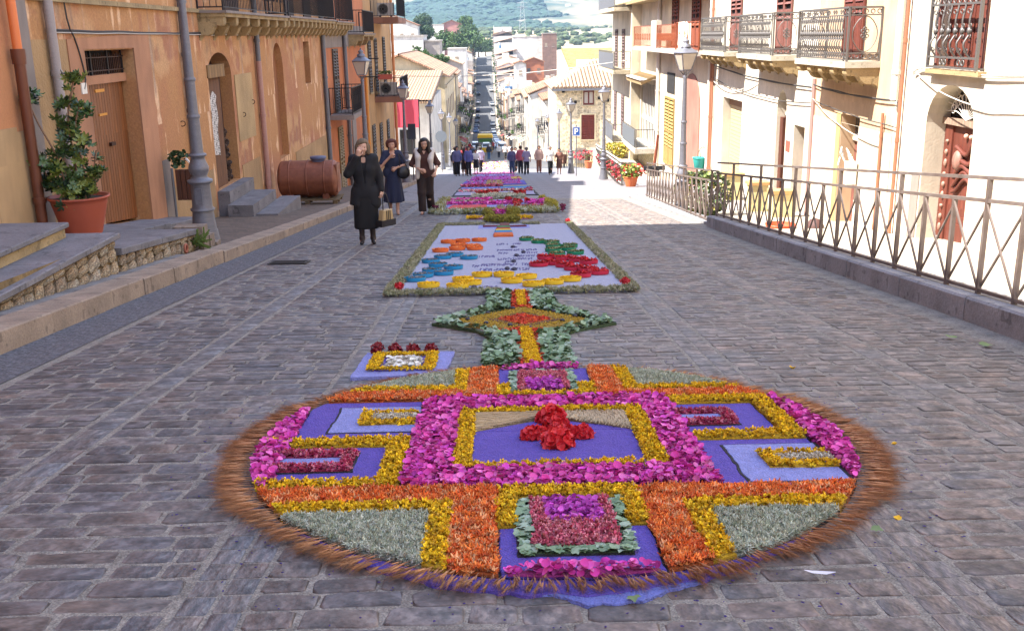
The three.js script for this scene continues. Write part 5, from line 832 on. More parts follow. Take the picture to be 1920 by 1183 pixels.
function wroughtBalcony(parent, F, d0, d1, out, y) {
  const b = new THREE.Group(); b.name = 'balcony'; parent.add(b);
  F.box(new MB(), d0, d1, y - 0.13, y, 0.002, out).build('balcony_slab', mat(0xd8cdb8, { map: T.concrete, rough: 0.9 }), b);
  const cg = corbel(0.42, out - 0.06, 0.22), n = 5; for (let i = 0; i < n; i++) { const d = mix(d0 + 0.16, d1 - 0.16, i / (n - 1)); const g = cg.clone(); g.applyMatrix4(TR(0, 0, 0, 0, Math.PI, 0)); new MB().add(g, TR(F.X, y - 0.13, -d)).build('corbel', STONEC, b); }
  const P = [F.pt(d0 + 0.05, y, 0.02), F.pt(d0 + 0.05, y, out - 0.05), F.pt(d1 - 0.05, y, out - 0.05), F.pt(d1 - 0.05, y, 0.02)], H = 1.08, r = new MB();
  for (let i = 0; i < 3; i++) for (const hh of [0.04, 0.17, 0.93, H]) r.sq([P[i][0], y + hh, P[i][2]], [P[i + 1][0], y + hh, P[i + 1][2]], hh === H ? 0.04 : 0.026);
  for (const p of P) { r.sq([p[0], y, p[2]], [p[0], y + H, p[2]], 0.04); }
  const q = P[1], q2 = P[2]; for (const [a, s] of [[q, -1], [q2, 1]]) r.sq([a[0], y, a[2] + s * 0.2], [a[0], y + H, a[2] + s * 0.2], 0.026);
  const rail = r.build('railing', GALV, b);
  const z0 = P[1][2], z1 = P[2][2], m = Math.round(Math.abs(z1 - z0) / 0.15), bb = baseOf(rail);
  for (let i = 2; i < m - 1; i++) { const z = mix(z0, z1, i / m); const k = place('baluster', WB, GALV, rail); k.position.set(P[1][0] - bb.x, y + 0.16 - bb.y, z - bb.z); k.rotation.y = F.s < 0 ? Math.PI : 0; }
  for (const hh of [0.105, 1.0]) { const o = new MB(); for (let i = 0; i < m; i++) { const z = mix(z0, z1, (i + 0.5) / m); if (hh > 0.9 && i % 3 === 1) continue; o.add(new THREE.TorusGeometry(0.042, 0.011, 4, 8), TR(P[1][0], y + hh, z, 0, Math.PI / 2, 0)); } for (const e of [0, 3]) for (let i = 0; i < 5; i++) o.add(new THREE.TorusGeometry(0.042, 0.011, 4, 8), TR(mix(P[e][0], P[e ? 2 : 1][0], (i + 0.5) / 5), y + hh, P[e][2])); o.build('scroll_band', GALV, rail); }
  for (const e of [0, 3]) { const z = P[e][2], xa = P[e][0], xb = P[e ? 2 : 1][0], xm = (xa + xb) / 2, o = new MB(); o.bar([xm, y + 0.17, z], [xm, y + 0.93, z], 0.011, 5); const ov = []; for (let a = 0; a <= 14; a++) { const t = a / 14 * 6.283; ov.push([xm + 0.27 * Math.sin(t) * (1 - 0.2 * Math.abs(Math.cos(t))), y + 0.55 + 0.36 * Math.cos(t), z]); } o.tube(ov, 0.011, 4, 22); for (const [dx, dy] of [[0, 0], [0.05, 0.05], [-0.05, 0.05], [0.05, -0.05], [-0.05, -0.05], [0, 0.1], [0, -0.1]]) o.add(new THREE.TorusGeometry(0.032, 0.011, 4, 8), TR(xm + dx, y + 0.56 + dy, z)); o.build('oval_ornament', GALV, rail); }
  return b;
}
function cableOn(label, pts, r, m, n = 1) { const t = thing('cable', label, 'cable', [pts[0][0], pts[0][1] - 1, pts[0][2]]); for (let k = 0; k < n; k++) new MB().tube(pts.map((p) => [p[0] - k * 0.008, p[1] + k * 0.02 + rr(-0.012, 0.012), p[2]]), r, 4, pts.length * 7).build('wire', m, t); return t; }
const between = (a, b, n, s) => Array.from({ length: n + 1 }, (_, i) => { const t = i / n; return [mix(a[0], b[0], t), mix(a[1], b[1], t) - s * 4 * t * (1 - t), mix(a[2], b[2], t)]; });
{
  const F = FX(8, -1);
  const h = thing('house', 'pale cream house with carved red door and wrought window grille, nearest on the sunny side', 'house', [8, -3, -15]);
  F.ext(new MB(), shp([[-14, -3.2], [20.3, -3.2], [20.3, 7.4], [-14, 7.4]], [archP(16.85, 18.75, -2.95, -0.12, 0.60, 14), rc(16.72, 18.55, 0.86, 3.1)]), 0, -0.55).build('wall', CREAM1, h);
  F.ext(new MB(), shp([[20.3, -3.4], [25.5, -3.4], [25.5, 7.4], [20.3, 7.4]], [rc(22.2, 23.36, -2.9, -0.3)]), 0, -0.55).build('wall', SHADETAN, h);  // tan tone has the brown shade under the balcony mixed into the wall colour
  F.ext(new MB(), shp([[20.31, -3.4], [25.49, -3.4], [25.49, -0.5], [20.31, -0.5]], [rc(22.19, 23.37, -2.92, -0.3)].map((q) => q.map(([a, b]) => [a, Math.min(b, -0.501)]))), 0.003, 0.018).build('lower_plaster', CREAM1, h);  // same wall in its sunlit cream, laid over below the painted shade tone
  new MB().box(8.55, 16, -3.4, 7.4, 14, 13.5).box(8.55, 16, -3.4, 7.4, -25.1, -25.5).box(15.6, 16, -3.4, 7.4, 13.5, -25.1).build('wall', CREAM1, h); new MB().box(7.7, 16.2, 7.4, 7.65, 14.1, -25.5).build('roof', mat(0xb07a5c), h);
  F.box(new MB(), 8, 16.8, -3.2, -2.1, 0.002, 0.012).build('plinth_band', mat(0xd8ccba, { map: T.concrete }), h);
  F.box(new MB(), 18.8, 19.15, -3.0, -1.1, 0.002, 0.02).build('grey_patch', GREYPL, h);
  // carved double door
  { const dr = new THREE.Group(); dr.name = 'door'; h.add(dr); const o = -0.40; F.box(new MB(), 16.87, 18.73, -2.93, -0.14, o - 0.06, o).build('door_leaf', REDWOOD, dr);
    F.box(new MB(), 16.86, 18.74, -0.14, -0.02, o - 0.06, o + 0.1).build('transom', mat(0xb89a84, { map: T.wood }), dr); F.box(new MB(), 18.42, 18.73, -2.93, -0.15, o, o + 0.035).build('stile', REDWOOD, dr); F.box(new MB(), 16.87, 17.02, -2.93, -0.15, o, o + 0.035).build('stile', REDWOOD, dr);
    for (let k = 0; k < 4; k++) { const mb = new MB(), pts = []; for (let i = 0; i <= 12; i++) { const t = i / 12; pts.push([8 + (-o) - 0.03 - 0.015, -0.92 - k * 0.13 + 0.2 * Math.sin(t * Math.PI) + 0.06 * Math.sin(t * 9 + k), -mix(17.1, 18.2, t)]); } mb.tube(pts, 0.045 - k * 0.004, 6, 26).build('moulding', REDWOOD, dr); }
    new MB().tube([[8.36, -0.5, -17.05], [8.36, -0.62, -17.4], [8.36, -0.42, -17.55], [8.36, -0.62, -17.75], [8.36, -0.52, -18.2]], 0.04, 6, 24).build('moulding', REDWOOD, dr);
    for (let i = 0; i < 12; i++) { const y = -0.45 - i * 0.2; new MB().sph(0.05, 8.345, y, -18.55, 8, 0.7, 0.7 + (i % 3) * 0.4, 0.9).build('boss', mat(0xc79c88, { rough: 0.5, map: T.wood }), dr); } for (const d of [17.25, 17.45, 17.65, 17.85]) new MB().sph(0.045, 8.36, -0.3, -d, 8).build('boss', mat(0xc79c88, { rough: 0.5 }), dr);
    F.box(new MB(), 17.1, 18.3, -2.8, -1.75, o, o + 0.02).build('panel', REDWOOD, dr); F.box(new MB(), 17.25, 18.15, -2.6, -1.9, o + 0.02, o + 0.04).build('panel', REDWOOD, dr); new MB().sph(0.14, 8.34, -0.75, -18.05, 10, 0.6, 1.3, 1).sph(0.11, 8.34, -0.72, -17.2, 10, 0.6, 1.3, 1).build('carving', mat(0xb98676, { map: T.wood, rough: 0.6 }), dr);
    const fan = new THREE.Group(); fan.name = 'fanlight_grille'; h.add(fan); const gm = new MB(); for (let i = 1; i < 12; i++) { const a = i / 12 * Math.PI; gm.tube([[8.3, -0.02, -17.8], [8.3, -0.02 + 0.3 * Math.sin(a) + 0.05, -17.8 + 0.45 * Math.cos(a) + 0.06], [8.3, -0.05 + 0.6 * Math.sin(a), -17.8 + 0.88 * Math.cos(a)]], 0.011, 4, 10); gm.add(new THREE.TorusGeometry(0.08, 0.01, 4, 10), TR(8.3, 0.08 + 0.28 * Math.sin(a), -17.8 + 0.55 * Math.cos(a), 0, Math.PI / 2, 0)); } gm.build('scrollwork', mat(0xcfc8c0, { rough: 0.5 }), fan); F.ext(new MB(), shp(archP(16.86, 18.74, -0.03, -0.02, 0.59)), -0.44, -0.5).build('fanlight_backing', DARKIN, h);
    const fl = new THREE.Group(); fl.name = 'door_posy'; h.add(fl); const mb = new MB(), mg = new MB(); for (let i = 0; i < 22; i++) (i % 2 ? mb : mg).add(PET.round, TR(8.3 + rr(-0.04, 0.04), -1.55 + rr(-0.22, 0.12), -17.2 + rr(-0.1, 0.1), rr(-2, 2), rr(0, 6), 0, 0.09)); mb.build('white_flowers', mat(0xd8d2c4, { side: true }), fl); mg.build('leaves', mat(0x66792e, { side: true }), fl); }
  // window with its bellied grille
  { const w = new THREE.Group(); w.name = 'window'; h.add(w); louvres(w, F, 16.74, 18.53, 0.9, 3.08, -0.2, REDWOOD, { step: 0.1, solidBelow: 0.5 }); F.box(new MB(), 16.6, 18.68, 0.78, 0.86, 0.001, 0.14).build('sill', STONEC, w);
    for (const d of [16.72, 18.5]) F.box(new MB(), d, d + 0.06, 0.87, 3.08, -0.02, 0.03).build('frame', MAUVE, w);
    const r = new MB(), X = 7.86; for (const y of [0.9, 1.07, 1.95, 2.1]) r.sq([X, y, -16.7], [X, y, -18.6], 0.035); for (const d of [16.7, 18.6]) r.sq([X, 0.88, -d], [X, 2.1, -d], 0.05); for (const y of [0.9, 2.1]) for (const d of [16.7, 18.6]) r.sq([X, y, -d], [8, y, -d], 0.03); const rl = r.build('grille', GALV, w), bb = baseOf(rl);
    const big = wroughtBaluster(0.88); for (let i = 0; i < 6; i++) { const k = place('baluster', big, GALV, rl); k.position.set(X - bb.x, 1.07 - bb.y, -(17.0 + i * 0.26) - bb.z); k.rotation.y = Math.PI; k.scale.set(1.3, 1, 1.6); }
    const o = new MB(); for (const d of [17.2, 17.35, 17.9, 18.05]) o.add(new THREE.TorusGeometry(0.05, 0.014, 5, 9), TR(X, 0.99, -d, 0, Math.PI / 2, 0)); for (let i = 0; i < 9; i++) o.add(new THREE.TorusGeometry(0.055, 0.013, 5, 9), TR(X, 2.02, -(16.9 + i * 0.2), 0, Math.PI / 2, 0)); o.build('scroll_band', GALV, rl); }
  // narrow door with bars above
  { F.box(new MB(), 22.2, 23.36, -2.9, -0.92, -0.4, -0.34).build('door', MAUVE, h); F.box(new MB(), 22.2, 23.36, -0.92, -0.82, -0.42, -0.28).build('transom', mat(0xc8b8a4), h); const g = new MB(); for (let i = 0; i < 9; i++) g.bar(F.pt(22.27 + i * 0.13, -0.82, -0.32), F.pt(22.27 + i * 0.13, -0.3, -0.32), 0.014, 5); for (let i = 0; i < 8; i++) g.add(new THREE.TorusGeometry(0.05, 0.013, 4, 8), TR(8.32, -0.74, -(22.33 + i * 0.13), 0, Math.PI / 2, 0)); g.build('transom_grille', GALV, h); F.box(new MB(), 22.2, 23.36, -0.82, -0.3, -0.5, -0.44).build('transom_backing', DARKIN, h); F.box(new MB(), 23.37, 23.66, -2.9, -0.32, 0.019, 0.03).build('door_surround', SANDJ, h); }
  { const mb = new MB(); mb.box(7.72, 7.94, -1.75, -1.25, -22.0, -22.18); mb.build('letter_box', mat(0xcfc6b6), h); const p = new MB(); for (let i = 0; i < 9; i++) p.cbox(0.02, 0.2, 0.13, 7.9 - i * 0.03, -1.3 + (i % 4) * 0.08, -22.2 - i * 0.02, 0.3 * i, 0.4, 0.4); p.build('paper', mat(0xe0dcd4), h); }
  pipe(h, 7.92, -19.85, -3, 7, 0.036, COPPER, 'copper_conduit'); pipe(h, 7.9, -20.12, 0.2, 7, 0.075, WHITEP, 'white_downpipe'); pipe(h, 7.94, -20.75, -3, -0.1, 0.03, COPPER, 'thin_conduit');
  wroughtBalcony(h, F, 21.25, 24.85, 0.75, 0.92); louvres(h, F, 22.3, 23.6, 0.94, 3.2, 0.015, REDWOOD, { step: 0.12, solidBelow: 0.4 });
  cableOn('cable bundle fixed above the arched red door', [[7.95, 0.72, -19.4], [7.95, 0.80, -19.2], [7.95, 0.79, -18], [7.94, 0.77, -16.5], [7.94, 0.82, -15], [7.94, 0.8, -13]], 0.014, CABLEW, 3);
  cableOn('loose pale cable hanging in a curve across the arched door', between([7.93, 0.76, -19.2], [7.93, 0.75, -13.5], 10, 0.45), 0.012, CABLEW);
  cableOn('cable sagging below the nearest wrought balcony to the copper conduit', between([7.93, 0.24, -25.4], [7.93, 0.18, -20.1], 8, 0.06), 0.014, CABLE, 2); cableOn('lower cable looping down towards the narrow barred door', between([7.93, -0.1, -25.4], [7.93, -0.75, -20.8], 8, 0.16), 0.012, CABLEW); cableOn('middle cable crossing the shaded wall under the nearest wrought balcony', between([7.93, -0.12, -25.4], [7.93, -0.32, -20.0], 8, 0.05), 0.012, CABLE);
  // second house
  const k = thing('house', 'cream house with two wrought balconies, roller shutter and small arched door', 'house', [8, -3.5, -32]);
  F.ext(new MB(), shp([[25.52, -3.7], [38.4, -4.5], [38.4, 7.2], [25.52, 7.2]], [rc(26.15, 27.1, -3.6, -0.87), archP(27.9, 28.85, -3.6, -0.55, -0.03, 10), rc(33.0, 35.8, -3.9, -0.64)]), 0, -0.5).build('wall', CREAM2, k); new MB().box(8.5, 16, -4.5, 7.2, -25.6, -38.4).build('wall', CREAM2, k); new MB().box(7.65, 16, 7.2, 7.45, -25.52, -38.45).build('roof', mat(0xb07a5c), k);
  F.box(new MB(), 25.42, 25.62, -3.6, 0.4, 0.004, 0.05).build('corner_strip', mat(0x8a6a62), k);
  F.box(new MB(), 26.15, 27.1, -3.6, -0.87, -0.42, -0.36).build('door', REDWOOD, k); F.box(new MB(), 26.16, 26.3, -3.6, -0.88, -0.36, -0.05).build('door_leaf', REDWOOD, k);
  F.box(new MB(), 27.9, 28.85, -3.6, -0.78, -0.4, -0.34).build('door', mat(0xb08a58, { map: T.wood }), k); F.box(new MB(), 28.55, 28.84, -3.6, -0.8, -0.34, -0.1).build('door_leaf', DOORB, k); F.box(new MB(), 27.9, 28.85, -0.78, -0.66, -0.42, -0.25).build('transom', WHITEP, k); { const g = new MB(); for (let i = 0; i < 6; i++) g.bar(F.pt(28.0 + i * 0.15, -0.66, -0.35), F.pt(28.0 + i * 0.15, -0.12, -0.35), 0.016, 5); g.build('fanlight_grille', IRON, k); F.ext(new MB(), shp(archP(27.91, 28.84, -0.66, -0.55, -0.04)), -0.44, -0.48).build('fanlight_backing', DARKIN, k); }
  { const rs = new THREE.Group(); rs.name = 'roller_shutter'; k.add(rs); const sm2 = mat(0xcdb48a, { rough: 0.55, map: T.grain }); for (let i = 0; i < 24; i++) { const y = -3.9 + i * 0.125; F.box(new MB(), 33.02, 35.78, y + 0.006, y + 0.118, -0.32, -0.285).build('slat', sm2, rs); } F.box(new MB(), 33.02, 35.78, -0.9, -0.65, -0.34, -0.22).build('shutter_box', mat(0x8a6a52), rs); }
  F.box(new MB(), 27.4, 27.75, -1.65, -1.35, 0.002, 0.02).build('plaque', mat(0x9a4a3a), k); F.box(new MB(), 27.4, 27.75, -1.95, -1.66, 0.002, 0.02).build('plaque', mat(0xe6e0d8), k);
  for (const [a, b] of [[26.35, 30.9], [32.0, 36.6]]) { const m = (a + b) / 2; wroughtBalcony(k, F, a + 0.65, b, 0.75, 0.93); louvres(k, F, m - 0.85, m + 0.65, 0.95, 3.2, 0.015, MAUVE, { step: 0.13, solidBelow: 0.42 }); }
  pipe(k, 7.92, -37.3, -3.9, 0.5, 0.04, COPPER, 'copper_pipe'); pipe(k, 7.92, -37.6, -3.9, 7, 0.045, COPPER, 'copper_pipe'); pipe(k, 7.92, -37.9, -3.9, 7, 0.06, WHITEP, 'white_downpipe');
  cableOn('dark cable sagging under the two middle balconies', between([7.93, 0.42, -37.6], [7.93, 0.18, -25.6], 10, 0.12), 0.016, CABLE, 2); cableOn('second cable below it drooping past the small arched door', between([7.93, -0.02, -37.6], [7.93, -0.2, -25.6], 10, 0.22), 0.014, CABLE); cableOn('pale cable drooping deepest between the copper pipes and the roller shutter', between([7.93, -0.1, -37.6], [7.93, 0.1, -31], 8, 0.35), 0.014, CABLEW);
  // pedestals at the door steps
  [[30.4, 'yellow stuccoed pedestal before the roller shutter'], [27.5, 'yellow stuccoed pedestal between the narrow and the arched door'], [25.2, 'yellow stuccoed pedestal nearest to the striped brown corner']].forEach(([d, l]) => { const t = thing('pedestal', l, 'pedestal', [7.2, lane(d) - 0.1, -d], { group: 'pedestals along the sunny houses' }); const y = lane(d) - 0.1; new MB().box(6.95, 7.45, y, y + 0.85, -d - 0.2, -d + 0.2).build('shaft', mat(0xe2d29a, { map: T.plaster }), t); new MB().box(6.9, 7.5, y + 0.85, y + 0.93, -d - 0.24, -d + 0.24).build('cap', mat(0xb08a58), t); });
}
{ // ---- third house with the long rust red balcony, and the narrow house beyond it
  const F = FX(8, -1);
  const h = thing('house', 'cream house with long rust red balcony, arched door and yellow louvred door', 'house', [8, -5, -47]);
  F.ext(new MB(), shp([[38.45, -4.6], [56.6, -6.4], [56.6, 7], [38.45, 7]], [archP(40.0, 43.0, -4.9, -1.3, -0.3, 10), rc(51.3, 56.2, -4.1, -1.0)]), 0, -0.5).build('wall', CREAM3, h); new MB().box(8.5, 16, -6.5, 7, -38.5, -56.6).build('wall', CREAM3, h); new MB().box(7.6, 16, 7, 7.2, -38.45, -56.6).build('roof', mat(0xb07a5c), h);
  F.ext(new MB(), shp(archP(40.0, 43.0, -4.9, -1.3, -0.3, 10)), -0.45, -0.5).build('door', mat(0xc9a36a, { map: T.wood }), h); F.box(new MB(), 40.9, 42.0, -1.6, -0.7, -0.45, -0.43).build('door_window', DARKIN, h); F.ext(new MB(), shp(archP(39.8, 43.25, -4.8, -1.3, -0.05, 10), [archP(40.0, 43.0, -4.9, -1.3, -0.3, 10)]), 0.002, 0.04).build('door_surround', mat(0xb07a68, { map: T.plaster }), h);
  louvres(h, F, 45.5, 48.0, -4.4, -1.3, 0.015, mat(0xc8a258, { map: T.wood }), { step: 0.15, solidBelow: 0.28 }); F.box(new MB(), 45.6, 47.6, -1.1, -0.2, 0.002, 0.03).build('window', DARKIN, h);
  F.box(new MB(), 38.5, 50, 0.62, 0.78, 0.002, 0.08).build('string_course', mat(0xc88a78), h);
  const iron = mat(0xa0532f, { rough: 0.6, map: T.rust }); const b = new THREE.Group(); b.name = 'balcony'; h.add(b);
  F.box(new MB(), 36.95, 54.4, 0.72, 0.88, 0.002, 0.75).build('balcony_slab', mat(0xe0d6c6, { map: T.concrete }), b);
  railing(b, [F.pt(37, 0.88, 0.7), F.pt(41.6, 0.88, 0.7)], 1.05, iron, { step: 0.9 }); railing(b, [F.pt(41.7, 0.88, 0.7), F.pt(46.6, 0.88, 0.7)], 1.0, iron, { step: 0.16, ornate: 2 }); railing(b, [F.pt(48.2, 0.88, 0.7), F.pt(54.3, 0.88, 0.7)], 1.0, iron, { step: 0.2, ornate: 3 }); F.box(new MB(), 46.65, 48.1, 0.88, 2.1, 0.5, 0.74).build('pillar', CREAM2, b);
  louvres(h, F, 40.2, 41.9, 0.92, 3.2, 0.015, mat(0xa5502e, { map: T.wood }), { step: 0.15, solidBelow: 0.35 }); louvres(h, F, 45.0, 46.6, 0.92, 3.2, 0.015, mat(0xa5502e, { map: T.wood }), { step: 0.15, solidBelow: 0.35 });
  F.box(new MB(), 38.4, 66, 3.05, 3.2, 0.002, 0.8).build('upper_balcony_slab', STONEC, h);
  const cl = thing('cloth', 'white patterned cloth hung over the rust red balcony railing', 'cloth', [7.2, 0.95, -39.6]); { const g = new THREE.PlaneGeometry(2.1, 1.0, 16, 8), p = g.attributes.position; for (let i = 0; i < p.count; i++) p.setZ(i, 0.05 * Math.sin(p.getX(i) * 7 + p.getY(i)) * (1.2 - p.getY(i))); g.computeVertexNormals(); new MB().add(g, TR(7.2, 1.45, -39.6, 0, -Math.PI / 2, 0)).build('fabric', mat(0xe4ded4, { side: true, map: tex(128, 1.0, (u, v) => { const n = fbm(u * 5, v * 5, 120, 5, 3); return n > 0.66 ? [190, 110, 80] : n > 0.62 ? [190, 180, 140] : [240, 236, 228]; }) }), cl); }
  pipe(h, 7.9, -49.8, -5.5, 7, 0.09, WHITEP, 'white_downpipe');
  // barred window under a tiled canopy, low balcony
  { F.box(new MB(), 51.35, 56.15, -4.1, -1.05, -0.42, -0.38).build('window', mat(0x3b4a44, { rough: 0.3 }), h); const g = new THREE.Group(); g.name = 'window_bars'; h.add(g); for (let i = 0; i < 9; i++) new MB().bar(F.pt(51.6 + i * 0.54, -4.1, -0.1), F.pt(51.6 + i * 0.54, -1.05, -0.1), 0.035, 5).build('bar', WHITEP, g); F.box(new MB(), 51.35, 56.15, -2.95, -2.75, -0.14, -0.06).build('cross_bar', WHITEP, g);
    const c = new THREE.Group(); c.name = 'tiled_canopy'; h.add(c); const tm = mat(0xb59a72, { map: T.concrete, rough: 0.9 }); for (let i = 0; i < 16; i++) new MB().add(new THREE.CylinderGeometry(0.16, 0.19, 0.9, 7, 1, true, 0, Math.PI), TR(7.62, -0.62, -(51.1 + i * 0.36), 0, 0, -1.2 + 0)).build('tile', tm, c); F.box(new MB(), 51, 56.6, -0.72, -0.66, 0.002, 0.8).build('canopy_board', WHITEP, c);
    const lb = new THREE.Group(); lb.name = 'low_balcony'; h.add(lb); F.box(new MB(), 51, 56.5, -4.35, -4.1, 0.002, 1.0).build('balcony_slab', mat(0xddd4c4, { map: T.concrete }), lb); railing(lb, [F.pt(51.05, -4.1, 0.02), F.pt(51.05, -4.1, 0.95), F.pt(56.4, -4.1, 0.95)], 0.95, GALV, { step: 0.2 }); F.box(new MB(), 51.5, 56.4, -4.05, -3.2, 0.97, 0.99).build('screen', mat(0x565a5e), lb); F.box(new MB(), 51, 56.6, -6.3, -4.36, 0.002, 0.05).build('rubble_facing', mat(0xd8c8a4, { map: T.stone, bump: T.stoneB, bs: 0.03 }), h); }
  const G = FX(7.5, -1), k = thing('house', 'narrow cream house with slim shutters and dark screened balconies, standing forward', 'house', [7.5, -6.5, -61]);
  G.ext(new MB(), shp([[56.7, -6.5], [66.2, -7.5], [66.2, 6.5], [56.7, 6.5]]), 0, -0.4).build('wall', CREAM3, k); new MB().box(7.9, 15, -7.5, 6.5, -56.7, -66.2).build('wall', CREAM3, k); new MB().box(7.1, 15, 6.5, 6.7, -56.65, -66.3).build('roof', mat(0xb07a5c), k);
  for (const [d, a, bq] of [[59.5, -0.4, 1.8], [63, -0.4, 1.8], [59.5, -4.3, -1.9], [63.3, -4.3, -1.9]]) louvres(k, G, d, d + 1.25, a, bq, 0.015, mat(0x8a6f6a, { map: T.wood }), { step: 0.16 });
  for (const [d0, d1, y] of [[57, 65.6, -0.42], [57.2, 61.5, -4.4], [57, 65.8, 2.95]]) { const q = new THREE.Group(); q.name = 'balcony'; k.add(q); G.box(new MB(), d0, d1, y - 0.2, y, 0.002, 0.95).build('balcony_slab', mat(0xd8c8a8, { map: T.concrete }), q); railing(q, [G.pt(d0 + 0.05, y, 0.02), G.pt(d0 + 0.05, y, 0.9), G.pt(d1 - 0.05, y, 0.9)], 1.0, GALV, { step: 0.22 }); G.box(new MB(), d0 + 0.3, d1 - 0.1, y + 0.05, y + 0.92, 0.915, 0.93).build('screen', mat(0x55565a, { rough: 0.8 }), q); }
}
{ // ---- crossed iron railing on the kerb
  const t = thing('railing', 'long iron railing of crossed flat bars standing on the high kerb', 'railing', [4.3, -2, -17]);
  const RM = mat(0x857a74, { rough: 0.6, metal: 0.3, map: T.rust }), fx = (d) => d < 19.4 ? 4.27 : mix(4.27, 4.7, (d - 19.4) / 12.1), fy = (d) => street(d) + (d < 19.4 ? 0.215 : 0.05), H = 0.84, H2 = 1.04;
  const P = []; for (let d = 2.28; d < 31.6; d += 0.63) P.push(d);
  P.forEach((d, i) => { const tall = i % 3 === 1, x = fx(d), y = fy(d); new MB().sq([x, y - 0.02, -d], [x, y + (tall ? H2 : H), -d], 0.038).build('post', RM, t); if (i + 1 < P.length) { const e = P[i + 1], x2 = fx(e), y2 = fy(e); new MB().sq([x - 0.012, y + 0.06, -d], [x2 - 0.012, y2 + H - 0.02, -e], 0.017).build('brace', RM, t); new MB().sq([x + 0.012, y + H - 0.02, -d], [x2 + 0.012, y2 + 0.06, -e], 0.017).build('brace', RM, t); const m = (d + e) / 2; new MB().sph(0.018, (x + x2) / 2, (y + y2) / 2 + H / 2 + 0.02, -m, 6).build('rivet', RM, t); } });
  for (const [h, w, n] of [[H, 0.032, 'middle_rail'], [H2, 0.03, 'top_rail'], [0.04, 0.03, 'bottom_rail']]) { const mb = new MB(); for (const [a, b] of [[2.28, 19.35], [19.45, 31.55]]) mb.sq([fx(a), fy(a) + h, -a], [fx(b), fy(b) + h, -b], w); mb.build(n, RM, t); }
}
// ---------------------------------------------------------------- pots, tank and other things along the street
const potMat = mat(0xb4563a, { rough: 0.6, map: T.plaster }), SOIL = mat(0x3a2c22, { rough: 1 });
function potProfile(r, h) { return [[0, 0.005], [r * 0.62, 0.005], [r * 0.66, 0.02], [r * 0.9, h * 0.7], [r * 0.95, h * 0.84], [r * 0.94, h * 0.86], [r * 1.0, h * 0.94], [r * 1.06, h * 0.95], [r * 1.06, h], [r * 0.97, h], [r * 0.92, h * 0.9], [0, h * 0.88]]; }
{
  const y0 = street(14.35) + 0.475, t = thing('potted_plant', 'large terracotta pot with a leggy umbrella plant beside the plank door', 'potted plant', [-6.02, y0, -14.35], { local: true });
  new MB().lathe(potProfile(0.40, 0.56), 36, 0, 0, 0).build('pot', potMat, t); new MB().add(new THREE.CylinderGeometry(0.37, 0.37, 0.03, 24), TR(0, 0.5, 0)).build('soil', SOIL, t);
  const stemM = mat(0x8a6a52, { rough: 0.9 }), stems = [[[0, 0.5, 0], [0.02, 1.1, 0], [0.0, 1.6, 0.02], [0.14, 2.15, 0]], [[-0.12, 0.5, 0.05], [-0.18, 1.1, 0.1], [-0.38, 1.6, 0.1], [-0.52, 1.95, 0.05]], [[0.12, 0.5, 0.05], [0.16, 1.0, 0.08], [0.1, 1.5, 0.05], [0.2, 1.85, 0.02]], [[0.02, 0.5, -0.1], [0.25, 0.9, -0.02], [0.34, 1.2, 0]], [[-0.1, 0.5, 0], [-0.3, 0.75, 0.1], [-0.4, 0.95, 0.1]]];
  for (const p of stems) new MB().tube(p, 0.014, 5, 16).build('stem', stemM, t);
  const leafG = leafGeo([[0, 0.03], [0.35, 0.17], [0.75, 0.2], [1, 0.05]], 0.3, 0.35); leafG.translate(0, 0, 0.5);
  const wh = []; for (let i = 0; i < 7; i++) { const g = leafG.clone(); g.applyMatrix4(TR(0, 0, 0, 0.25 + rr(0, 0.4), i / 7 * 6.283 + rr(-0.2, 0.2), 0)); wh.push(g); }
  const whorl = mergeGeometries(wh); planarUV(whorl);
  const lm = [[0.035, 0.075, 0.02], [0.06, 0.11, 0.028], [0.02, 0.042, 0.014], [0.16, 0.2, 0.035], [0.07, 0.12, 0.03]].map((c) => { const m = petalMat({ rough: 0.4 }); m.color.setRGB(...c); return m; });
  const put = (x, y, z, s) => { const q = place('leaf_whorl', whorl, rnd() < 0.12 ? lm[3] : pick(lm), t); q.position.set(x, y, z); q.rotation.set(rr(-0.7, 0.7), rr(0, 6), rr(-0.7, 0.7)); q.scale.setScalar(s); };
  for (const [x, y, z, r, n] of [[0.14, 2.15, 0, 0.13, 14], [-0.52, 1.95, 0.05, 0.14, 12], [0.02, 1.85, 0, 0.1, 8], [0.24, 1.8, 0.02, 0.12, 10], [-0.02, 1.55, 0, 0.16, 16], [0.06, 1.28, 0.02, 0.2, 22], [0.25, 1.0, 0.0, 0.16, 14], [-0.3, 1.05, 0.1, 0.16, 18], [-0.12, 0.8, 0.1, 0.22, 26], [0.16, 0.75, 0.08, 0.24, 26], [-0.35, 0.78, 0.05, 0.12, 12], [0.02, 0.62, 0.12, 0.28, 26]]) for (let i = 0; i < n * 1.35; i++) put(x + rr(-r, r), y + rr(-r, r) * 0.8, z + rr(-r, r), rr(0.07, 0.118));
}
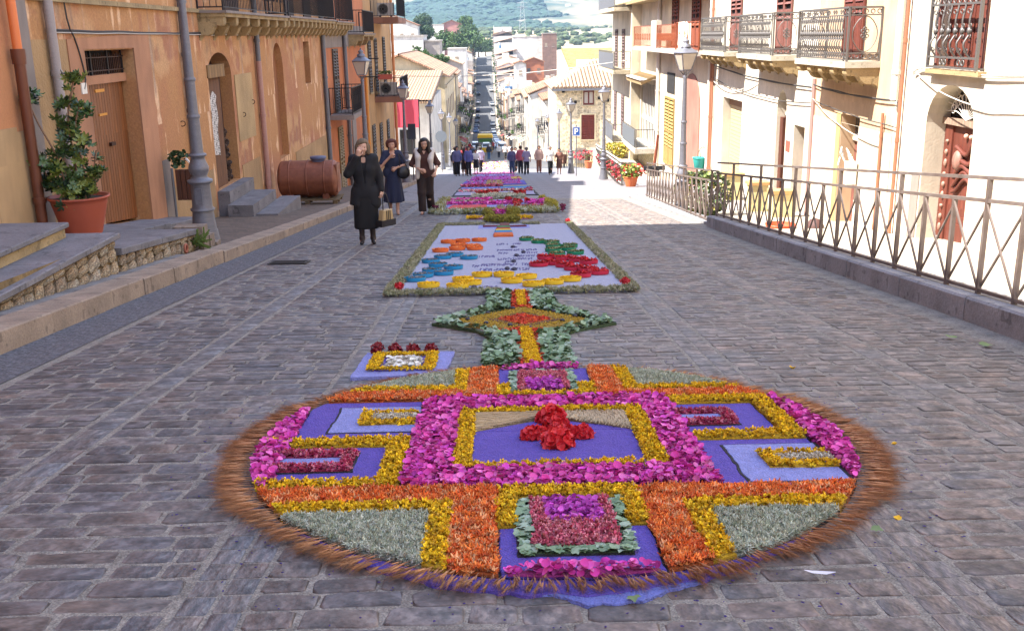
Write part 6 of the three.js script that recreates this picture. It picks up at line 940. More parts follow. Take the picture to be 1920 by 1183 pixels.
{ // wooden tub planter by the lamp
  const y = street(19.6) + 0.14, t = thing('planter', 'tall narrow planter of dark boards with a small shrub behind the lamp post', 'planter', [-6.2, y, -19.9], { local: true });
  const wm = mat(0x6e3e24, { map: T.wood, rough: 0.7 }), pm = mat(0x6f7276, { rough: 0.5, metal: 0.4 });
  for (let i = 0; i < 3; i++) new MB().box(-0.14 + i * 0.1, -0.05 + i * 0.1, 0.55, 1.15, 0.12, 0.15).build('board', wm, t); for (let i = 0; i < 2; i++) new MB().box(0.165, 0.19, 0.55, 1.15, -0.1 + i * 0.12, 0.01 + i * 0.12).build('board', wm, t); new MB().box(-0.15, 0.16, 0.56, 1.12, -0.15, 0.115).build('liner', DARKIN, t);
  new MB().bar([-0.2, 0, 0.14], [-0.2, 1.18, 0.14], 0.025).bar([0.21, 0, -0.14], [0.21, 1.18, -0.14], 0.025).build('post', pm, t);
  const mb = new MB(); for (let i = 0; i < 60; i++) mb.add(PET.bract, TR(-0.05 + rr(-0.2, 0.12), 1.2 + rr(0, 0.28), rr(-0.14, 0.14), rr(-1.2, 1.2), rr(0, 6), rr(-1, 1), rr(0.07, 0.12))); mb.build('foliage', mat(0x2c4420, { side: true, rough: 0.6 }), t); new MB().cbox(0.03, 0.22, 0.1, 0.14, 1.27, 0.05, 0.3, 0.4, 0.5).build('paper', mat(0xd8d2c8), t);
}
{ // torn poster on the ruined doorway
  const s = new THREE.Shape(); [[23.95, -1.05], [24.42, -1.1], [24.36, -0.5], [24.52, -0.2], [24.4, 0.15], [24.5, 0.3], [24.2, 0.42], [23.9, 0.2], [24.0, -0.1], [23.88, -0.4]].forEach(([a, b], i) => (i ? s.lineTo(a, b) : s.moveTo(a, b)));
  const t = thing('poster', 'torn white paper posters pasted on the ruined doorway', 'poster', [-6.8, -1, -23.8]); const F = FX(-6.6, 1);
  F.ext(new MB(), s, -0.098, -0.09).build('paper', mat(0xd8d2ca, { map: tex(128, 0.5, (u, v) => { const n = fbm(u * 8, v * 8, 130, 8, 4), l = (v * 12) % 1; return n > 0.6 ? 110 : l < 0.3 && vnoise(u * 30, v * 12, 131, 30) > 0.45 ? 120 : 240; }) }), t);
}
{ // rusty tank lying on a pallet
  const d0 = 27.2, x0 = -5.45, y0 = street(28.6) + 0.15, t = thing('tank', 'rust brown water tank with ribs and cap lying on a wooden pallet', 'tank', [x0, y0, -28.9], { local: true });
  const tm = mat(0x93563a, { map: T.rust, rough: 0.55 }), prof = []; const L = 1.45, Rr = 0.52;
  for (let i = 0; i <= 10; i++) { const a = i / 10 * Math.PI / 2; prof.push([Rr * Math.sin(a), -L / 2 - 0.16 * Math.cos(a)]); } for (let i = 10; i >= 0; i--) { const a = i / 10 * Math.PI / 2; prof.push([Rr * Math.sin(a), L / 2 + 0.16 * Math.cos(a)]); }
  const g = new THREE.LatheGeometry(prof.map((p) => new THREE.Vector2(...p)), 32); g.applyMatrix4(TR(0, 0.68, 0, 0, 0, Math.PI / 2)); new MB().add(g).build('tank_body', tm, t);
  for (const x of [-0.5, 0, 0.5]) { const q = new THREE.TorusGeometry(Rr + 0.005, 0.022, 6, 32); new MB().add(q, TR(x, 0.68, 0, 0, Math.PI / 2, 0)).build('rib', tm, t); }
  new MB().lathe([[0.2, 1.17], [0.2, 1.24], [0.23, 1.25], [0.23, 1.31], [0.0, 1.33]], 18, 0.3, 0, 0).build('cap', mat(0x5c5f78, { rough: 0.5, map: T.grain }), t);
  new MB().box(-0.6, -0.42, 0.14, 0.4, -0.35, 0.35).box(0.42, 0.6, 0.14, 0.4, -0.35, 0.35).build('cradle', tm, t); new MB().box(0.78, 0.86, 0.3, 1.1, -0.3, 0.3).build('end_plate', tm, t);
  const p = thing('pallet', 'weathered wooden pallet carrying the rust brown tank', 'pallet', [x0, y0, -28.9], { local: true }), wm = mat(0x8a7250, { map: T.wood, rough: 0.9 });
  for (let i = 0; i < 6; i++) new MB().box(-0.9, 0.9, 0.115, 0.14, -0.55 + i * 0.19, -0.41 + i * 0.19).build('slat', wm, p); for (const x of [-0.85, -0.06, 0.73]) for (const z of [-0.54, -0.06, 0.42]) new MB().box(x, x + 0.12, 0, 0.09, z, z + 0.12).build('block', wm, p); for (const x of [-0.85, -0.06, 0.73]) new MB().box(x, x + 0.12, 0.091, 0.114, -0.55, 0.55).build('slat', wm, p);
  void d0;
}
const bladeCloud = (mb, n, box, size, geo = PET.bract) => { for (let i = 0; i < n; i++) { const a = rr(0, 6.283), r = Math.sqrt(rnd()), y = rnd(); mb.add(geo, TR(box[0] + Math.cos(a) * r * box[3] * (0.6 + 0.5 * Math.sin(y * 3.1)), box[1] + y * box[4], box[2] + Math.sin(a) * r * box[5] * (0.6 + 0.5 * Math.sin(y * 3.1)), rr(-1.3, 1.3), rr(0, 6), rr(-1, 1), rr(size[0], size[1]))); } return mb; };
function bush(name, label, cat, x, y, z, rx, h, rz, n, size, cols, geo) {
  const t = thing(name, label, cat, [x, y, z]); const stem = new MB(); for (let i = 0; i < 9; i++) { const a = i * 0.7; stem.bar([x + 0.1 * Math.cos(a), y, z + 0.1 * Math.sin(a)], [x + rx * 0.7 * Math.cos(a), y + h * rr(0.5, 0.85), z + rz * 0.7 * Math.sin(a)], 0.012, 4, 0.005); } stem.build('stem', mat(0x5a4636), t);
  cols.forEach(([c, k]) => bladeCloud(new MB(), Math.round(n * k), [x, y + 0.04, z, rx, h, rz], size, geo).build('foliage', (() => { const m = petalMat({ rough: 0.6 }); m.color.setRGB(...c); return m; })(), t)); return t;
}
bush('bush', 'leafy green and yellow shrub standing behind the crossed iron railing', 'shrub', 5.45, lane(26) - 0.02, -26.4, 0.75, 1.15, 0.6, 620, [0.08, 0.14], [[[0.06, 0.10, 0.03], 0.4], [[0.13, 0.17, 0.04], 0.3], [[0.36, 0.32, 0.08], 0.2], [[0.025, 0.045, 0.015], 0.25]]);
bush('bush', 'yellow flowering bush above the terrace railing', 'shrub', 6.45, street(55) + 1.0, -55, 0.72, 0.8, 0.7, 620, [0.07, 0.13], [[[0.50, 0.36, 0.02], 0.6], [[0.16, 0.18, 0.03], 0.25], [[0.30, 0.26, 0.03], 0.3]]);
{ const t = thing('terrace', 'small raised terrace carrying the yellow flowering bush', 'terrace', [6.9, street(55), -56]); new MB().ext(shp([[46.5, -6.8], [63, -7.2], [63, street(57) + 0.9], [46.5, street(50) + 0.15]]), 1.9, TR(6.0, 0, 0, 0, Math.PI / 2, 0)).build('wall', mat(0xd8ccb4, { map: T.concrete }), t); }
{ // sunlit guard rail with red creeper
  const t = thing('railing', 'plain grey terrace railing overgrown with red flowers', 'railing', [5.6, -5, -50]); const a = [5.2, street(41.8), -41.8], b = [6.1, -6.0, -62]; const n = 40;
  for (let i = 0; i <= n; i++) { const k = i / n, p = [mix(a[0], b[0], k), mix(a[1], b[1], k), mix(a[2], b[2], k)]; new MB().sq([p[0], p[1] - 0.1, p[2]], [p[0], p[1] + 1.0, p[2]], i % 8 === 0 ? 0.06 : 0.03).build('baluster', GALV, t); }
  for (const h of [1.0, 0.84, 0.1]) new MB().sq([a[0], a[1] + h, a[2]], [b[0], b[1] + h, b[2]], 0.05).build('rail', WHITEP, t);
  const f = thing('climber', 'red flowering climber spreading along the terrace railing', 'climber', [5.4, -4.6, -44]); const mk = (c, n2, d0, d1) => { const mb = new MB(); for (let i = 0; i < n2; i++) { const d = rr(d0, d1), k = (d - 41.8) / 20.2; mb.add(PET.round, TR(mix(5.2, 6.1, k) + rr(-0.15, 0.25), mix(a[1], b[1], k) + 0.1 + 0.75 * rnd() * rnd() + 0.1, -d, rr(-2, 2), rr(0, 6), 0, rr(0.09, 0.15))); } const m = petalMat(); m.color.setRGB(...c); mb.build(c[0] > 0.3 ? 'blossoms' : 'leaves', m, f); };
  mk([0.36, 0.035, 0.045], 260, 42, 50); mk([0.28, 0.025, 0.05], 90, 50, 60); mk([0.12, 0.10, 0.04], 190, 42, 55);
}
function flowerPot(label, x, y, z, r, h, leafC, flowC, n) {
  const t = thing('potted_plant', label, 'potted plant', [x, y, z], { local: true }); new MB().lathe(potProfile(r, h), 18, 0, 0, 0).build('pot', mat(0xc0663c, { rough: 0.7 }), t);
  const m1 = petalMat(); m1.color.setRGB(...leafC); bladeCloud(new MB(), n, [0, h * 0.9, 0, r * 1.5, r * 1.7, r * 1.5], [r * 0.35, r * 0.6]).build('leaves', m1, t);
  if (flowC) { const m2 = petalMat(); m2.color.setRGB(...flowC); bladeCloud(new MB(), Math.round(n * 0.35), [r * 0.5, h * 0.9, 0, r * 1.6, r * 1.6, r * 1.4], [r * 0.35, r * 0.6], PET.round).build('blossoms', m2, t); } return t;
}
flowerPot('terracotta pot with bright leaves and red flowers at the near end of the terrace railing', 5.42, street(40.6), -40.6, 0.3, 0.42, [0.16, 0.2, 0.03], [0.55, 0.04, 0.03], 130);
flowerPot('small terracotta pot standing on the sunlit paving by the distant lamp', 6.9, street(76), -76, 0.3, 0.55, [0.1, 0.13, 0.03], null, 20);
{ const t = thing('tub', 'orange ribbed plastic tub on the sunken lane behind the crossed railing', 'tub', [6.25, -2.96, -21.8], { local: true }); new MB().lathe([[0, 0.0], [0.27, 0.0], [0.30, 0.1], [0.29, 0.12], [0.31, 0.24], [0.30, 0.26], [0.325, 0.38], [0.34, 0.4], [0.3, 0.4], [0.27, 0.1], [0, 0.09]], 22, 0, 0, 0).build('body', mat(0xd8532c, { rough: 0.45 }), t); new MB().add(new THREE.CylinderGeometry(0.29, 0.29, 0.02, 18), TR(0, 0.3, 0)).build('soil', SOIL, t); }
{ const t = thing('table', 'low round wooden table with a dark domed cover beside the orange tub', 'table', [6.85, -2.96, -21.5], { local: true }); new MB().lathe([[0, 0.2], [0.42, 0.2], [0.43, 0.23], [0.42, 0.25], [0, 0.25]], 24, 0, 0, 0).build('table_top', mat(0x9a5638, { map: T.wood }), t); for (let i = 0; i < 3; i++) { const a = i * 2.1; new MB().bar([0.3 * Math.cos(a), 0, 0.3 * Math.sin(a)], [0.22 * Math.cos(a), 0.2, 0.22 * Math.sin(a)], 0.025).build('leg', IRONB, t); } new MB().lathe([[0.2, 0.25], [0.19, 0.4], [0.12, 0.52], [0, 0.56]], 16, 0.1, 0, -0.05).build('cover', mat(0x4a2e28, { rough: 0.7 }), t); }
{ const t = thing('bucket', 'teal plastic bucket hanging on the wall beside the copper pipes', 'bucket', [7.8, -3.55, -38.7], { local: true }); new MB().lathe([[0, 0], [0.17, 0.0], [0.24, 0.42], [0.26, 0.42], [0.26, 0.46], [0.22, 0.44], [0.16, 0.03], [0, 0.03]], 18, 0, 0, 0).build('body', mat(0x2f9a90, { rough: 0.45 }), t); const h = []; for (let i = 0; i <= 8; i++) { const a = i / 8 * Math.PI; h.push([0, 0.44 + 0.25 * Math.sin(a), 0.25 * Math.cos(a)]); } new MB().tube(h, 0.01, 4).build('handle', IRON, t); new MB().tube([[0.0, 0.69, 0], [0.05, 0.8, 0], [0.15, 0.84, 0], [0.2, 0.8, 0]], 0.012, 4).build('hook', IRON, t); }
{ const t = thing('broom', 'broom with reddish handle and black head leaning at the end of the crossed railing', 'broom', [5.0, lane(31.8), -31.9], { local: true }); new MB().bar([0, 0.95, 0], [0.1, 1.95, 0.02], 0.045, 8).build('handle', mat(0x9c4a2c, { rough: 0.6, map: T.wood }), t); new MB().lathe([[0, 1.0], [0.06, 0.99], [0.09, 0.94], [0.08, 0.86], [0, 0.86]], 10, 0, 0, 0).box(-0.34, 0.34, 0.84, 0.97, -0.05, 0.05).build('head', mat(0x1d1c1e, { rough: 0.8 }), t); const b = new MB(); for (let i = 0; i < 40; i++) { const x = mix(-0.16, 0.16, (i % 20) / 19); b.cbox(0.016, 0.2, 0.03, x, 0.74, i < 20 ? 0.02 : -0.02, 0, 0, x * 0.3); } b.build('bristles', mat(0x4a4644, { rough: 0.9 }), t); new MB().bar([0, 0, 0], [0, 0.72, 0], 0.03).build('stake', WHITEP, t); }
{ // parking sign
  const x = 4.6, d = 58.5, t = thing('road_sign', 'blue square parking sign with white letter on a thin pole', 'road sign', [x, street(d), -d], { local: true });
  new MB().bar([0, 0, 0], [0, 2.95, 0], 0.03, 8).build('pole', GREYP, t); new MB().box(-0.22, 0.22, 2.32, 2.84, 0.035, 0.05).build('plate', mat(0x1d4f9c, { rough: 0.4 }), t);
  const P = new THREE.Shape(); P.moveTo(-0.09, 0); P.lineTo(-0.03, 0); P.lineTo(-0.03, 0.13); P.lineTo(0.03, 0.13); P.bezierCurveTo(0.15, 0.13, 0.15, 0.34, 0.03, 0.34); P.lineTo(-0.09, 0.34); P.closePath(); const hl = new THREE.Path(); hl.moveTo(-0.03, 0.18); hl.lineTo(0.02, 0.18); hl.bezierCurveTo(0.085, 0.18, 0.085, 0.29, 0.02, 0.29); hl.lineTo(-0.03, 0.29); hl.closePath(); P.holes.push(hl);
  new MB().ext(P, 0.006, TR(-0.02, 2.41, 0.0505)).build('letter', mat(0xf0f0f0, { rough: 0.4 }), t); const fr = new MB(); fr.box(-0.205, 0.205, 2.335, 2.35, 0.0505, 0.054).box(-0.205, 0.205, 2.81, 2.825, 0.0505, 0.054).box(-0.205, -0.19, 2.351, 2.809, 0.0505, 0.054).box(0.19, 0.205, 2.351, 2.809, 0.0505, 0.054).build('border', mat(0xf0f0f0, { rough: 0.4 }), t);
}
{ // back of a sign on the shaded kerb, mirror disc
  const t = thing('road_sign', 'dark back of a square road sign beside the pink awning lamp', 'road sign', [-4.2, street(50), -50], { local: true }); new MB().bar([0, 0, 0], [0, 2.95, 0], 0.035, 8).build('pole', GREYP, t); new MB().box(-0.19, 0.19, 2.2, 2.95, 0.03, 0.06).build('plate', mat(0x2c3038, { rough: 0.6 }), t);
  const m = thing('mirror', 'round grey traffic mirror seen from behind down the shaded side', 'traffic mirror', [-4.1, street(74), -74], { local: true }); new MB().bar([0, 0, 0], [0, 2.6, 0], 0.04, 8).build('pole', GREYP, m); new MB().add(new THREE.CylinderGeometry(0.42, 0.42, 0.08, 22), TR(0, 2.6, 0.06, Math.PI / 2)).build('disc', mat(0x6c747c, { rough: 0.5 }), m);
}
{ const t = thing('drain_cover', 'rectangular iron drain cover let into the stones near the landing', 'drain cover', [-3.05, street(14.2) + 0.014, -14.2], { local: true, rx: TILT }); new MB().box(-0.28, 0.28, 0, 0.008, -0.2, 0.2).build('plate', mat(0x34302e, { rough: 0.7, metal: 0.4 }), t); for (let i = 0; i < 6; i++) new MB().box(-0.24, 0.24, 0.009, 0.014, -0.17 + i * 0.06, -0.14 + i * 0.06).build('rib', mat(0x2a2726, { rough: 0.7, metal: 0.4 }), t); }
// ---------------------------------------------------------------- people: smooth bodies meshed from joined, tapered limbs
function surfaceNets(f, mn, mx, cell) {
  const nx = Math.ceil((mx[0] - mn[0]) / cell) + 1, ny = Math.ceil((mx[1] - mn[1]) / cell) + 1, nz = Math.ceil((mx[2] - mn[2]) / cell) + 1;
  const D = new Float32Array(nx * ny * nz), id = (i, j, k) => i + nx * (j + ny * k);
  for (let k = 0; k < nz; k++) for (let j = 0; j < ny; j++) for (let i = 0; i < nx; i++) D[id(i, j, k)] = f(mn[0] + i * cell, mn[1] + j * cell, mn[2] + k * cell);
  const vi = new Int32Array(nx * ny * nz).fill(-1), P = [], I = [];
  for (let k = 0; k < nz - 1; k++) for (let j = 0; j < ny - 1; j++) for (let i = 0; i < nx - 1; i++) {
    let n = 0, x = 0, y = 0, z = 0; const c = [];
    for (let q = 0; q < 8; q++) c.push(D[id(i + (q & 1), j + ((q >> 1) & 1), k + (q >> 2))]);
    for (let a = 0; a < 8; a++) for (const b of [a ^ 1, a ^ 2, a ^ 4]) if (b > a && (c[a] < 0) !== (c[b] < 0)) { const t = c[a] / (c[a] - c[b]); x += mix(a & 1, b & 1, t); y += mix((a >> 1) & 1, (b >> 1) & 1, t); z += mix(a >> 2, b >> 2, t); n++; }
    if (n) { vi[id(i, j, k)] = P.length / 3; P.push(mn[0] + (i + x / n) * cell, mn[1] + (j + y / n) * cell, mn[2] + (k + z / n) * cell); }
  }
  const quad = (a, b, c, d, flip) => { if (a < 0 || b < 0 || c < 0 || d < 0) return; if (flip) I.push(a, c, b, a, d, c); else I.push(a, b, c, a, c, d); };
  for (let k = 1; k < nz - 1; k++) for (let j = 1; j < ny - 1; j++) for (let i = 1; i < nx - 1; i++) {
    const o = D[id(i, j, k)] < 0;
    if (o !== (D[id(i + 1, j, k)] < 0)) quad(vi[id(i, j - 1, k - 1)], vi[id(i, j, k - 1)], vi[id(i, j, k)], vi[id(i, j - 1, k)], !o);
    if (o !== (D[id(i, j + 1, k)] < 0)) quad(vi[id(i - 1, j, k - 1)], vi[id(i - 1, j, k)], vi[id(i, j, k)], vi[id(i, j, k - 1)], !o);
    if (o !== (D[id(i, j, k + 1)] < 0)) quad(vi[id(i - 1, j - 1, k)], vi[id(i, j - 1, k)], vi[id(i, j, k)], vi[id(i - 1, j, k)], !o);
  }
  const g = new THREE.BufferGeometry(); g.setAttribute('position', new THREE.Float32BufferAttribute(P, 3)); g.setIndex(I); g.computeVertexNormals(); return g;
}
const smin = (a, b, k) => { const h = clamp(0.5 + 0.5 * (b - a) / k); return mix(b, a, h) - k * h * (1 - h); };
// limb: [ax, ay, az, bx, by, bz, ra, rb, flat] ; flat < 1 thins it front to back
function limb(p, x, y, z) {
  const bx = p[3] - p[0], by = p[4] - p[1], bz = p[5] - p[2], px = x - p[0], py = y - p[1], pz = z - p[2], L = bx * bx + by * by + bz * bz;
  const h = L ? clamp((px * bx + py * by + pz * bz) / L) : 0, fl = p[8] || 1, qx = px - bx * h, qy = py - by * h, qz = (pz - bz * h) / fl;
  return (Math.sqrt(qx * qx + qy * qy + qz * qz) - mix(p[6], p[7], h)) * Math.min(1, fl + 0.15);
}
function field(list, k = 0.03, cut) { return (x, y, z) => { let d = 9; for (const p of list) d = smin(d, limb(p, x, y, z), k); return cut ? Math.max(d, cut(x, y, z, d)) : d; }; }
function bounds(list, pad = 0.04) { const mn = [9, 9, 9], mx = [-9, -9, -9]; for (const p of list) for (let e = 0; e < 2; e++) for (let a = 0; a < 3; a++) { const r = p[6 + e] + pad; mn[a] = Math.min(mn[a], p[e * 3 + a] - r); mx[a] = Math.max(mx[a], p[e * 3 + a] + r); } return [mn, mx]; }
const J = (a, b, ra, rb, fl) => [...a, ...b, ra, rb, fl || 1];
const skinM = (r, g, b) => { const m = mat(0xffffff, { rough: 0.6 }); m.color.setRGB(r, g, b); return m; };
function clothM(h, rough = 0.85) { return mat(h, { rough, map: T.cloth }); }
function handLimbs(W, dir, nrm, curl, s = 1) {                                   // palm, four fingers and a thumb
  const D = V(...dir).normalize(), N = V(...nrm).addScaledVector(D, -V(...nrm).dot(D)).normalize(), S = new THREE.Vector3().crossVectors(D, N), w = V(...W), L = [];
  const at = (a, b, c) => { const q = w.clone().addScaledVector(D, a * s).addScaledVector(S, b * s).addScaledVector(N, c * s); return [q.x, q.y, q.z]; };
  L.push(J(at(0, 0, 0), at(0.075, 0, 0), 0.028 * s, 0.036 * s)); for (const b of [-0.026, 0.026]) L.push(J(at(0.02, b * 0.6, 0), at(0.078, b, 0), 0.016 * s, 0.013 * s));
  [[-0.031, 0.062], [-0.011, 0.078], [0.010, 0.074], [0.030, 0.058]].forEach(([b, l], i) => { const c = curl[i % curl.length], m = at(0.085 + l * 0.5 * Math.cos(c), b, l * 0.5 * Math.sin(c)), e = at(0.085 + l * 0.5 * Math.cos(c) + l * 0.5 * Math.cos(c * 2.1), b * 1.06, l * 0.5 * Math.sin(c) + l * 0.5 * Math.sin(c * 2.1)); L.push(J(at(0.08, b, 0), m, 0.0105 * s, 0.0095 * s), J(m, e, 0.0095 * s, 0.0075 * s)); });
  const tb = at(0.02, -0.03, 0.006), tm = at(0.055, -0.058, 0.022), te = at(0.088, -0.056, 0.034); L.push(J(tb, tm, 0.014 * s, 0.011 * s), J(tm, te, 0.011 * s, 0.0085 * s)); return L;
}
// o: joints in metres for a 1.65 m figure facing +z
function buildPerson(label, pos, ry, scale, o, res = 0.014) {
  const t = thing('person', label, 'person', pos, { local: true, ry, group: o.group }); t.scale.setScalar(scale);
  const hx = o.head || [0, 1.545, 0.015], A = o.arms, K = o.legs, lo = res > 0.02;
  const skin = [], hy = hx[1];
  skin.push(J([hx[0], hy + 0.02, hx[2] - 0.012], [hx[0], hy + 0.012, hx[2] + 0.004], 0.083, 0.083), J([hx[0], hy - 0.02, hx[2] + 0.01], [hx[0], hy - 0.075, hx[2] + 0.036], 0.062, 0.034), J([hx[0] * 0.7, hy - 0.08, hx[2] - 0.02], [0, 1.39, -0.01], 0.05, 0.055));
  skin.push(J([-0.03, 1.33, 0], [0.03, 1.33, 0], 0.09, 0.09, 0.8), J([0, 1.3, 0], [0, 0.95, 0], 0.11, 0.115, 0.75));
  for (const [s, a] of [[-1, A[0]], [1, A[1]]]) skin.push(J([s * 0.165, 1.345, -0.01], a.e, 0.046, 0.037), J(a.e, a.w, 0.036, 0.025));
  for (const [s, l] of [[-1, K[0]], [1, K[1]]]) skin.push(J([s * 0.085, 0.88, 0], l.k, 0.088, 0.056), J(l.k, [l.k[0], mix(l.k[1], l.a[1], 0.35), l.k[2] - 0.02], 0.05, 0.05), J([l.k[0], mix(l.k[1], l.a[1], 0.35), l.k[2] - 0.02], l.a, 0.048, 0.032), J(l.a, [l.a[0] + s * 0.01, l.a[1] - 0.045, l.a[2] + 0.11], 0.032, 0.028));
  const parts = [surfaceNets(field(skin, 0.025), ...bounds(skin, 0.05), res)];
  if (!lo) {
    const fx = hx[0], fz = hx[2], hd = [...skin.slice(0, 3), J([fx, hy + 0.005, fz + 0.075], [fx, hy - 0.03, fz + 0.096], 0.011, 0.015), J([fx - 0.03, hy - 0.03, fz + 0.05], [fx + 0.03, hy - 0.03, fz + 0.05], 0.035, 0.035), J([fx - 0.018, hy - 0.062, fz + 0.068], [fx + 0.018, hy - 0.062, fz + 0.068], 0.011, 0.011)];
    for (const s of [-1, 1]) hd.push(J([fx + s * 0.083, hy + 0.0, fz - 0.01], [fx + s * 0.083, hy - 0.03, fz - 0.005], 0.016, 0.011));
    const ff = field(hd, 0.012), sock = (x, y, z) => { let d = ff(x, y, z); for (const s of [-1, 1]) { const e = 0.021 - Math.hypot(x - fx - s * 0.032, (y - hy - 0.006) * 1.3, (z - fz - 0.092)); d = Math.max(d, e * 0.6); } return d; };
    parts.push(surfaceNets(sock, [fx - 0.12, hy - 0.13, fz - 0.12], [fx + 0.12, hy + 0.13, fz + 0.13], 0.006));
    for (const a of A) if (a.hand) { const H = handLimbs(a.w, a.hand[0], a.hand[1], a.hand[2]); parts.push(surfaceNets(field(H, 0.008), ...bounds(H, 0.01), 0.0042)); }
  } else for (const a of A) { const h = [J(a.w, [a.w[0], a.w[1] - 0.1, a.w[2] + 0.02], 0.03, 0.024)]; parts.push(surfaceNets(field(h), ...bounds(h), 0.02)); }
  const body = place('body', planarUV(mergeGeometries(parts.map((g) => clean(g)))), o.skin, t);
  const part = (name, list, k, cut, m, cell = res) => place(name, planarUV(surfaceNets(field(list, k, cut), ...bounds(list, 0.05), cell).toNonIndexed()), m, t);
  if (!lo) { const fe = place('eyes', planarUV(mergeGeometries([-1, 1].map((s) => clean(new THREE.SphereGeometry(0.011, 8, 6).translate(hx[0] + s * 0.032, hy + 0.005, hx[2] + 0.072))))), mat(0x2a2220, { rough: 0.3 }), body); place('mouth', planarUV(clean(new THREE.SphereGeometry(0.02, 8, 6).scale(1, 0.28, 0.4).translate(hx[0], hy - 0.061, hx[2] + 0.076))), mat(0x9a4a44, { rough: 0.5 }), body); void fe; }
  // hair
  const hl = [J([hx[0], hy + 0.035, hx[2] - 0.018], [hx[0], hy + 0.02, hx[2] - 0.012], 0.104, 0.104), ...(o.hair.extra || []).map((q) => J(q[0].map((v, i) => v + hx[i]), q[1].map((v, i) => v + hx[i]), q[2], q[3], q[4]))];
  const face = (x, y, z) => { const fx = x - hx[0], fy = y - hy, fz = z - hx[2]; return Math.min(fz - 0.04, 0.06 - fy + fx * 0.25, 0.066 - Math.abs(fx) + Math.max(0, -fy - 0.02) * 0.1); };
  part('hair', hl, 0.03, (x, y, z) => Math.min(face(x, y, z), 0.2), o.hair.m, Math.min(res, 0.011));
  for (const c of o.clothes) part(c.name, c.list, c.k ?? 0.04, c.cut, c.m, c.cell || res);
  // shoes
  for (const [s, l] of [[-1, K[0]], [1, K[1]]]) { const q = [J([l.a[0], l.a[1] - 0.04, l.a[2] - 0.02], [l.a[0] + s * 0.012, l.a[1] - 0.05, l.a[2] + 0.13], 0.036, 0.03)]; part('shoe', q, 0.02, (x, y) => Math.max(l.a[1] - 0.083 - y, o.sandals ? y - (l.a[1] - 0.045) : -1), o.shoe, Math.min(res, 0.012)); }
  return t;
}
const stand = [{ k: [-0.085, 0.47, 0.01], a: [-0.085, 0.083, -0.02] }, { k: [0.085, 0.47, 0.01], a: [0.09, 0.083, -0.02] }];
const walk = [{ k: [-0.08, 0.48, 0.10], a: [-0.07, 0.085, 0.12] }, { k: [0.08, 0.46, -0.02], a: [0.085, 0.10, -0.20] }];
const walk2 = [{ k: [-0.08, 0.46, -0.02], a: [-0.085, 0.10, -0.17] }, { k: [0.08, 0.48, 0.09], a: [0.07, 0.085, 0.10] }];
const torso = (r0 = 0, y1 = 0.95) => [J([-0.1, 1.33, -0.01], [0.1, 1.33, -0.01], 0.075 + r0, 0.075 + r0), J([-0.05, 1.2, 0.01], [0.05, 1.2, 0.01], 0.115 + r0, 0.115 + r0, 0.85), J([-0.045, 1.1, 0], [0.045, y1, 0], 0.105 + r0, 0.125 + r0, 0.82), J([0.045, 1.1, 0], [-0.045, y1, 0], 0.105 + r0, 0.125 + r0, 0.82)];
const sleeve = (s, a, t, r) => { const L = [J([s * 0.15, 1.345, -0.01], a.e, 0.062 + r, 0.05 + r)]; if (t > 1) L.push(J(a.e, a.e.map((v, i) => mix(v, a.w[i], t - 1)), 0.05 + r, 0.042 + r)); else L[0] = J([s * 0.15, 1.345, -0.01], a.e.map((v, i) => mix([s * 0.15, 1.345, -0.01][i], v, t)), 0.064 + r, 0.058 + r); return L; };
const legTube = (K, r, y1) => { const L = []; [-1, 1].forEach((s, i) => { const l = K[i]; L.push(J([s * 0.08, 0.92, 0], l.k, 0.105 + r, 0.072 + r), J(l.k, [l.a[0], y1, l.a[2]], 0.072 + r, 0.072 + r)); }); return L; };
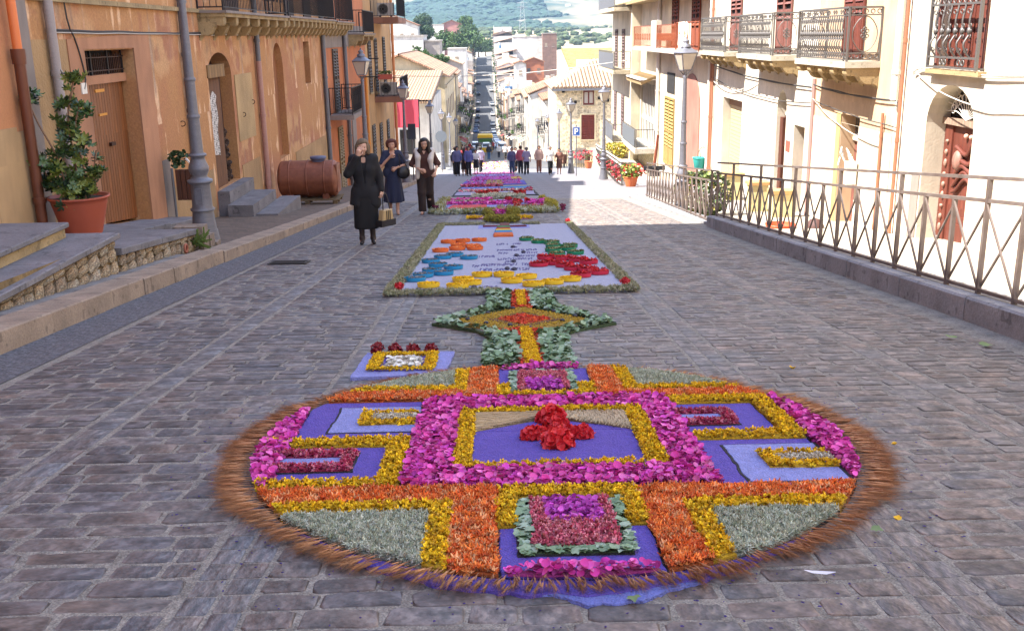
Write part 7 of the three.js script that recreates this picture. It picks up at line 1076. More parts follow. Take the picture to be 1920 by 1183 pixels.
{
  const fair = skinM(0.50, 0.29, 0.20), tan = skinM(0.46, 0.25, 0.165);
  // black suit, hand to her brow, handbag
  { const A = [{ e: [-0.25, 1.14, 0.10], w: [-0.085, 1.42, 0.155], hand: [[0.35, 1, 0.0], [0.2, 0, -1], [0.25, 0.3, 0.35, 0.45]] }, { e: [0.235, 1.09, -0.02], w: [0.255, 0.85, 0.03], hand: [[0.05, -1, 0.1], [-1, 0, 0.1], [0.9, 1.0, 1.0, 1.1]] }], K = stand;
    const black = clothM(0x17161a), jet = clothM(0x101013);
    buildPerson('elderly woman in black suit holding one hand to her brow and a handbag', [-2.27, street(17) + 0.012, -17], 0.12, 1.075, { skin: fair, head: [0.0, 1.54, 0.03], arms: A, legs: K, shoe: mat(0x0d0c0d, { rough: 0.35 }),
      hair: { m: mat(0x8a7358, { rough: 0.8, map: T.wood }), extra: [[[-0.075, 0.0, 0.0], [-0.083, -0.085, 0.015], 0.048, 0.036], [[0.075, 0.0, 0.0], [0.083, -0.085, 0.015], 0.048, 0.036], [[0, 0, -0.07], [0, -0.09, -0.06], 0.06, 0.05]] },
      clothes: [{ name: 'skirt', list: [J([-0.05, 0.92, 0], [-0.06, 0.3, 0.0], 0.135, 0.14, 0.85), J([0.05, 0.92, 0], [0.06, 0.3, 0.0], 0.135, 0.14, 0.85)], cut: (x, y) => 0.25 - y, m: jet },
        { name: 'jacket', list: [...torso(0.03, 0.82), ...sleeve(-1, A[0], 1.9, 0.012), ...sleeve(1, A[1], 1.93, 0.012), J([-0.1, 0.85, 0], [-0.12, 0.66, 0], 0.12, 0.13, 0.9), J([0.1, 0.85, 0], [0.12, 0.66, 0], 0.12, 0.13, 0.9), J([-0.18, 1.37, 0], [0.18, 1.37, 0], 0.05, 0.05)], cut: (x, y, z) => Math.max(0.60 - y + 0.04 * Math.sin(x * 22), Math.min(z - 0.06, 0.016 + 0.03 * (1.4 - y) - Math.abs(x) + (y - 1.2) * 0.12)), m: black },
        { name: 'blouse', list: torso(0.01, 0.9), m: jet }, { name: 'tights', list: K.flatMap((l) => [J([l.k[0], 0.5, l.k[2] - 0.01], l.a, 0.06, 0.04), J(l.a, [l.a[0], l.a[1] - 0.04, l.a[2] + 0.1], 0.038, 0.034)]), m: mat(0x2a1d1a, { rough: 0.6 }) }] });
    const b = thing('handbag', 'beige and black handbag carried by the woman in the black suit', 'handbag', [-1.93, street(17) + 0.35, -16.95], { local: true, ry: 0.9 }); new MB().ext(shp([[-0.15, 0], [0.15, 0], [0.11, 0.26], [-0.11, 0.26]]), 0.09, TR(0, 0, -0.045), { bevel: 0.015 }).build('bag_body', mat(0xb59a6c, { rough: 0.6, map: T.cloth }), b); new MB().box(-0.17, 0.17, -0.02, 0.09, -0.068, 0.068).build('bag_base', mat(0x15141a, { rough: 0.5 }), b); new MB().tube([[-0.08, 0.26, 0.02], [-0.05, 0.46, 0.0], [0.0, 0.54, 0], [0.05, 0.46, 0], [0.08, 0.26, 0.02]], 0.01, 5, 18).build('handle', mat(0x15141a, { rough: 0.5 }), b); for (const x of [-0.04, 0, 0.04]) new MB().box(x - 0.008, x + 0.008, 0.07, 0.25, 0.062, 0.066).build('stripe', mat(0x2a2018), b); }
  // navy dress, hand at her throat
  { const A = [{ e: [-0.255, 1.08, 0.10], w: [-0.045, 1.30, 0.17], hand: [[0.8, 0.7, 0.1], [0.4, -0.3, -1], [0.8, 0.9, 1.0, 1.1]] }, { e: [0.265, 1.10, 0.03], w: [0.08, 1.06, 0.19], hand: [[-0.8, -0.5, 0.1], [0, -0.3, -1], [0.8, 0.9, 1.0, 1.0]] }], K = walk2, navy = clothM(0x232a44);
    const flare = []; for (let i = 0; i < 8; i++) { const a = i / 8 * 6.283; flare.push(J([0.07 * Math.cos(a), 0.93, 0.05 * Math.sin(a)], [0.17 * Math.cos(a), 0.3, -0.02 + 0.18 * Math.sin(a)], 0.09, 0.07)); }
    buildPerson('woman in navy dress with hand at her throat and black shoulder bag', [-2.64, street(25.2) + 0.01, -25.2], 0.1, 1.13, { skin: tan, head: [0.0, 1.545, 0.03], arms: A, legs: K, sandals: true, shoe: mat(0x6a4630, { rough: 0.6 }),
      hair: { m: mat(0x6b3220, { rough: 0.75, map: T.wood }), extra: [[[-0.06, 0.06, 0.0], [0.06, 0.06, 0.0], 0.06, 0.06], [[-0.085, 0.03, 0.0], [-0.088, -0.03, -0.01], 0.042, 0.034], [[0.085, 0.03, 0.0], [0.088, -0.03, -0.01], 0.042, 0.034], [[0, 0, -0.07], [0, -0.05, -0.05], 0.05, 0.05]] },
      clothes: [{ name: 'blouse', list: [...torso(0.022, 0.9), ...sleeve(-1, A[0], 0.72, 0.014), ...sleeve(1, A[1], 0.72, 0.014), J([-0.09, 0.95, 0], [0.09, 0.95, 0], 0.13, 0.13, 0.85)], cut: (x, y, z) => Math.max(0.83 - y, Math.min(z - 0.04, 0.1 * (y - 1.27) * 6 - Math.abs(x) * 1.2)), m: navy }, { name: 'skirt', list: flare, cut: (x, y) => 0.28 - y, m: clothM(0x1f2540) }] });
    const b = thing('handbag', 'black shoulder bag on the arm of the woman in navy', 'handbag', [-2.36, street(25.2) + 0.95, -25.1], { local: true, ry: 0.4 }); new MB().sph(0.17, 0, 0.12, 0, 14, 1, 0.95, 0.5).build('bag_body', mat(0x121216, { rough: 0.45 }), b); new MB().tube([[-0.1, 0.22, 0], [-0.09, 0.45, 0.02], [-0.1, 0.6, -0.05], [0.0, 0.48, -0.03], [0.1, 0.22, 0]], 0.012, 5, 20).build('strap', mat(0x121216, { rough: 0.45 }), b); }
  // brown blouse, pale cardigan over the shoulders
  { const A = [{ e: [-0.275, 1.10, 0.02], w: [-0.09, 1.0, 0.20], hand: [[0.85, -0.2, 0.2], [0.2, -0.4, -1], [0.4, 0.5, 0.6, 0.7]] }, { e: [0.28, 1.10, -0.02], w: [0.245, 0.93, 0.17], hand: [[-0.2, -0.9, 0.5], [-1, 0, 0], [0.9, 1.0, 1.0, 1.1]] }], K = walk, br = clothM(0x4a2a22), wh = clothM(0xcfc6bc);
    buildPerson('woman in brown blouse and trousers with pale cardigan over her shoulders', [-1.83, street(25.2) + 0.01, -25.2], -0.05, 1.145, { skin: fair, head: [0.01, 1.535, 0.045], arms: A, legs: K, sandals: true, shoe: mat(0x7a4a38, { rough: 0.6 }),
      hair: { m: mat(0x2c1c18, { rough: 0.6, map: T.wood }), extra: [[[-0.078, 0.02, 0.0], [-0.095, -0.17, 0.03], 0.05, 0.04], [[0.078, 0.02, 0.0], [0.095, -0.17, 0.03], 0.05, 0.04], [[0, 0, -0.06], [0, -0.17, -0.05], 0.07, 0.07]] },
      clothes: [{ name: 'blouse', list: [...torso(0.024, 0.88), ...sleeve(-1, A[0], 1.15, 0.014), ...sleeve(1, A[1], 1.1, 0.014), J([-0.09, 0.92, 0], [0.09, 0.92, 0], 0.13, 0.13, 0.9)], cut: (x, y, z) => Math.max(0.80 - y, Math.min(z - 0.04, 0.1 * (y - 1.31) * 6 - Math.abs(x) * 1.2)), m: br },
        { name: 'trousers', list: legTube(K, 0.016, 0.1), cut: (x, y) => 0.07 - y, m: clothM(0x2c1d1a) },
        { name: 'cardigan', list: [J([-0.16, 1.37, -0.02], [-0.13, 1.25, 0.11], 0.075, 0.06), J([-0.13, 1.25, 0.11], [-0.155, 0.82, 0.12], 0.058, 0.05), J([0.16, 1.37, -0.02], [0.14, 1.2, 0.11], 0.075, 0.06), J([0.14, 1.2, 0.11], [0.16, 1.02, 0.12], 0.055, 0.045), J([-0.15, 1.36, -0.06], [0.15, 1.36, -0.06], 0.075, 0.075), J([-0.12, 1.2, -0.1], [0.12, 1.2, -0.1], 0.07, 0.07)], m: wh }] });
    const gl = thing('glasses', 'spectacles worn by the woman in the brown blouse', 'glasses', [-1.83, street(25.2) + 0.01, -25.2], { local: true, ry: -0.05 }); gl.scale.setScalar(1.145); const mb = new MB(); for (const s of [-1, 1]) { mb.add(new THREE.TorusGeometry(0.023, 0.0025, 5, 14), TR(0.01 + s * 0.032, 1.54, 0.146)); mb.bar([0.01 + s * 0.055, 1.542, 0.146], [0.01 + s * 0.09, 1.545, 0.05], 0.0025, 4); } mb.bar([0.001, 1.543, 0.147], [0.019, 1.543, 0.147], 0.0025, 4).build('frame', mat(0x4a2a2a, { rough: 0.4 }), gl); }
  // ---- the crowd further down: three builds, then copies in other clothes
  const D = { e: [-0.24, 1.09, -0.01], w: [-0.24, 0.86, 0.05] }, E2 = { e: [0.24, 1.09, -0.01], w: [0.24, 0.86, 0.05] };
  const base = (label, pos, ry, kind, cols) => buildPerson(label, pos, ry, kind === 'w' ? 1.0 : 1.07, { group: 'people walking among the carpets', skin: tan, arms: [D, E2], legs: kind === 'm' ? walk : stand, shoe: mat(0x1a1614, { rough: 0.6 }), hair: { m: mat(0x2a1e18), extra: kind === 'w' ? [[[0, 0, -0.05], [0, -0.1, -0.04], 0.07, 0.06]] : [] },
    clothes: kind === 'w' ? [{ name: 'top', list: [...torso(0.025, 0.86), ...sleeve(-1, D, 0.7, 0.012), ...sleeve(1, E2, 0.7, 0.012)], m: clothM(cols[0]) }, { name: 'skirt', list: [J([-0.05, 0.95, 0], [-0.07, 0.42, 0], 0.13, 0.13), J([0.05, 0.95, 0], [0.07, 0.42, 0], 0.13, 0.13)], cut: (x, y) => 0.4 - y, m: clothM(cols[1]) }]
      : [{ name: 'top', list: [...torso(0.03, 0.86), ...sleeve(-1, D, kind === 'm' ? 0.8 : 1.8, 0.014), ...sleeve(1, E2, kind === 'm' ? 0.8 : 1.8, 0.014)], cut: (x, y) => 0.8 - y, m: clothM(cols[0]) }, { name: 'trousers', list: legTube(kind === 'm' ? walk : stand, 0.0, 0.12), cut: (x, y) => 0.06 - y, m: clothM(cols[1]) }] }, 0.026);
  const protos = {};
  const crowd = [
    ['s', -2.75, 65.5, 3.1, 0x3a3a44, 0x1d1d20, 'person in striped dark top at the outer edge of the group watching the carpets'], ['s', -2.55, 63.3, 2.9, 0x6a6c92, 0x1a1a20, 'person with bluish backpack and black trousers in the group by the carpets'], ['w', -2.12, 63.5, 3.3, 0x4a342c, 0x3a2620, 'woman in long brown dress in the group by the carpets'], ['s', -1.82, 62.9, 2.7, 0x5a5e96, 0x17181f, 'person in blue printed shirt and black trousers nearest the carpets'], ['w', -1.45, 67, 2.9, 0xd8d4d2, 0x1f2028, 'woman in white top behind the one in the blue printed shirt'], ['m', -1.2, 71, 3.4, 0xb9b6c8, 0x22232b, 'walker in pale shirt beside the far sunlit carpet, shaded side'], ['s', -2.3, 69, 0.3, 0x8a2a30, 0x25242c, 'person in red top half hidden behind the shaded group'], ['m', -3.0, 70.5, 2.4, 0xd2cfca, 0x35343c, 'man in white cap and shirt behind the shaded group'],
    ['m', 1.82, 62.9, 0.1, 0x9a92b0, 0x1c2026, 'man in striped lilac shirt walking up the street alone'], ['m', 3.28, 62.4, 3.0, 0xe6e4e0, 0x17181c, 'man in white shirt and dark trousers walking away beside a woman in brown'], ['w', 3.85, 62.6, 3.2, 0x7e5346, 0x5a382f, 'woman in brown blouse and skirt walking away beside a man in white'], ['s', 1.5, 65.2, 0.2, 0xc05a6a, 0x2a2a30, 'person in pink top behind the man in the striped shirt'], ['m', 1.25, 69.5, 2.9, 0xeae8e4, 0x24262e, 'man in white shirt between the carpet and the striped shirt'], ['s', 0.95, 66.2, 3.3, 0x5e5a7e, 0x3a4a70, 'person in violet top and jeans pausing with raised camera'], ['s', 2.75, 66.5, 3.0, 0xc9a79a, 0x8a5a4a, 'person in dusty pink clothes beside the man in white shirt'],
    ['s', -1.0, 118, 0.2, 0x2b2a33, 0x3c5f86, 'photographer in dark top straddling the far carpet'], ['m', -3.6, 112, 3.0, 0xa02a2c, 0x20222a, 'distant person in red among the far crowd, shaded side'], ['w', -2.9, 116, 3.0, 0x26304e, 0x1d2230, 'distant woman in navy among the far crowd'], ['s', -2.2, 124, 0.4, 0xd6d2cc, 0x2a2c34, 'distant person in white near the far road edge'], ['s', -4.2, 122, 1.0, 0x3b2a2a, 0x23212a, 'distant person in dark brown by the shaded houses'], ['m', 0.9, 116, 3.0, 0xece9e4, 0x4a4640, 'distant person in white on the sunlit side of the far carpet'], ['m', 1.5, 119, 3.1, 0xf0ece6, 0x8c8478, 'distant person all in pale clothes on the sunlit side'], ['s', 0.2, 128, 3.0, 0xe0dcd8, 0x2a3040, 'distant person in white shirt in the middle of the road'], ['w', -3.3, 131, 0.2, 0x7a2230, 0x2a2026, 'distant woman in crimson top by the shaded pavement'], ['m', -4.4, 142, 3.0, 0x3a4a6a, 0x22222a, 'very distant person in blue by the shaded pavement'], ['s', -2.6, 150, 3.0, 0x5a6a3a, 0x2a2a22, 'very distant person in green near the yellow stall'], ['m', -4.7, 172, 0, 0xb03038, 0x24242c, 'very distant person in red on the shaded pavement beyond the stall'], ['s', -3.6, 180, 0, 0x2c2c36, 0x2c2c36, 'very distant dark figure beyond the stall'], ['m', -0.8, 196, 0, 0xb03030, 0x2c2c36, 'very distant person in red beside a parked car']];
  for (const [kind, x, d, ry, c1, c2, label] of crowd) {
    const pos = [x, street(d) + (d > 78 ? 0.04 : 0.012), -d];
    if (!protos[kind]) { protos[kind] = base(label, pos, ry, kind, [c1, c2]); continue; }
    const q = copyOf(protos[kind], 'person', pos, ry, label); const sc = protos[kind].scale.x * (0.94 + 0.1 * hash(Math.round(d * 7), Math.round(x * 9), 3)); q.scale.setScalar(sc);
    const m1 = clothM(c1), m2 = clothM(c2), hm = mat([0x2a1e18, 0x3a2a20, 0x6a6460, 0x1a1412][Math.floor(hash(Math.round(d * 3), Math.round(x * 5), 4) * 4)]);
    q.children.forEach((ch) => { if (ch.name === 'top') ch.material = m1; if (ch.name === 'skirt' || ch.name === 'trousers') ch.material = m2; if (ch.name === 'hair') ch.material = hm; });
  }
}
// ---------------------------------------------------------------- the town down the hill
const TW = { white: mat(0xe6dfd4, { map: T.plaster, rough: 0.92 }), cream: mat(0xdcc9a4, { map: T.plaster, rough: 0.92 }), sand: mat(0xc9aa7c, { map: T.plaster, rough: 0.92 }), grey: mat(0xb3aaa0, { map: T.plaster, rough: 0.92 }), pink: mat(0xb8847a, { map: T.plaster, rough: 0.9 }), orange: mat(0xb4704e, { map: T.plaster, rough: 0.9 }), brown: mat(0x8a6a5a, { map: T.plaster, rough: 0.9 }) };
T.tiles = tex(256, [0.9, 1.4], (u, v) => { const w = Math.abs(Math.sin(u * Math.PI * 4)), h = hash(Math.floor(u * 4), Math.floor(v * 4), 140), n = fbm(u * 16, v * 16, 141, 16, 3), e = (v * 4) % 1 < 0.12 ? 0.72 : 1; const k = (0.72 + 0.3 * w) * e * (0.8 + 0.3 * h) * (0.8 + 0.4 * n); return [222 * k, 196 * k, 172 * k]; });
T.tilesB = tex(128, [0.9, 1.4], (u, v) => 255 * (0.75 * Math.abs(Math.sin(u * Math.PI * 4)) + 0.25 * ((v * 4) % 1)), false);
const ROOFS = [mat(0xb59a84, { map: T.tiles, bump: T.tilesB, bs: 0.05 }), mat(0xa88f7a, { map: T.tiles, bump: T.tilesB, bs: 0.05 }), mat(0xb8a494, { map: T.tiles, bump: T.tilesB, bs: 0.05 }), mat(0xb08a70, { map: T.tiles, bump: T.tilesB, bs: 0.05 })];
const FLAT = mat(0xcfc6ba, { map: T.concrete });
const WINM = [mat(0x4a4a4c, { rough: 0.3 }), mat(0x6a5242, { rough: 0.6 }), mat(0x5b6a62, { rough: 0.6 }), mat(0x8a7a66, { rough: 0.6 })];
function rowHouse(o) {                                                           // one house of a terrace; facade at x = X facing s
  const { X, s, d0, d1, top, wall, roof = 'flat', label, depth = 9 } = o, m = (d0 + d1) / 2, y0 = Math.min(street(d0), street(d1)) - 1, t = thing('house', label, 'house', [X - s * depth / 2, street(m), -m], { group: undefined }), F = FX(X, s);
  F.box(new MB(), d0, d1, y0, top, -depth, 0).build('wall', wall, t);
  const floors = Math.max(1, Math.round((top - street(m)) / 3.3)), n = Math.max(1, Math.round((d1 - d0) / 3.2)), wm = pick(WINM);
  for (let f = 0; f < floors; f++) for (let i = 0; i < n; i++) {
    const d = mix(d0, d1, (i + 0.5) / n), y = street(m) + f * 3.3 + (f ? 0.15 : -0.1), h = f === 0 ? 2.3 : 2.1, w = 0.55;
    if (y + h > top - 0.2) continue;
    const win = F.box(new MB(), d - w, d + w, y, y + h, 0.002, 0.03).build(f ? 'window' : 'door', rnd() < 0.7 ? wm : pick(WINM), t);
    F.box(new MB(), d - w - 0.12, d - w, y, y + h, 0.002, 0.06).box(0, 0, 0, 0, 0, 0); const fr = new MB(); F.box(fr, d - w - 0.1, d - w, y, y + h, 0.002, 0.06); F.box(fr, d + w, d + w + 0.1, y, y + h, 0.002, 0.06); F.box(fr, d - w - 0.1, d + w + 0.1, y + h, y + h + 0.12, 0.002, 0.07); fr.build('frame', wall, win);
    if (f && rnd() < (o.balc ?? 0.55)) { const b = new THREE.Group(); b.name = 'balcony'; t.add(b); const out = 0.85; F.box(new MB(), d - 1.1, d + 1.1, y - 0.25, y - 0.08, 0.002, out).build('balcony_slab', FLAT, b); const r = new MB(); for (const hh of [0.05, 0.9]) { r.sq(F.pt(d - 1.08, y + hh, out - 0.03), F.pt(d + 1.08, y + hh, out - 0.03), 0.05); for (const e of [-1.08, 1.08]) r.sq(F.pt(d + e, y + hh, 0), F.pt(d + e, y + hh, out - 0.03), 0.05); } for (let k = 0; k <= 8; k++) r.sq(F.pt(d - 1.08 + k * 0.27, y - 0.05, out - 0.03), F.pt(d - 1.08 + k * 0.27, y + 0.9, out - 0.03), 0.035); for (const e of [-1.08, 1.08]) for (const q of [0.3, 0.6]) r.sq(F.pt(d + e, y - 0.05, out * q), F.pt(d + e, y + 0.9, out * q), 0.035); r.build('railing', IRON, b); if (rnd() < 0.3) { const p = new MB(); for (let k = 0; k < 14; k++) p.add(PET.bract, TR(X + s * (out - 0.1) + rr(-0.2, 0.2), y + rr(0.1, 0.8), -d + rr(-0.9, 0.9), rr(-1, 1), rr(0, 6), 0, rr(0.25, 0.45))); p.build('plants', mat(0x4c6a26, { side: true }), b); } }
    if (!f && rnd() < 0.35) { const a = new MB(); a.add(new THREE.BoxGeometry(1.1, 0.05, 1.8), TR(X + s * 0.55, y + h + 0.3, -d, 0, 0, -s * 0.45)); a.build('awning', mat(pick([0xb8a888, 0x8a3a3a, 0x6a7a6a, 0xd0c8b8]), { side: true }), t); }
  }
  F.box(new MB(), d0 + 0.02, d1 - 0.02, top - 0.25, top - 0.02, 0.002, 0.22).build('cornice', wall, t);
  if (rnd() < 0.8) { const pm = new MB(); pm.bar(F.pt(d0 + 0.3, y0, 0.09), F.pt(d0 + 0.3, top - 0.3, 0.09), 0.07, 6); pm.build('drainpipe', pick([GREYP, COPPER, WHITEP]), t); }
  const xa = X + s * 0.45, xb = X - s * depth;
  if (roof === 'flat') { new MB().box(Math.min(X + s * 0.02, xb), Math.max(X + s * 0.02, xb), top, top + 0.2, -d0 - 0.05, -d1 + 0.05).build('roof', FLAT, t); const pr = new MB(); F.box(pr, d0 + 0.06, d1 - 0.06, top + 0.2, top + 0.9, -0.22, -0.02); pr.build('parapet', wall, t); if (rnd() < 0.6) { const bx = mix(X, xb, 0.4); new MB().box(bx - 1.4, bx + 1.4, top + 0.2, top + 2.6, -m - 1.6, -m + 1.6).build('roof_hut', wall, t); } if (rnd() < 0.5) new MB().add(new THREE.CylinderGeometry(0.55, 0.55, 1.2, 12), TR(mix(X, xb, 0.25), top + 0.82, -d0 - 2)).build('water_tank', mat(pick([0x4a6a8a, 0x9aa0a4, 0x3a5a7a])), t); }
  else { const h = depth * 0.2, xm = (X + xb) / 2, slope = (x0, y0q, x1, y1) => { const g = new MB(), q = new THREE.Shape(); q.moveTo(x0, y0q); q.lineTo(x1, y1); q.lineTo(x1, y1 + 0.16); q.lineTo(x0, y0q + 0.16); q.closePath(); g.add(new THREE.ExtrudeGeometry(q, { depth: d1 - d0 + 0.3, bevelEnabled: false }), TR(0, 0, -d1 - 0.15)); return g; };
    if (roof === 'gable') { slope(xa, top - 0.02, xm, top + h).build('roof', o.roofM || pick(ROOFS), t); slope(xb - s * 0.3, top - 0.02, xm, top + h).build('roof', o.roofM || pick(ROOFS), t); for (const d of [d0 + 0.02, d1 - 0.02]) new MB().ext(shp([[X, top], [xm, top + h], [xb, top]]), 0.04, TR(0, 0, -d - 0.02)).build('gable_wall', wall, t); new MB().box(xm - 0.3, xm + 0.3, top + h - 0.3, top + h + 0.9, -m - 0.25, -m + 0.25).build('chimney', wall, t); }
    else slope(xa, top - 0.02, xb, top + h * 1.2).build('roof', o.roofM || pick(ROOFS), t); }
  return t;
}
const ADJ = ['first', 'second', 'third', 'fourth', 'fifth', 'sixth', 'seventh', 'eighth', 'ninth', 'tenth', 'eleventh', 'twelfth', 'thirteenth', 'fourteenth', 'fifteenth', 'sixteenth', 'seventeenth', 'eighteenth', 'nineteenth', 'twentieth', 'twenty first', 'twenty second', 'twenty third', 'twenty fourth', 'twenty fifth', 'twenty sixth', 'twenty seventh', 'twenty eighth', 'twenty ninth', 'thirtieth'];
const WN = Object.keys(TW), ORDN = (i) => i < 30 ? ADJ[i] : i < 39 ? 'thirty ' + ADJ[i - 30] : i === 39 ? 'fortieth' : 'forty ' + ADJ[i - 40];
{ // shaded side beyond the ochre house
  const an = thing('house', 'white walled lean-to house with weathered tile roof and pink awning', 'house', [-9, street(100), -100]); const wm = TW.white;
  new MB().box(-14, -6.3, street(110) - 1, -4.3, -96, -117).build('wall', wm, an);
  { const g = new MB(), q = shp([[95.2, -4.45], [117, -2.45], [117, -2.25], [95.2, -4.25]]); g.add(new THREE.ExtrudeGeometry(q, { depth: 8.2, bevelEnabled: false }), TR(-14.2, 0, 0, 0, Math.PI / 2, 0)); g.build('roof', mat(0xb3a594, { map: T.tiles, bump: T.tilesB, bs: 0.08 }), an); const tl = new MB(); for (let i = 0; i < 27; i++) tl.add(new THREE.CylinderGeometry(0.17, 0.17, 21.9, 6, 1, true, -Math.PI / 2, Math.PI), TR(-14 + i * 0.3, -3.25, -106.1, -Math.PI / 2 + 0.0916, 0, 0)); tl.build('tile_ridge', mat(0xc7b7a4, { map: T.tiles }), an); }
  new MB().box(-9.2, -7.8, -9.2, -6.9, -95.9, -95.99).build('window', DARKIN, an); new MB().box(-13.4, -12.2, -9, -6.6, -95.9, -95.99).build('window', DARKIN, an);
  const gb = thing('house', 'cream gabled house with pinkish tile roof rising behind the lean-to', 'house', [-11, street(125), -125]); new MB().ext(shp([[-16, -18], [-5.9, -18], [-5.9, -2.75], [-11, -0.55], [-16, -2.6]]), 26, TR(0, 0, -144)).build('wall', TW.cream, gb);
  for (const [x0, y0, x1, y1] of [[-5.3, -3.0, -11.1, -0.42], [-16.5, -2.8, -10.9, -0.42]]) { const q = new THREE.Shape(); q.moveTo(x0, y0); q.lineTo(x1, y1); q.lineTo(x1, y1 + 0.2); q.lineTo(x0, y0 + 0.2); q.closePath(); new MB().add(new THREE.ExtrudeGeometry(q, { depth: 27, bevelEnabled: false }), TR(0, 0, -144.5)).build('roof', mat(0xcbb09a, { map: T.tiles, bump: T.tilesB, bs: 0.06 }), gb); }
  { const FG = FX(-5.9, 1); for (let i = 0; i < 5; i++) FG.box(new MB(), 121 + i * 4.6, 122.3 + i * 4.6, -8.2, -5.8, 0.002, 0.05).build('window', WINM[1], gb); FG.box(new MB(), 119, 143, -4.2, -3.9, 0.002, 0.2).build('cornice', TW.cream, gb); }
  const aw = thing('awning', 'faded pink awning hanging behind the lamp beside the ochre house', 'awning', [-7, -3.4, -74]); { const g = new THREE.PlaneGeometry(2.5, 2.0, 14, 6), p = g.attributes.position; for (let i = 0; i < p.count; i++) p.setZ(i, 0.06 * Math.sin(p.getX(i) * 6) + 0.1 * p.getY(i)); g.computeVertexNormals(); new MB().add(g, TR(-6.95, -3.85, -74.4)).build('fabric', mat(0xc8485c, { side: true, rough: 0.8, map: T.cloth }), aw); new MB().bar([-8.3, -2.85, -74.4], [-5.6, -2.85, -74.4], 0.04).build('rail', IRON, aw); new MB().bar([-5.68, -2.85, -74.4], [-5.68, street(74), -74.4], 0.05).bar([-8.25, -2.85, -74.4], [-8.25, street(74), -74.4], 0.05).build('post', IRON, aw); }
  const bal = thing('railing', 'pale sloping railing with fluttering cloths along the shaded pavement', 'railing', [-5.3, street(85), -85]); for (let i = 0; i <= 24; i++) { const d = mix(72, 96, i / 24); new MB().bar([-5.3, street(d), -d], [-5.3, street(d) + 1.15, -d], 0.03, 5).build('baluster', WHITEP, bal); } new MB().bar([-5.3, street(72) + 1.15, -72], [-5.3, street(96) + 1.15, -96], 0.05).build('rail', WHITEP, bal);
  let d = 146, i = 0; while (d < 520) { const L = rr(9, 14), X = cx(d) - (d < 300 ? 4.9 : 4.6) - rr(0, 0.4), w = WN[Math.floor(rnd() * 4)], rf = pick(['flat', 'gable', 'gable', 'mono']), h = d < 330 ? rr(10, 13) : rr(7.5, 11); rowHouse({ X, s: 1, d0: d, d1: d + L - 0.15, top: street(d + L / 2) + h, wall: TW[w], roof: rf, label: `${w} ${rf === 'flat' ? 'flat roofed' : rf === 'gable' ? 'gabled' : 'tile roofed'} terrace house, ${ORDN(i)} down the shaded row`, balc: 0.7 }); d += L + (rnd() < 0.36 ? 4.5 : 0); i++; }
}
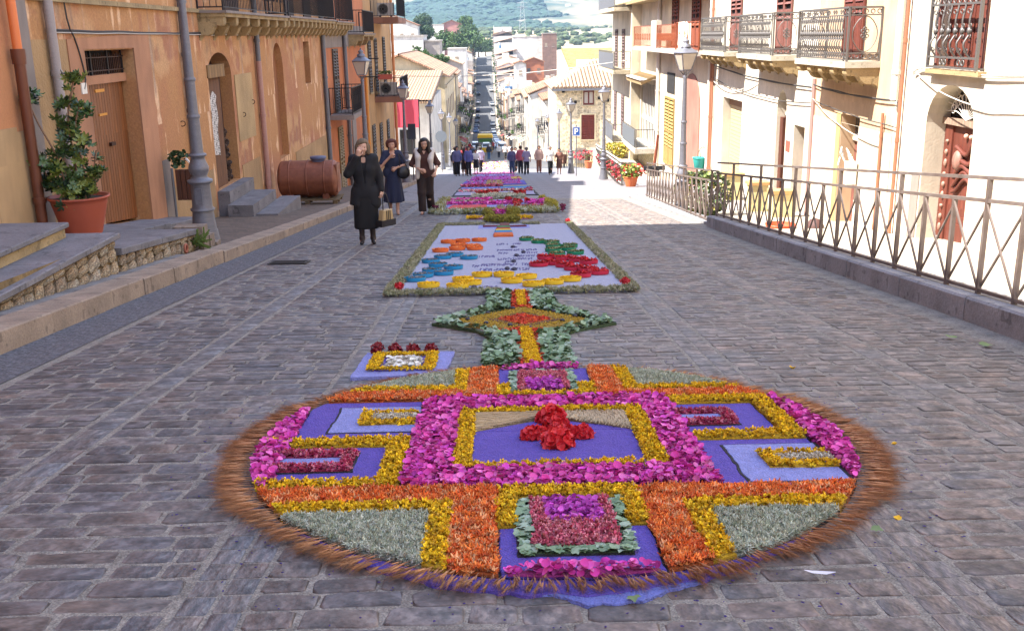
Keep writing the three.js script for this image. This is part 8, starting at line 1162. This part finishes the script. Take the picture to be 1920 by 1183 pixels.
{ // sunny side beyond the narrow house: rubble stone house, then the long white row
  const st = thing('house', 'rubble stone house with hipped tile roof and red shutters facing up the street', 'house', [8.5, street(88), -88]); const rub = mat(0xf4ead6, { map: tex(512, 3, (u, v) => { const c = (q, o) => { const x = u * q, y = v * q, i = Math.floor(x), j = Math.floor(y); let b = 9, s = 9, id = 0; for (let a = -1; a <= 1; a++) for (let e = -1; e <= 1; e++) { const ii = ((i + a) % q + q) % q, jj = ((j + e) % q + q) % q, dx = i + a + 0.15 + 0.7 * hash(ii, jj, o) - x, dy = (j + e + 0.15 + 0.7 * hash(ii, jj, o + 1) - y) * 1.4, r = dx * dx + dy * dy; if (r < b) { s = b; b = r; id = hash(ii, jj, o + 2); } else if (r < s) s = r; } return [Math.sqrt(s) - Math.sqrt(b), id]; }; const [e, id] = c(12, 150), n = fbm(u * 20, v * 20, 153, 20, 3), k = (e < 0.12 ? 0.98 : 0.70 + 0.28 * id) * (0.86 + 0.28 * n); return [248 * k, 236 * k, 212 * k]; }), rough: 0.95, bump: T.stoneB, bs: 0.05 });
  new MB().box(5.0, 15.5, -9.5, -2.65, -85, -98).build('wall', rub, st);
  { const A = [[4.6, -2.75, -84.6], [16, -2.75, -84.6], [16, -2.75, -98.4], [4.6, -2.75, -98.4]], R0 = [8.6, -0.7, -91.5], R1 = [13, -0.7, -91.5], P = []; const tri = (...q) => q.forEach((v) => P.push(...v)); tri(A[0], A[1], R1); tri(A[0], R1, R0); tri(A[3], A[0], R0); tri(A[2], A[3], R0); tri(A[2], R0, R1); tri(A[1], A[2], R1); const g = new THREE.BufferGeometry(); g.setAttribute('position', new THREE.Float32BufferAttribute(P, 3)); g.computeVertexNormals(); new MB().add(g).build('roof', mat(0xcfc2b0, { map: T.tiles, bump: T.tilesB, bs: 0.06, side: true }), st);
    const tl = new MB(); for (let i = 0; i < 36; i++) { const x = 4.75 + i * 0.31, t = clamp((x - 4.6) / 4), top = [x, mix(-2.72, -0.66, x < 8.6 ? t : 1), mix(-84.6, -91.5, x < 8.6 ? t : 1)]; tl.bar([x, -2.7, -84.55], top, 0.13, 6); } tl.build('tile_ridge', mat(0xd2c6b6, { map: T.tiles, rough: 0.9 }), st); new MB().box(4.6, 16, -2.95, -2.78, -84.5, -84.62).build('gutter', GREYP, st); }
  const sh = mat(0x8a3a2e, { map: T.wood });
  for (const [x0, x1, y0, y1, nm] of [[7.25, 8.15, -4.15, -2.98, 'window'], [7.1, 8.2, -7.0, -4.95, 'shutter']]) { const w = new MB().box(x0, x1, y0, y1, -84.93, -84.98).build(nm, sh, st); const fr = new MB(); fr.box(x0 - 0.12, x0, y0 - 0.1, y1 + 0.1, -84.9, -84.97).box(x1, x1 + 0.12, y0 - 0.1, y1 + 0.1, -84.9, -84.97).box(x0, x1, y1, y1 + 0.1, -84.9, -84.97).box(x0, x1, y0 - 0.1, y0, -84.88, -84.97); fr.build('frame', TW.cream, w); new MB().box((x0 + x1) / 2 - 0.03, (x0 + x1) / 2 + 0.03, y0, y1, -84.9, -84.93).build('stile', mat(0x6a2a22), w); if (nm === 'window') { new MB().box(x0 + 0.1, (x0 + x1) / 2 - 0.06, y0 + 0.15, y1 - 0.12, -84.915, -84.93).box((x0 + x1) / 2 + 0.06, x1 - 0.1, y0 + 0.15, y1 - 0.12, -84.915, -84.93).build('pane', mat(0xa89c90, { rough: 0.15 }), w); } else for (let i = 0; i < 14; i++) for (const [a, b] of [[x0 + 0.08, (x0 + x1) / 2 - 0.05], [(x0 + x1) / 2 + 0.05, x1 - 0.08]]) new MB().cbox(b - a, 0.1, 0.02, (a + b) / 2, y0 + 0.15 + i * 0.135, -84.9, 0.6, 0, 0).build('slat', sh, w); }
  for (const [x, y] of [[5.6, -3.0], [6.6, -3.9], [9.3, -3.8], [8.6, -3.6]]) new MB().box(x - 0.12, x + 0.12, y - 0.12, y + 0.12, -84.9, -84.99).build('putlog_hole', DARKIN, st);
  new MB().box(6.6, 7.5, -9, -7.7, -84.9, -84.98).build('door', mat(0xb0a090, { map: T.wood }), st);
  const fe = thing('railing', 'grey upright railing with red blossoms before the stone house', 'railing', [6.6, street(80), -80]); for (let i = 0; i <= 26; i++) { const x = mix(5.1, 8.6, i / 26); new MB().sq([x, street(80) - 0.6, -80], [x, street(80) + 1.35, -80], 0.04).build('baluster', GALV, fe); } new MB().sq([5.1, street(80) + 1.3, -80], [8.6, street(80) + 1.3, -80], 0.06).build('rail', GALV, fe); { const mb = new MB(); for (let i = 0; i < 70; i++) mb.add(PET.round, TR(rr(5.6, 8.5), street(80) + rr(0.6, 1.3), -79.9 + rr(-0.1, 0.2), rr(-1, 1), rr(0, 6), 0, rr(0.12, 0.22))); mb.build('blossoms', mat(0xc03a44, { side: true }), fe); }
  for (const [x, l] of [[5.25, 'brown litter bin beside the railing before the stone house'], [7.1, 'brown litter bin in the middle of the railing before the stone house']]) { const b = thing('litter_bin', l, 'litter bin', [x, street(79), -79], { local: true }); new MB().lathe([[0, 0.35], [0.2, 0.35], [0.24, 1.05], [0.22, 1.05], [0.19, 0.4], [0, 0.4]], 14, 0, 0, 0).build('bin_body', mat(0x7a4a34, { map: T.wood }), b); new MB().bar([0, 0, 0], [0, 0.36, 0], 0.05).build('foot', IRON, b); }
  let d = 99, i = 0; while (d < 520) { const L = rr(8, 13), X = cx(d) + (d < 130 ? 6.0 : 4.7) + rr(0, 0.4), w = pick(['white', 'white', 'white', 'white', 'cream', 'grey', 'white']), rf = pick(['flat', 'flat', 'gable', 'mono']), h = mix(8, 13.5, sm(100, 310, d)) + rr(-1.2, 1); rowHouse({ X, s: -1, d0: d, d1: d + L - 0.15, top: street(d + L / 2) + h, wall: TW[w], roof: rf, label: `${w} ${rf === 'flat' ? 'flat roofed' : rf === 'gable' ? 'gabled' : 'tile roofed'} terrace house, ${ORDN(i)} down the sunny row`, balc: 0.45 }); d += L; i++; }
  // big barn roof grown over with yellow grass
  const bn = thing('house', 'large building whose sloping roof is overgrown with yellow grass', 'house', [22, -10, -150]); new MB().box(11, 34, -24, -5.8, -128, -165).build('wall', TW.sand, bn); { const q = shp([[127, -6.2], [166, -0.9], [166, -0.6], [127, -5.9]]); new MB().add(new THREE.ExtrudeGeometry(q, { depth: 15, bevelEnabled: false }), TR(10.6, 0, 0, 0, Math.PI / 2, 0)).build('roof', mat(0xb5a878, { map: tex(256, 4, (u, v) => { const n = fbm(u * 12, v * 12, 160, 12, 5); return [180 + 70 * n, 175 + 70 * n, 135 + 90 * n]; }), rough: 1, bump: T.roughB, bs: 0.2 }), bn); new MB().ext(shp([[10.5, -24], [11.0, -24], [11.0, -5.8], [10.5, -5.8]]), 38, TR(0, 0, -165.5)).build('side_wall', mat(0xa08a70, { map: T.stone }), bn); }
}
{ // houses on the slopes either side
  const slope = (label, x, d, w, dep, base, top, wall, roof, o = {}) => {
    const t = thing('house', label, 'house', [x, base, -d], {}); const y0 = Math.min(terrainY(x - w / 2, d), terrainY(x + w / 2, d), base) - 3;
    new MB().box(x - w / 2, x + w / 2, y0, top, -d, -d - dep).build('wall', wall, t);
    const nf = Math.max(1, Math.floor((top - base) / 3)), n = Math.max(1, Math.round(w / 3.6)); if (!o.blank) for (let f = 0; f < nf; f++) for (let i = 0; i < n; i++) { const wx = x - w / 2 + (i + 0.5) * w / n, y = base + f * 3 + 0.7; if (y + 1.5 > top) continue; const q = new MB().box(wx - 0.5, wx + 0.5, y, y + 1.4, -d + 0.002, -d + 0.06).build('window', pick(WINM), t); new MB().box(wx - 0.65, wx + 0.65, y - 0.14, y - 0.01, -d + 0.002, -d + 0.12).build('sill', FLAT, q); }
    if (roof === 'flat') new MB().box(x - w / 2 - 0.15, x + w / 2 + 0.15, top, top + 0.3, -d + 0.15, -d - dep - 0.15).build('roof', FLAT, t);
    else { const h = w * 0.2, m = o.rm || pick(ROOFS); for (const s of [-1, 1]) { const q = new THREE.Shape(); q.moveTo(x + s * (w / 2 + 0.4), top - 0.1); q.lineTo(x, top + h); q.lineTo(x, top + h + 0.25); q.lineTo(x + s * (w / 2 + 0.4), top + 0.15); q.closePath(); new MB().add(new THREE.ExtrudeGeometry(q, { depth: dep + 0.8, bevelEnabled: false }), TR(0, 0, -d - dep - 0.4)).build('roof', m, t); } new MB().ext(shp([[x - w / 2, top], [x + w / 2, top], [x, top + h - 0.05]]), dep - 0.2, TR(0, 0, -d - dep + 0.1)).build('gable_wall', wall, t); }
    if (o.balc) for (let f = 1; f < nf; f++) { new MB().box(x - w / 2 + 0.4, x + w / 2 - 0.4, base + f * 3, base + f * 3 + 0.18, -d + 0.003, -d + 1.1).build('balcony_slab', FLAT, t); new MB().box(x - w / 2 + 0.4, x + w / 2 - 0.4, base + f * 3 + 0.18, base + f * 3 + 1.0, -d + 1.0, -d + 1.08).build('balcony_front', wall, t); }
    return t;
  };
  slope('large blank white block of flats on the slope above the tile roofs', -18, 205, 7.5, 12, -7, 1.6, TW.white, 'flat', { blank: true }); slope('grey side house adjoining the white block on the slope', -12.6, 207, 3.0, 10, -7, 0.6, TW.grey, 'flat');
  slope('low white house half hidden below the white block', -21.5, 178, 8, 10, -9.5, -4.6, TW.white, 'gable'); slope('long pale house with reddish tile roof above the white block', -33, 330, 17, 9, 0.5, 5.0, TW.white, 'gable', { rm: ROOFS[3] });
  slope('pinkish brown apartment house with balconies on the left hillside', -19.5, 470, 9, 12, 1.2, 6.6, TW.pink, 'gable', { balc: true }); slope('white wing with balconies beside the pinkish brown apartment house', -26.5, 468, 7, 10, 1.2, 6.5, TW.white, 'flat', { balc: true });
  slope('pale grey gabled building stepping down to the road', -13.2, 262, 9, 16, -13, -5.4, TW.grey, 'gable', { rm: mat(0xcabfb0, { map: T.tiles }) }); slope('white upper storey behind the grey gabled building', -10.6, 284, 5, 12, -12, -1.9, TW.white, 'flat'); slope('low reddish roofed house among the trees on the left slope', -23, 300, 10, 9, -7, -3.4, TW.sand, 'gable');
  slope('bright orange gabled house on the right hillside', 11.8, 318, 6.2, 9, -10.5, -6.6, TW.orange, 'gable', { rm: ROOFS[3] }); slope('white house adjoining the orange gabled house', 7.6, 316, 3.6, 9, -11, -7.0, TW.white, 'gable', { rm: ROOFS[3] }); slope('white house with brown shed at the top of the right slope', 14.5, 440, 14, 9, -5, 0.6, TW.white, 'flat', { blank: true }); slope('dark brown shed beside the white house at the top of the slope', 23, 436, 6, 8, -4, 1.9, TW.brown, 'flat');
  const names = ['lowest', 'second', 'third', 'fourth', 'fifth', 'sixth', 'seventh', 'eighth', 'ninth', 'tenth', 'eleventh', 'topmost']; [[16, 330], [21.5, 345], [26, 352], [32, 340], [18, 372], [24, 384], [30, 392], [36, 380], [41, 398], [22, 408], [33, 420], [43, 425]].forEach(([x, d], i) => { const wname = pick(['white', 'sand', 'cream', 'brown']); const g = terrainY(x, d); slope(`${wname} hillside house with tiled gable, ${names[i]} of the cluster on the right slope`, x, d, rr(6, 8), rr(7, 10), g + 2, g + rr(7, 8.5), TW[wname], 'gable'); });
  [[13.5, 222], [17, 238], [15, 262], [20, 276], [13, 286], [23, 300]].forEach(([x, d], i) => { const wname = pick(['white', 'cream', 'white', 'grey']), g = terrainY(x, d); slope(`${wname} back house with ${i % 2 ? 'flat roof' : 'tile roof'}, ${names[i]} behind the sunny terrace row`, x, d, rr(6, 9), rr(8, 12), g + 3, g + rr(8.5, 10.5), TW[wname], i % 2 ? 'flat' : 'gable'); });
}
// ---- cars on the far road
function makeCar(label, color) {
  const t = thing('parked_car', label, 'car', [0, 0, 0], { local: true, group: 'cars along the far road' }), pm = mat(color, { rough: 0.3, metal: 0.2, phys: true, coat: 0.6 });
  new MB().ext(shp([[-2.0, 0.3], [-2.02, 0.62], [-1.9, 0.82], [-0.95, 0.92], [1.55, 0.94], [1.95, 0.86], [2.02, 0.6], [2.0, 0.3]]), 1.62, TR(-0.81, 0, 0, 0, -Math.PI / 2, 0).premultiply(TR(1.62, 0, 0, 0, 0, 0)), { bevel: 0.05 }).build('body', pm, t);
  new MB().ext(shp([[-1.0, 0.93], [-0.35, 1.4], [0.95, 1.42], [1.6, 0.95]]), 1.36, TR(-0.68, 0, 0, 0, -Math.PI / 2, 0).premultiply(TR(1.36, 0, 0)), { bevel: 0.06 }).build('window_band', mat(0x1c2228, { rough: 0.08 }), t);
  new MB().ext(shp([[-0.42, 1.405], [0.98, 1.425], [0.95, 1.48], [-0.35, 1.46]]), 1.3, TR(-0.65, 0, 0, 0, -Math.PI / 2, 0).premultiply(TR(1.3, 0, 0)), { bevel: 0.02 }).build('roof', pm, t);
  for (const z of [-1.25, 1.25]) for (const x of [-0.76, 0.76]) { const w = new MB().add(new THREE.CylinderGeometry(0.31, 0.31, 0.2, 16), TR(x, 0.31, z, 0, 0, Math.PI / 2)).build('wheel', mat(0x17171a, { rough: 0.8 }), t); new MB().add(new THREE.CylinderGeometry(0.19, 0.19, 0.215, 12), TR(x, 0.31, z, 0, 0, Math.PI / 2)).build('rim', mat(0x9a9ca0, { rough: 0.35, metal: 0.7 }), w); }
  for (const x of [-0.6, 0.6]) { new MB().cbox(0.3, 0.14, 0.05, x, 0.72, 2.03).build('headlight', mat(0xe8e8e4, { rough: 0.2 }), t); new MB().cbox(0.26, 0.14, 0.05, x, 0.74, -2.04).build('tail_light', mat(0x8a1a1a, { rough: 0.3 }), t); } return t;
}
{ const cols = [['white', 0xe8e8e6], ['silver', 0xa9adb2], ['blue', 0x3a5f9a], ['dark grey', 0x3a3d44], ['black', 0x1a1b20], ['dark blue', 0x22304e], ['red', 0x9a2a28]]; let c0 = null, i = 0; const seen = {};
  for (const [d, side] of [[205, 1], [214, 1], [228, 1], [236, 1], [246, 1], [256, 1], [266, 1], [276, 1], [288, 1], [302, 1], [318, 1], [232, -1], [322, -1], [338, -1], [352, -1], [366, -1], [382, -1], [400, -1], [420, -1], [345, 1], [372, 1], [395, 1], [428, 1], [445, -1], [215, 0]]) {
    const [cn, ch] = cols[[1, 0, 3, 2, 0, 5, 1, 4, 0, 2, 1, 0, 2, 5, 3, 4, 5, 0, 4, 1, 0, 1, 0, 3, 1][i]]; const k = cn + side; seen[k] = (seen[k] || 0) + 1; const lab = side ? `${cn} car parked on the ${side > 0 ? 'sunny' : 'shaded'} side, ${ADJ[seen[k] - 1]} of its colour going down` : 'silver car driving up the middle of the far road'; const x = cx(d) + (side ? side * 2.75 : -0.4), pos = [x, street(d) + 0.02, -d], rx = Math.atan((street(d - 3) - street(d + 3)) / 6);
    if (!c0) { c0 = makeCar(lab, ch); c0.position.set(...pos); c0.rotation.set(rx, 0, 0); } else { const q = copyOf(c0, 'parked_car', pos, 0, lab); q.rotation.set(rx, hash(i, 2, 3) > 0.5 ? 0 : Math.PI, 0); const pm = mat(ch, { rough: 0.3, metal: 0.2, phys: true, coat: 0.6 }); q.children.forEach((c) => { if (c.name === 'body' || c.name === 'roof') c.material = pm; }); } i++; }
}
{ // yellow stall across the road
  const d = 168, x = -2.0, t = thing('stall', 'yellow festival stall with green band standing in the far road', 'stall', [x, street(d), -d], { local: true }); const ym = mat(0xe0b418, { rough: 0.6, side: true }), gm = mat(0x4a7a3a, { rough: 0.7 });
  for (const a of [-1.1, 1.1]) new MB().bar([a, 0, 0], [a, 2.7, 0], 0.08).bar([a, 0, -2], [a, 2.7, -2], 0.08).build('post', GREYP, t); new MB().ext(shp([[-1.3, 2.6], [1.3, 2.6], [1.2, 3.1], [-1.2, 3.1]]), 2.4, TR(0, 0, -2.2), { bevel: 0.05 }).build('canopy', ym, t); new MB().box(-1.2, 1.2, 1.9, 2.5, -0.05, 0).build('green_band', gm, t); new MB().box(-1.2, 1.2, 0.2, 1.0, -0.05, 0.02).build('front_panel', ym, t);
}
// ---- trees
function makeTree(name, label, x, y, d, r, h, col, trunkH = 0.3, n = 420) {
  const t = thing(name, label, 'tree', [x, y, -d], { local: true }); const tr = new MB(); tr.bar([0, -1, 0], [0, h * 0.6, 0], r * 0.09, 7, r * 0.05); for (let i = 0; i < 6; i++) { const a = i * 1.05; tr.bar([0, h * (0.25 + 0.05 * i), 0], [r * 0.6 * Math.cos(a), h * (0.5 + 0.05 * i), r * 0.6 * Math.sin(a)], r * 0.045, 5, r * 0.015); } tr.build('trunk', mat(0x4a3a2c, { rough: 0.95 }), t);
  const M = [], C = [], lobes = []; for (let i = 0; i < 9; i++) lobes.push([rr(-0.6, 0.6) * r, h * rr(trunkH + 0.1, 0.86), rr(-0.6, 0.6) * r, r * rr(0.35, 0.55)]); lobes.push([0, h * 0.8, 0, r * 0.5]);
  for (let i = 0; i < n; i++) { const L = lobes[i % lobes.length], th = Math.acos(rr(-1, 1)), ph = rr(0, 6.283), k = Math.cbrt(rr(0.35, 1)) * L[3]; M.push(TR(L[0] + k * Math.sin(th) * Math.cos(ph), L[1] + k * Math.cos(th) * 0.8, L[2] + k * Math.sin(th) * Math.sin(ph), rr(-1.5, 1.5), rr(0, 6.28), rr(-1.5, 1.5), r * rr(0.16, 0.3))); const q = rr(0.7, 1.3); C.push(lin(col[0] * q, col[1] * q, col[2] * q)); }
  instanced('crown', PET.spray, PM, M, C, t, undefined); return t;
}
PET.spray = (() => { const a = []; for (let i = 0; i < 7; i++) { const g = PET.bract.clone(); g.applyMatrix4(TR(rr(-0.4, 0.4), rr(-0.2, 0.2), rr(-0.4, 0.4), rr(-0.8, 0.8), rr(0, 6), rr(-0.8, 0.8), rr(0.3, 0.55))); a.push(g); } return mergeGeometries(a); })();
{ const P = [[-14.2, 184, 3.2, 5.5, -6, 'round bright green tree in front of the white block'], [-10.6, 188, 2.4, 4.6, -6.4, 'smaller green tree right of the round one on the left slope'], [-23.6, 215, 2.6, 7, -6, 'dark tree left of the white block'], [-17.2, 330, 4.6, 9, -5.5, 'broad green tree below the pinkish apartment house'], [-12.6, 345, 4.4, 8, -5.2, 'green tree right of the broad one below the apartments'], [-22.5, 340, 4, 8.5, -3.5, 'dark green tree beside the reddish roofed house'], [-9, 420, 5, 9, -5.5, 'leafy tree near the top of the road, shaded side'], [-12, 440, 5, 9, -3.2, 'green tree crowning the left end of the road'], [-7.6, 470, 4, 7, -7, 'small tree where the road ends'], [-5, 535, 4.6, 8, -8.5, 'round tree beyond the end of the road'], [4.2, 560, 5, 9, -6, 'lone dark tree on the dry field beyond the road'], [-28, 420, 5, 10, 0.5, 'tree left of the white wing on the hillside'], [-14.5, 505, 4.5, 9, 2, 'tree right of the pinkish apartment house'], [-11, 262, 2.0, 4, -11.5, 'small tree between roofs beside the road'], [-16.2, 235, 2.2, 5.5, -6.5, 'slim green tree before the white block wall']]; P.forEach(([x, d, r, h, y, l], i) => makeTree('tree', l, x, y, d, r, h, i % 3 === 0 ? [0.06, 0.11, 0.025] : i % 3 === 1 ? [0.045, 0.085, 0.02] : [0.03, 0.06, 0.02])); }
{ // scattered trees on the far fields, woods on the mountain, far farmhouses
  const blob = new THREE.IcosahedronGeometry(1, 1), bp = blob.attributes.position; for (let i = 0; i < bp.count; i++) { const k = 0.72 + 0.5 * hash(Math.round(bp.getX(i) * 9), Math.round(bp.getY(i) * 9 + bp.getZ(i) * 31), 7); bp.setXYZ(i, bp.getX(i) * k, bp.getY(i) * k * 0.8, bp.getZ(i) * k); } blob.computeVertexNormals();
  const M = [], C = []; let tries = 0; while (M.length < 1900 && tries++ < 40000) { const d = 590 + Math.pow(rnd(), 1.4) * 800, x = rr(-0.24, 0.26) * d, f = fbm(x / 90 + 3, d / 120, 171); if (f < 0.47 + 0.13 * rnd()) continue; const r = rr(1.2, 3.4); M.push(TR(x, terrainY(x, d) + r * 0.5, -d, 0, rr(0, 6), 0, r * rr(0.9, 1.4), r * rr(0.7, 1), r * rr(0.9, 1.4))); const q = rr(0.6, 1.4); C.push(lin(0.045 * q, 0.06 * q, 0.022 * q)); }
  const t1 = instanced('far_scrub', blob, mat(0xffffff, { rough: 1 }), M, C, scene); tag(t1, 'scattered olive trees and scrub on the dry fields', null, null, 'stuff');
  const M2 = [], C2 = []; tries = 0; while (M2.length < 15000 && tries++ < 90000) { const d = 1350 + Math.pow(rnd(), 1.2) * 2900, x = rr(-0.25, 0.27) * d, f = fbm(x / 300, d / 260, 42, 0, 4) * 0.6 + fbm(x / 150 + 5, d / 190, 41, 0, 4) * 0.4; if (f < 0.46 + 0.06 * rnd()) continue; const r = rr(4, 11) * (d / 2300); M2.push(TR(x, terrainY(x, d) + r * 0.3, -d, 0, rr(0, 6), 0, r * rr(0.9, 1.5), r * rr(0.6, 1), r * rr(0.9, 1.4))); const q = rr(0.6, 1.3); C2.push(lin(0.02 * q, 0.042 * q, 0.024 * q)); }
  const t2 = instanced('far_woods', blob, mat(0xffffff, { rough: 1 }), M2, C2, scene); tag(t2, 'woods covering the hazy mountainside', null, null, 'stuff');
  const hb = new MB(); for (let i = 0; i < 70; i++) { const d = rr(1500, 3300), x = rr(-0.22, 0.22) * d, y = terrainY(x, d), s = rr(5, 9) * d / 2400; hb.box(x - s, x + s, y - 3, y + s * 0.9, -d, -d - s * 1.4); } const f = hb.build('far_farmhouses', mat(0xd9d0c4), scene); tag(f, 'tiny pale farmhouses dotted over the mountainside', null, null, 'stuff');
}
{ // pylon
  const d = 900, x = 24, y = terrainY(x, d), t = thing('pylon', 'thin lattice power pylon standing on the fields below the mountain', 'pylon', [x, y, -d], { local: true }), m = mat(0x9a9a98, { rough: 0.5, metal: 0.5 }); const mb = new MB(), H = 30, W = (k) => mix(3.0, 0.6, k);
  for (let i = 0; i < 10; i++) { const a = i / 10, b = (i + 1) / 10; for (const [sx, sz] of [[-1, -1], [1, -1], [1, 1], [-1, 1]]) { mb.bar([sx * W(a), a * H, sz * W(a)], [sx * W(b), b * H, sz * W(b)], 0.12, 4); } for (const sz of [-1, 1]) { mb.bar([-W(a), a * H, sz * W(a)], [W(b), b * H, sz * W(b)], 0.07, 4); mb.bar([W(a), a * H, sz * W(a)], [-W(b), b * H, sz * W(b)], 0.07, 4); } } mb.build('lattice_mast', m, t); for (const h of [0.72, 0.84, 0.95]) new MB().bar([-4.5, h * H, 0], [4.5, h * H, 0], 0.2, 4).build('cross_arm', m, t);
}
renderer.render(scene, camera);
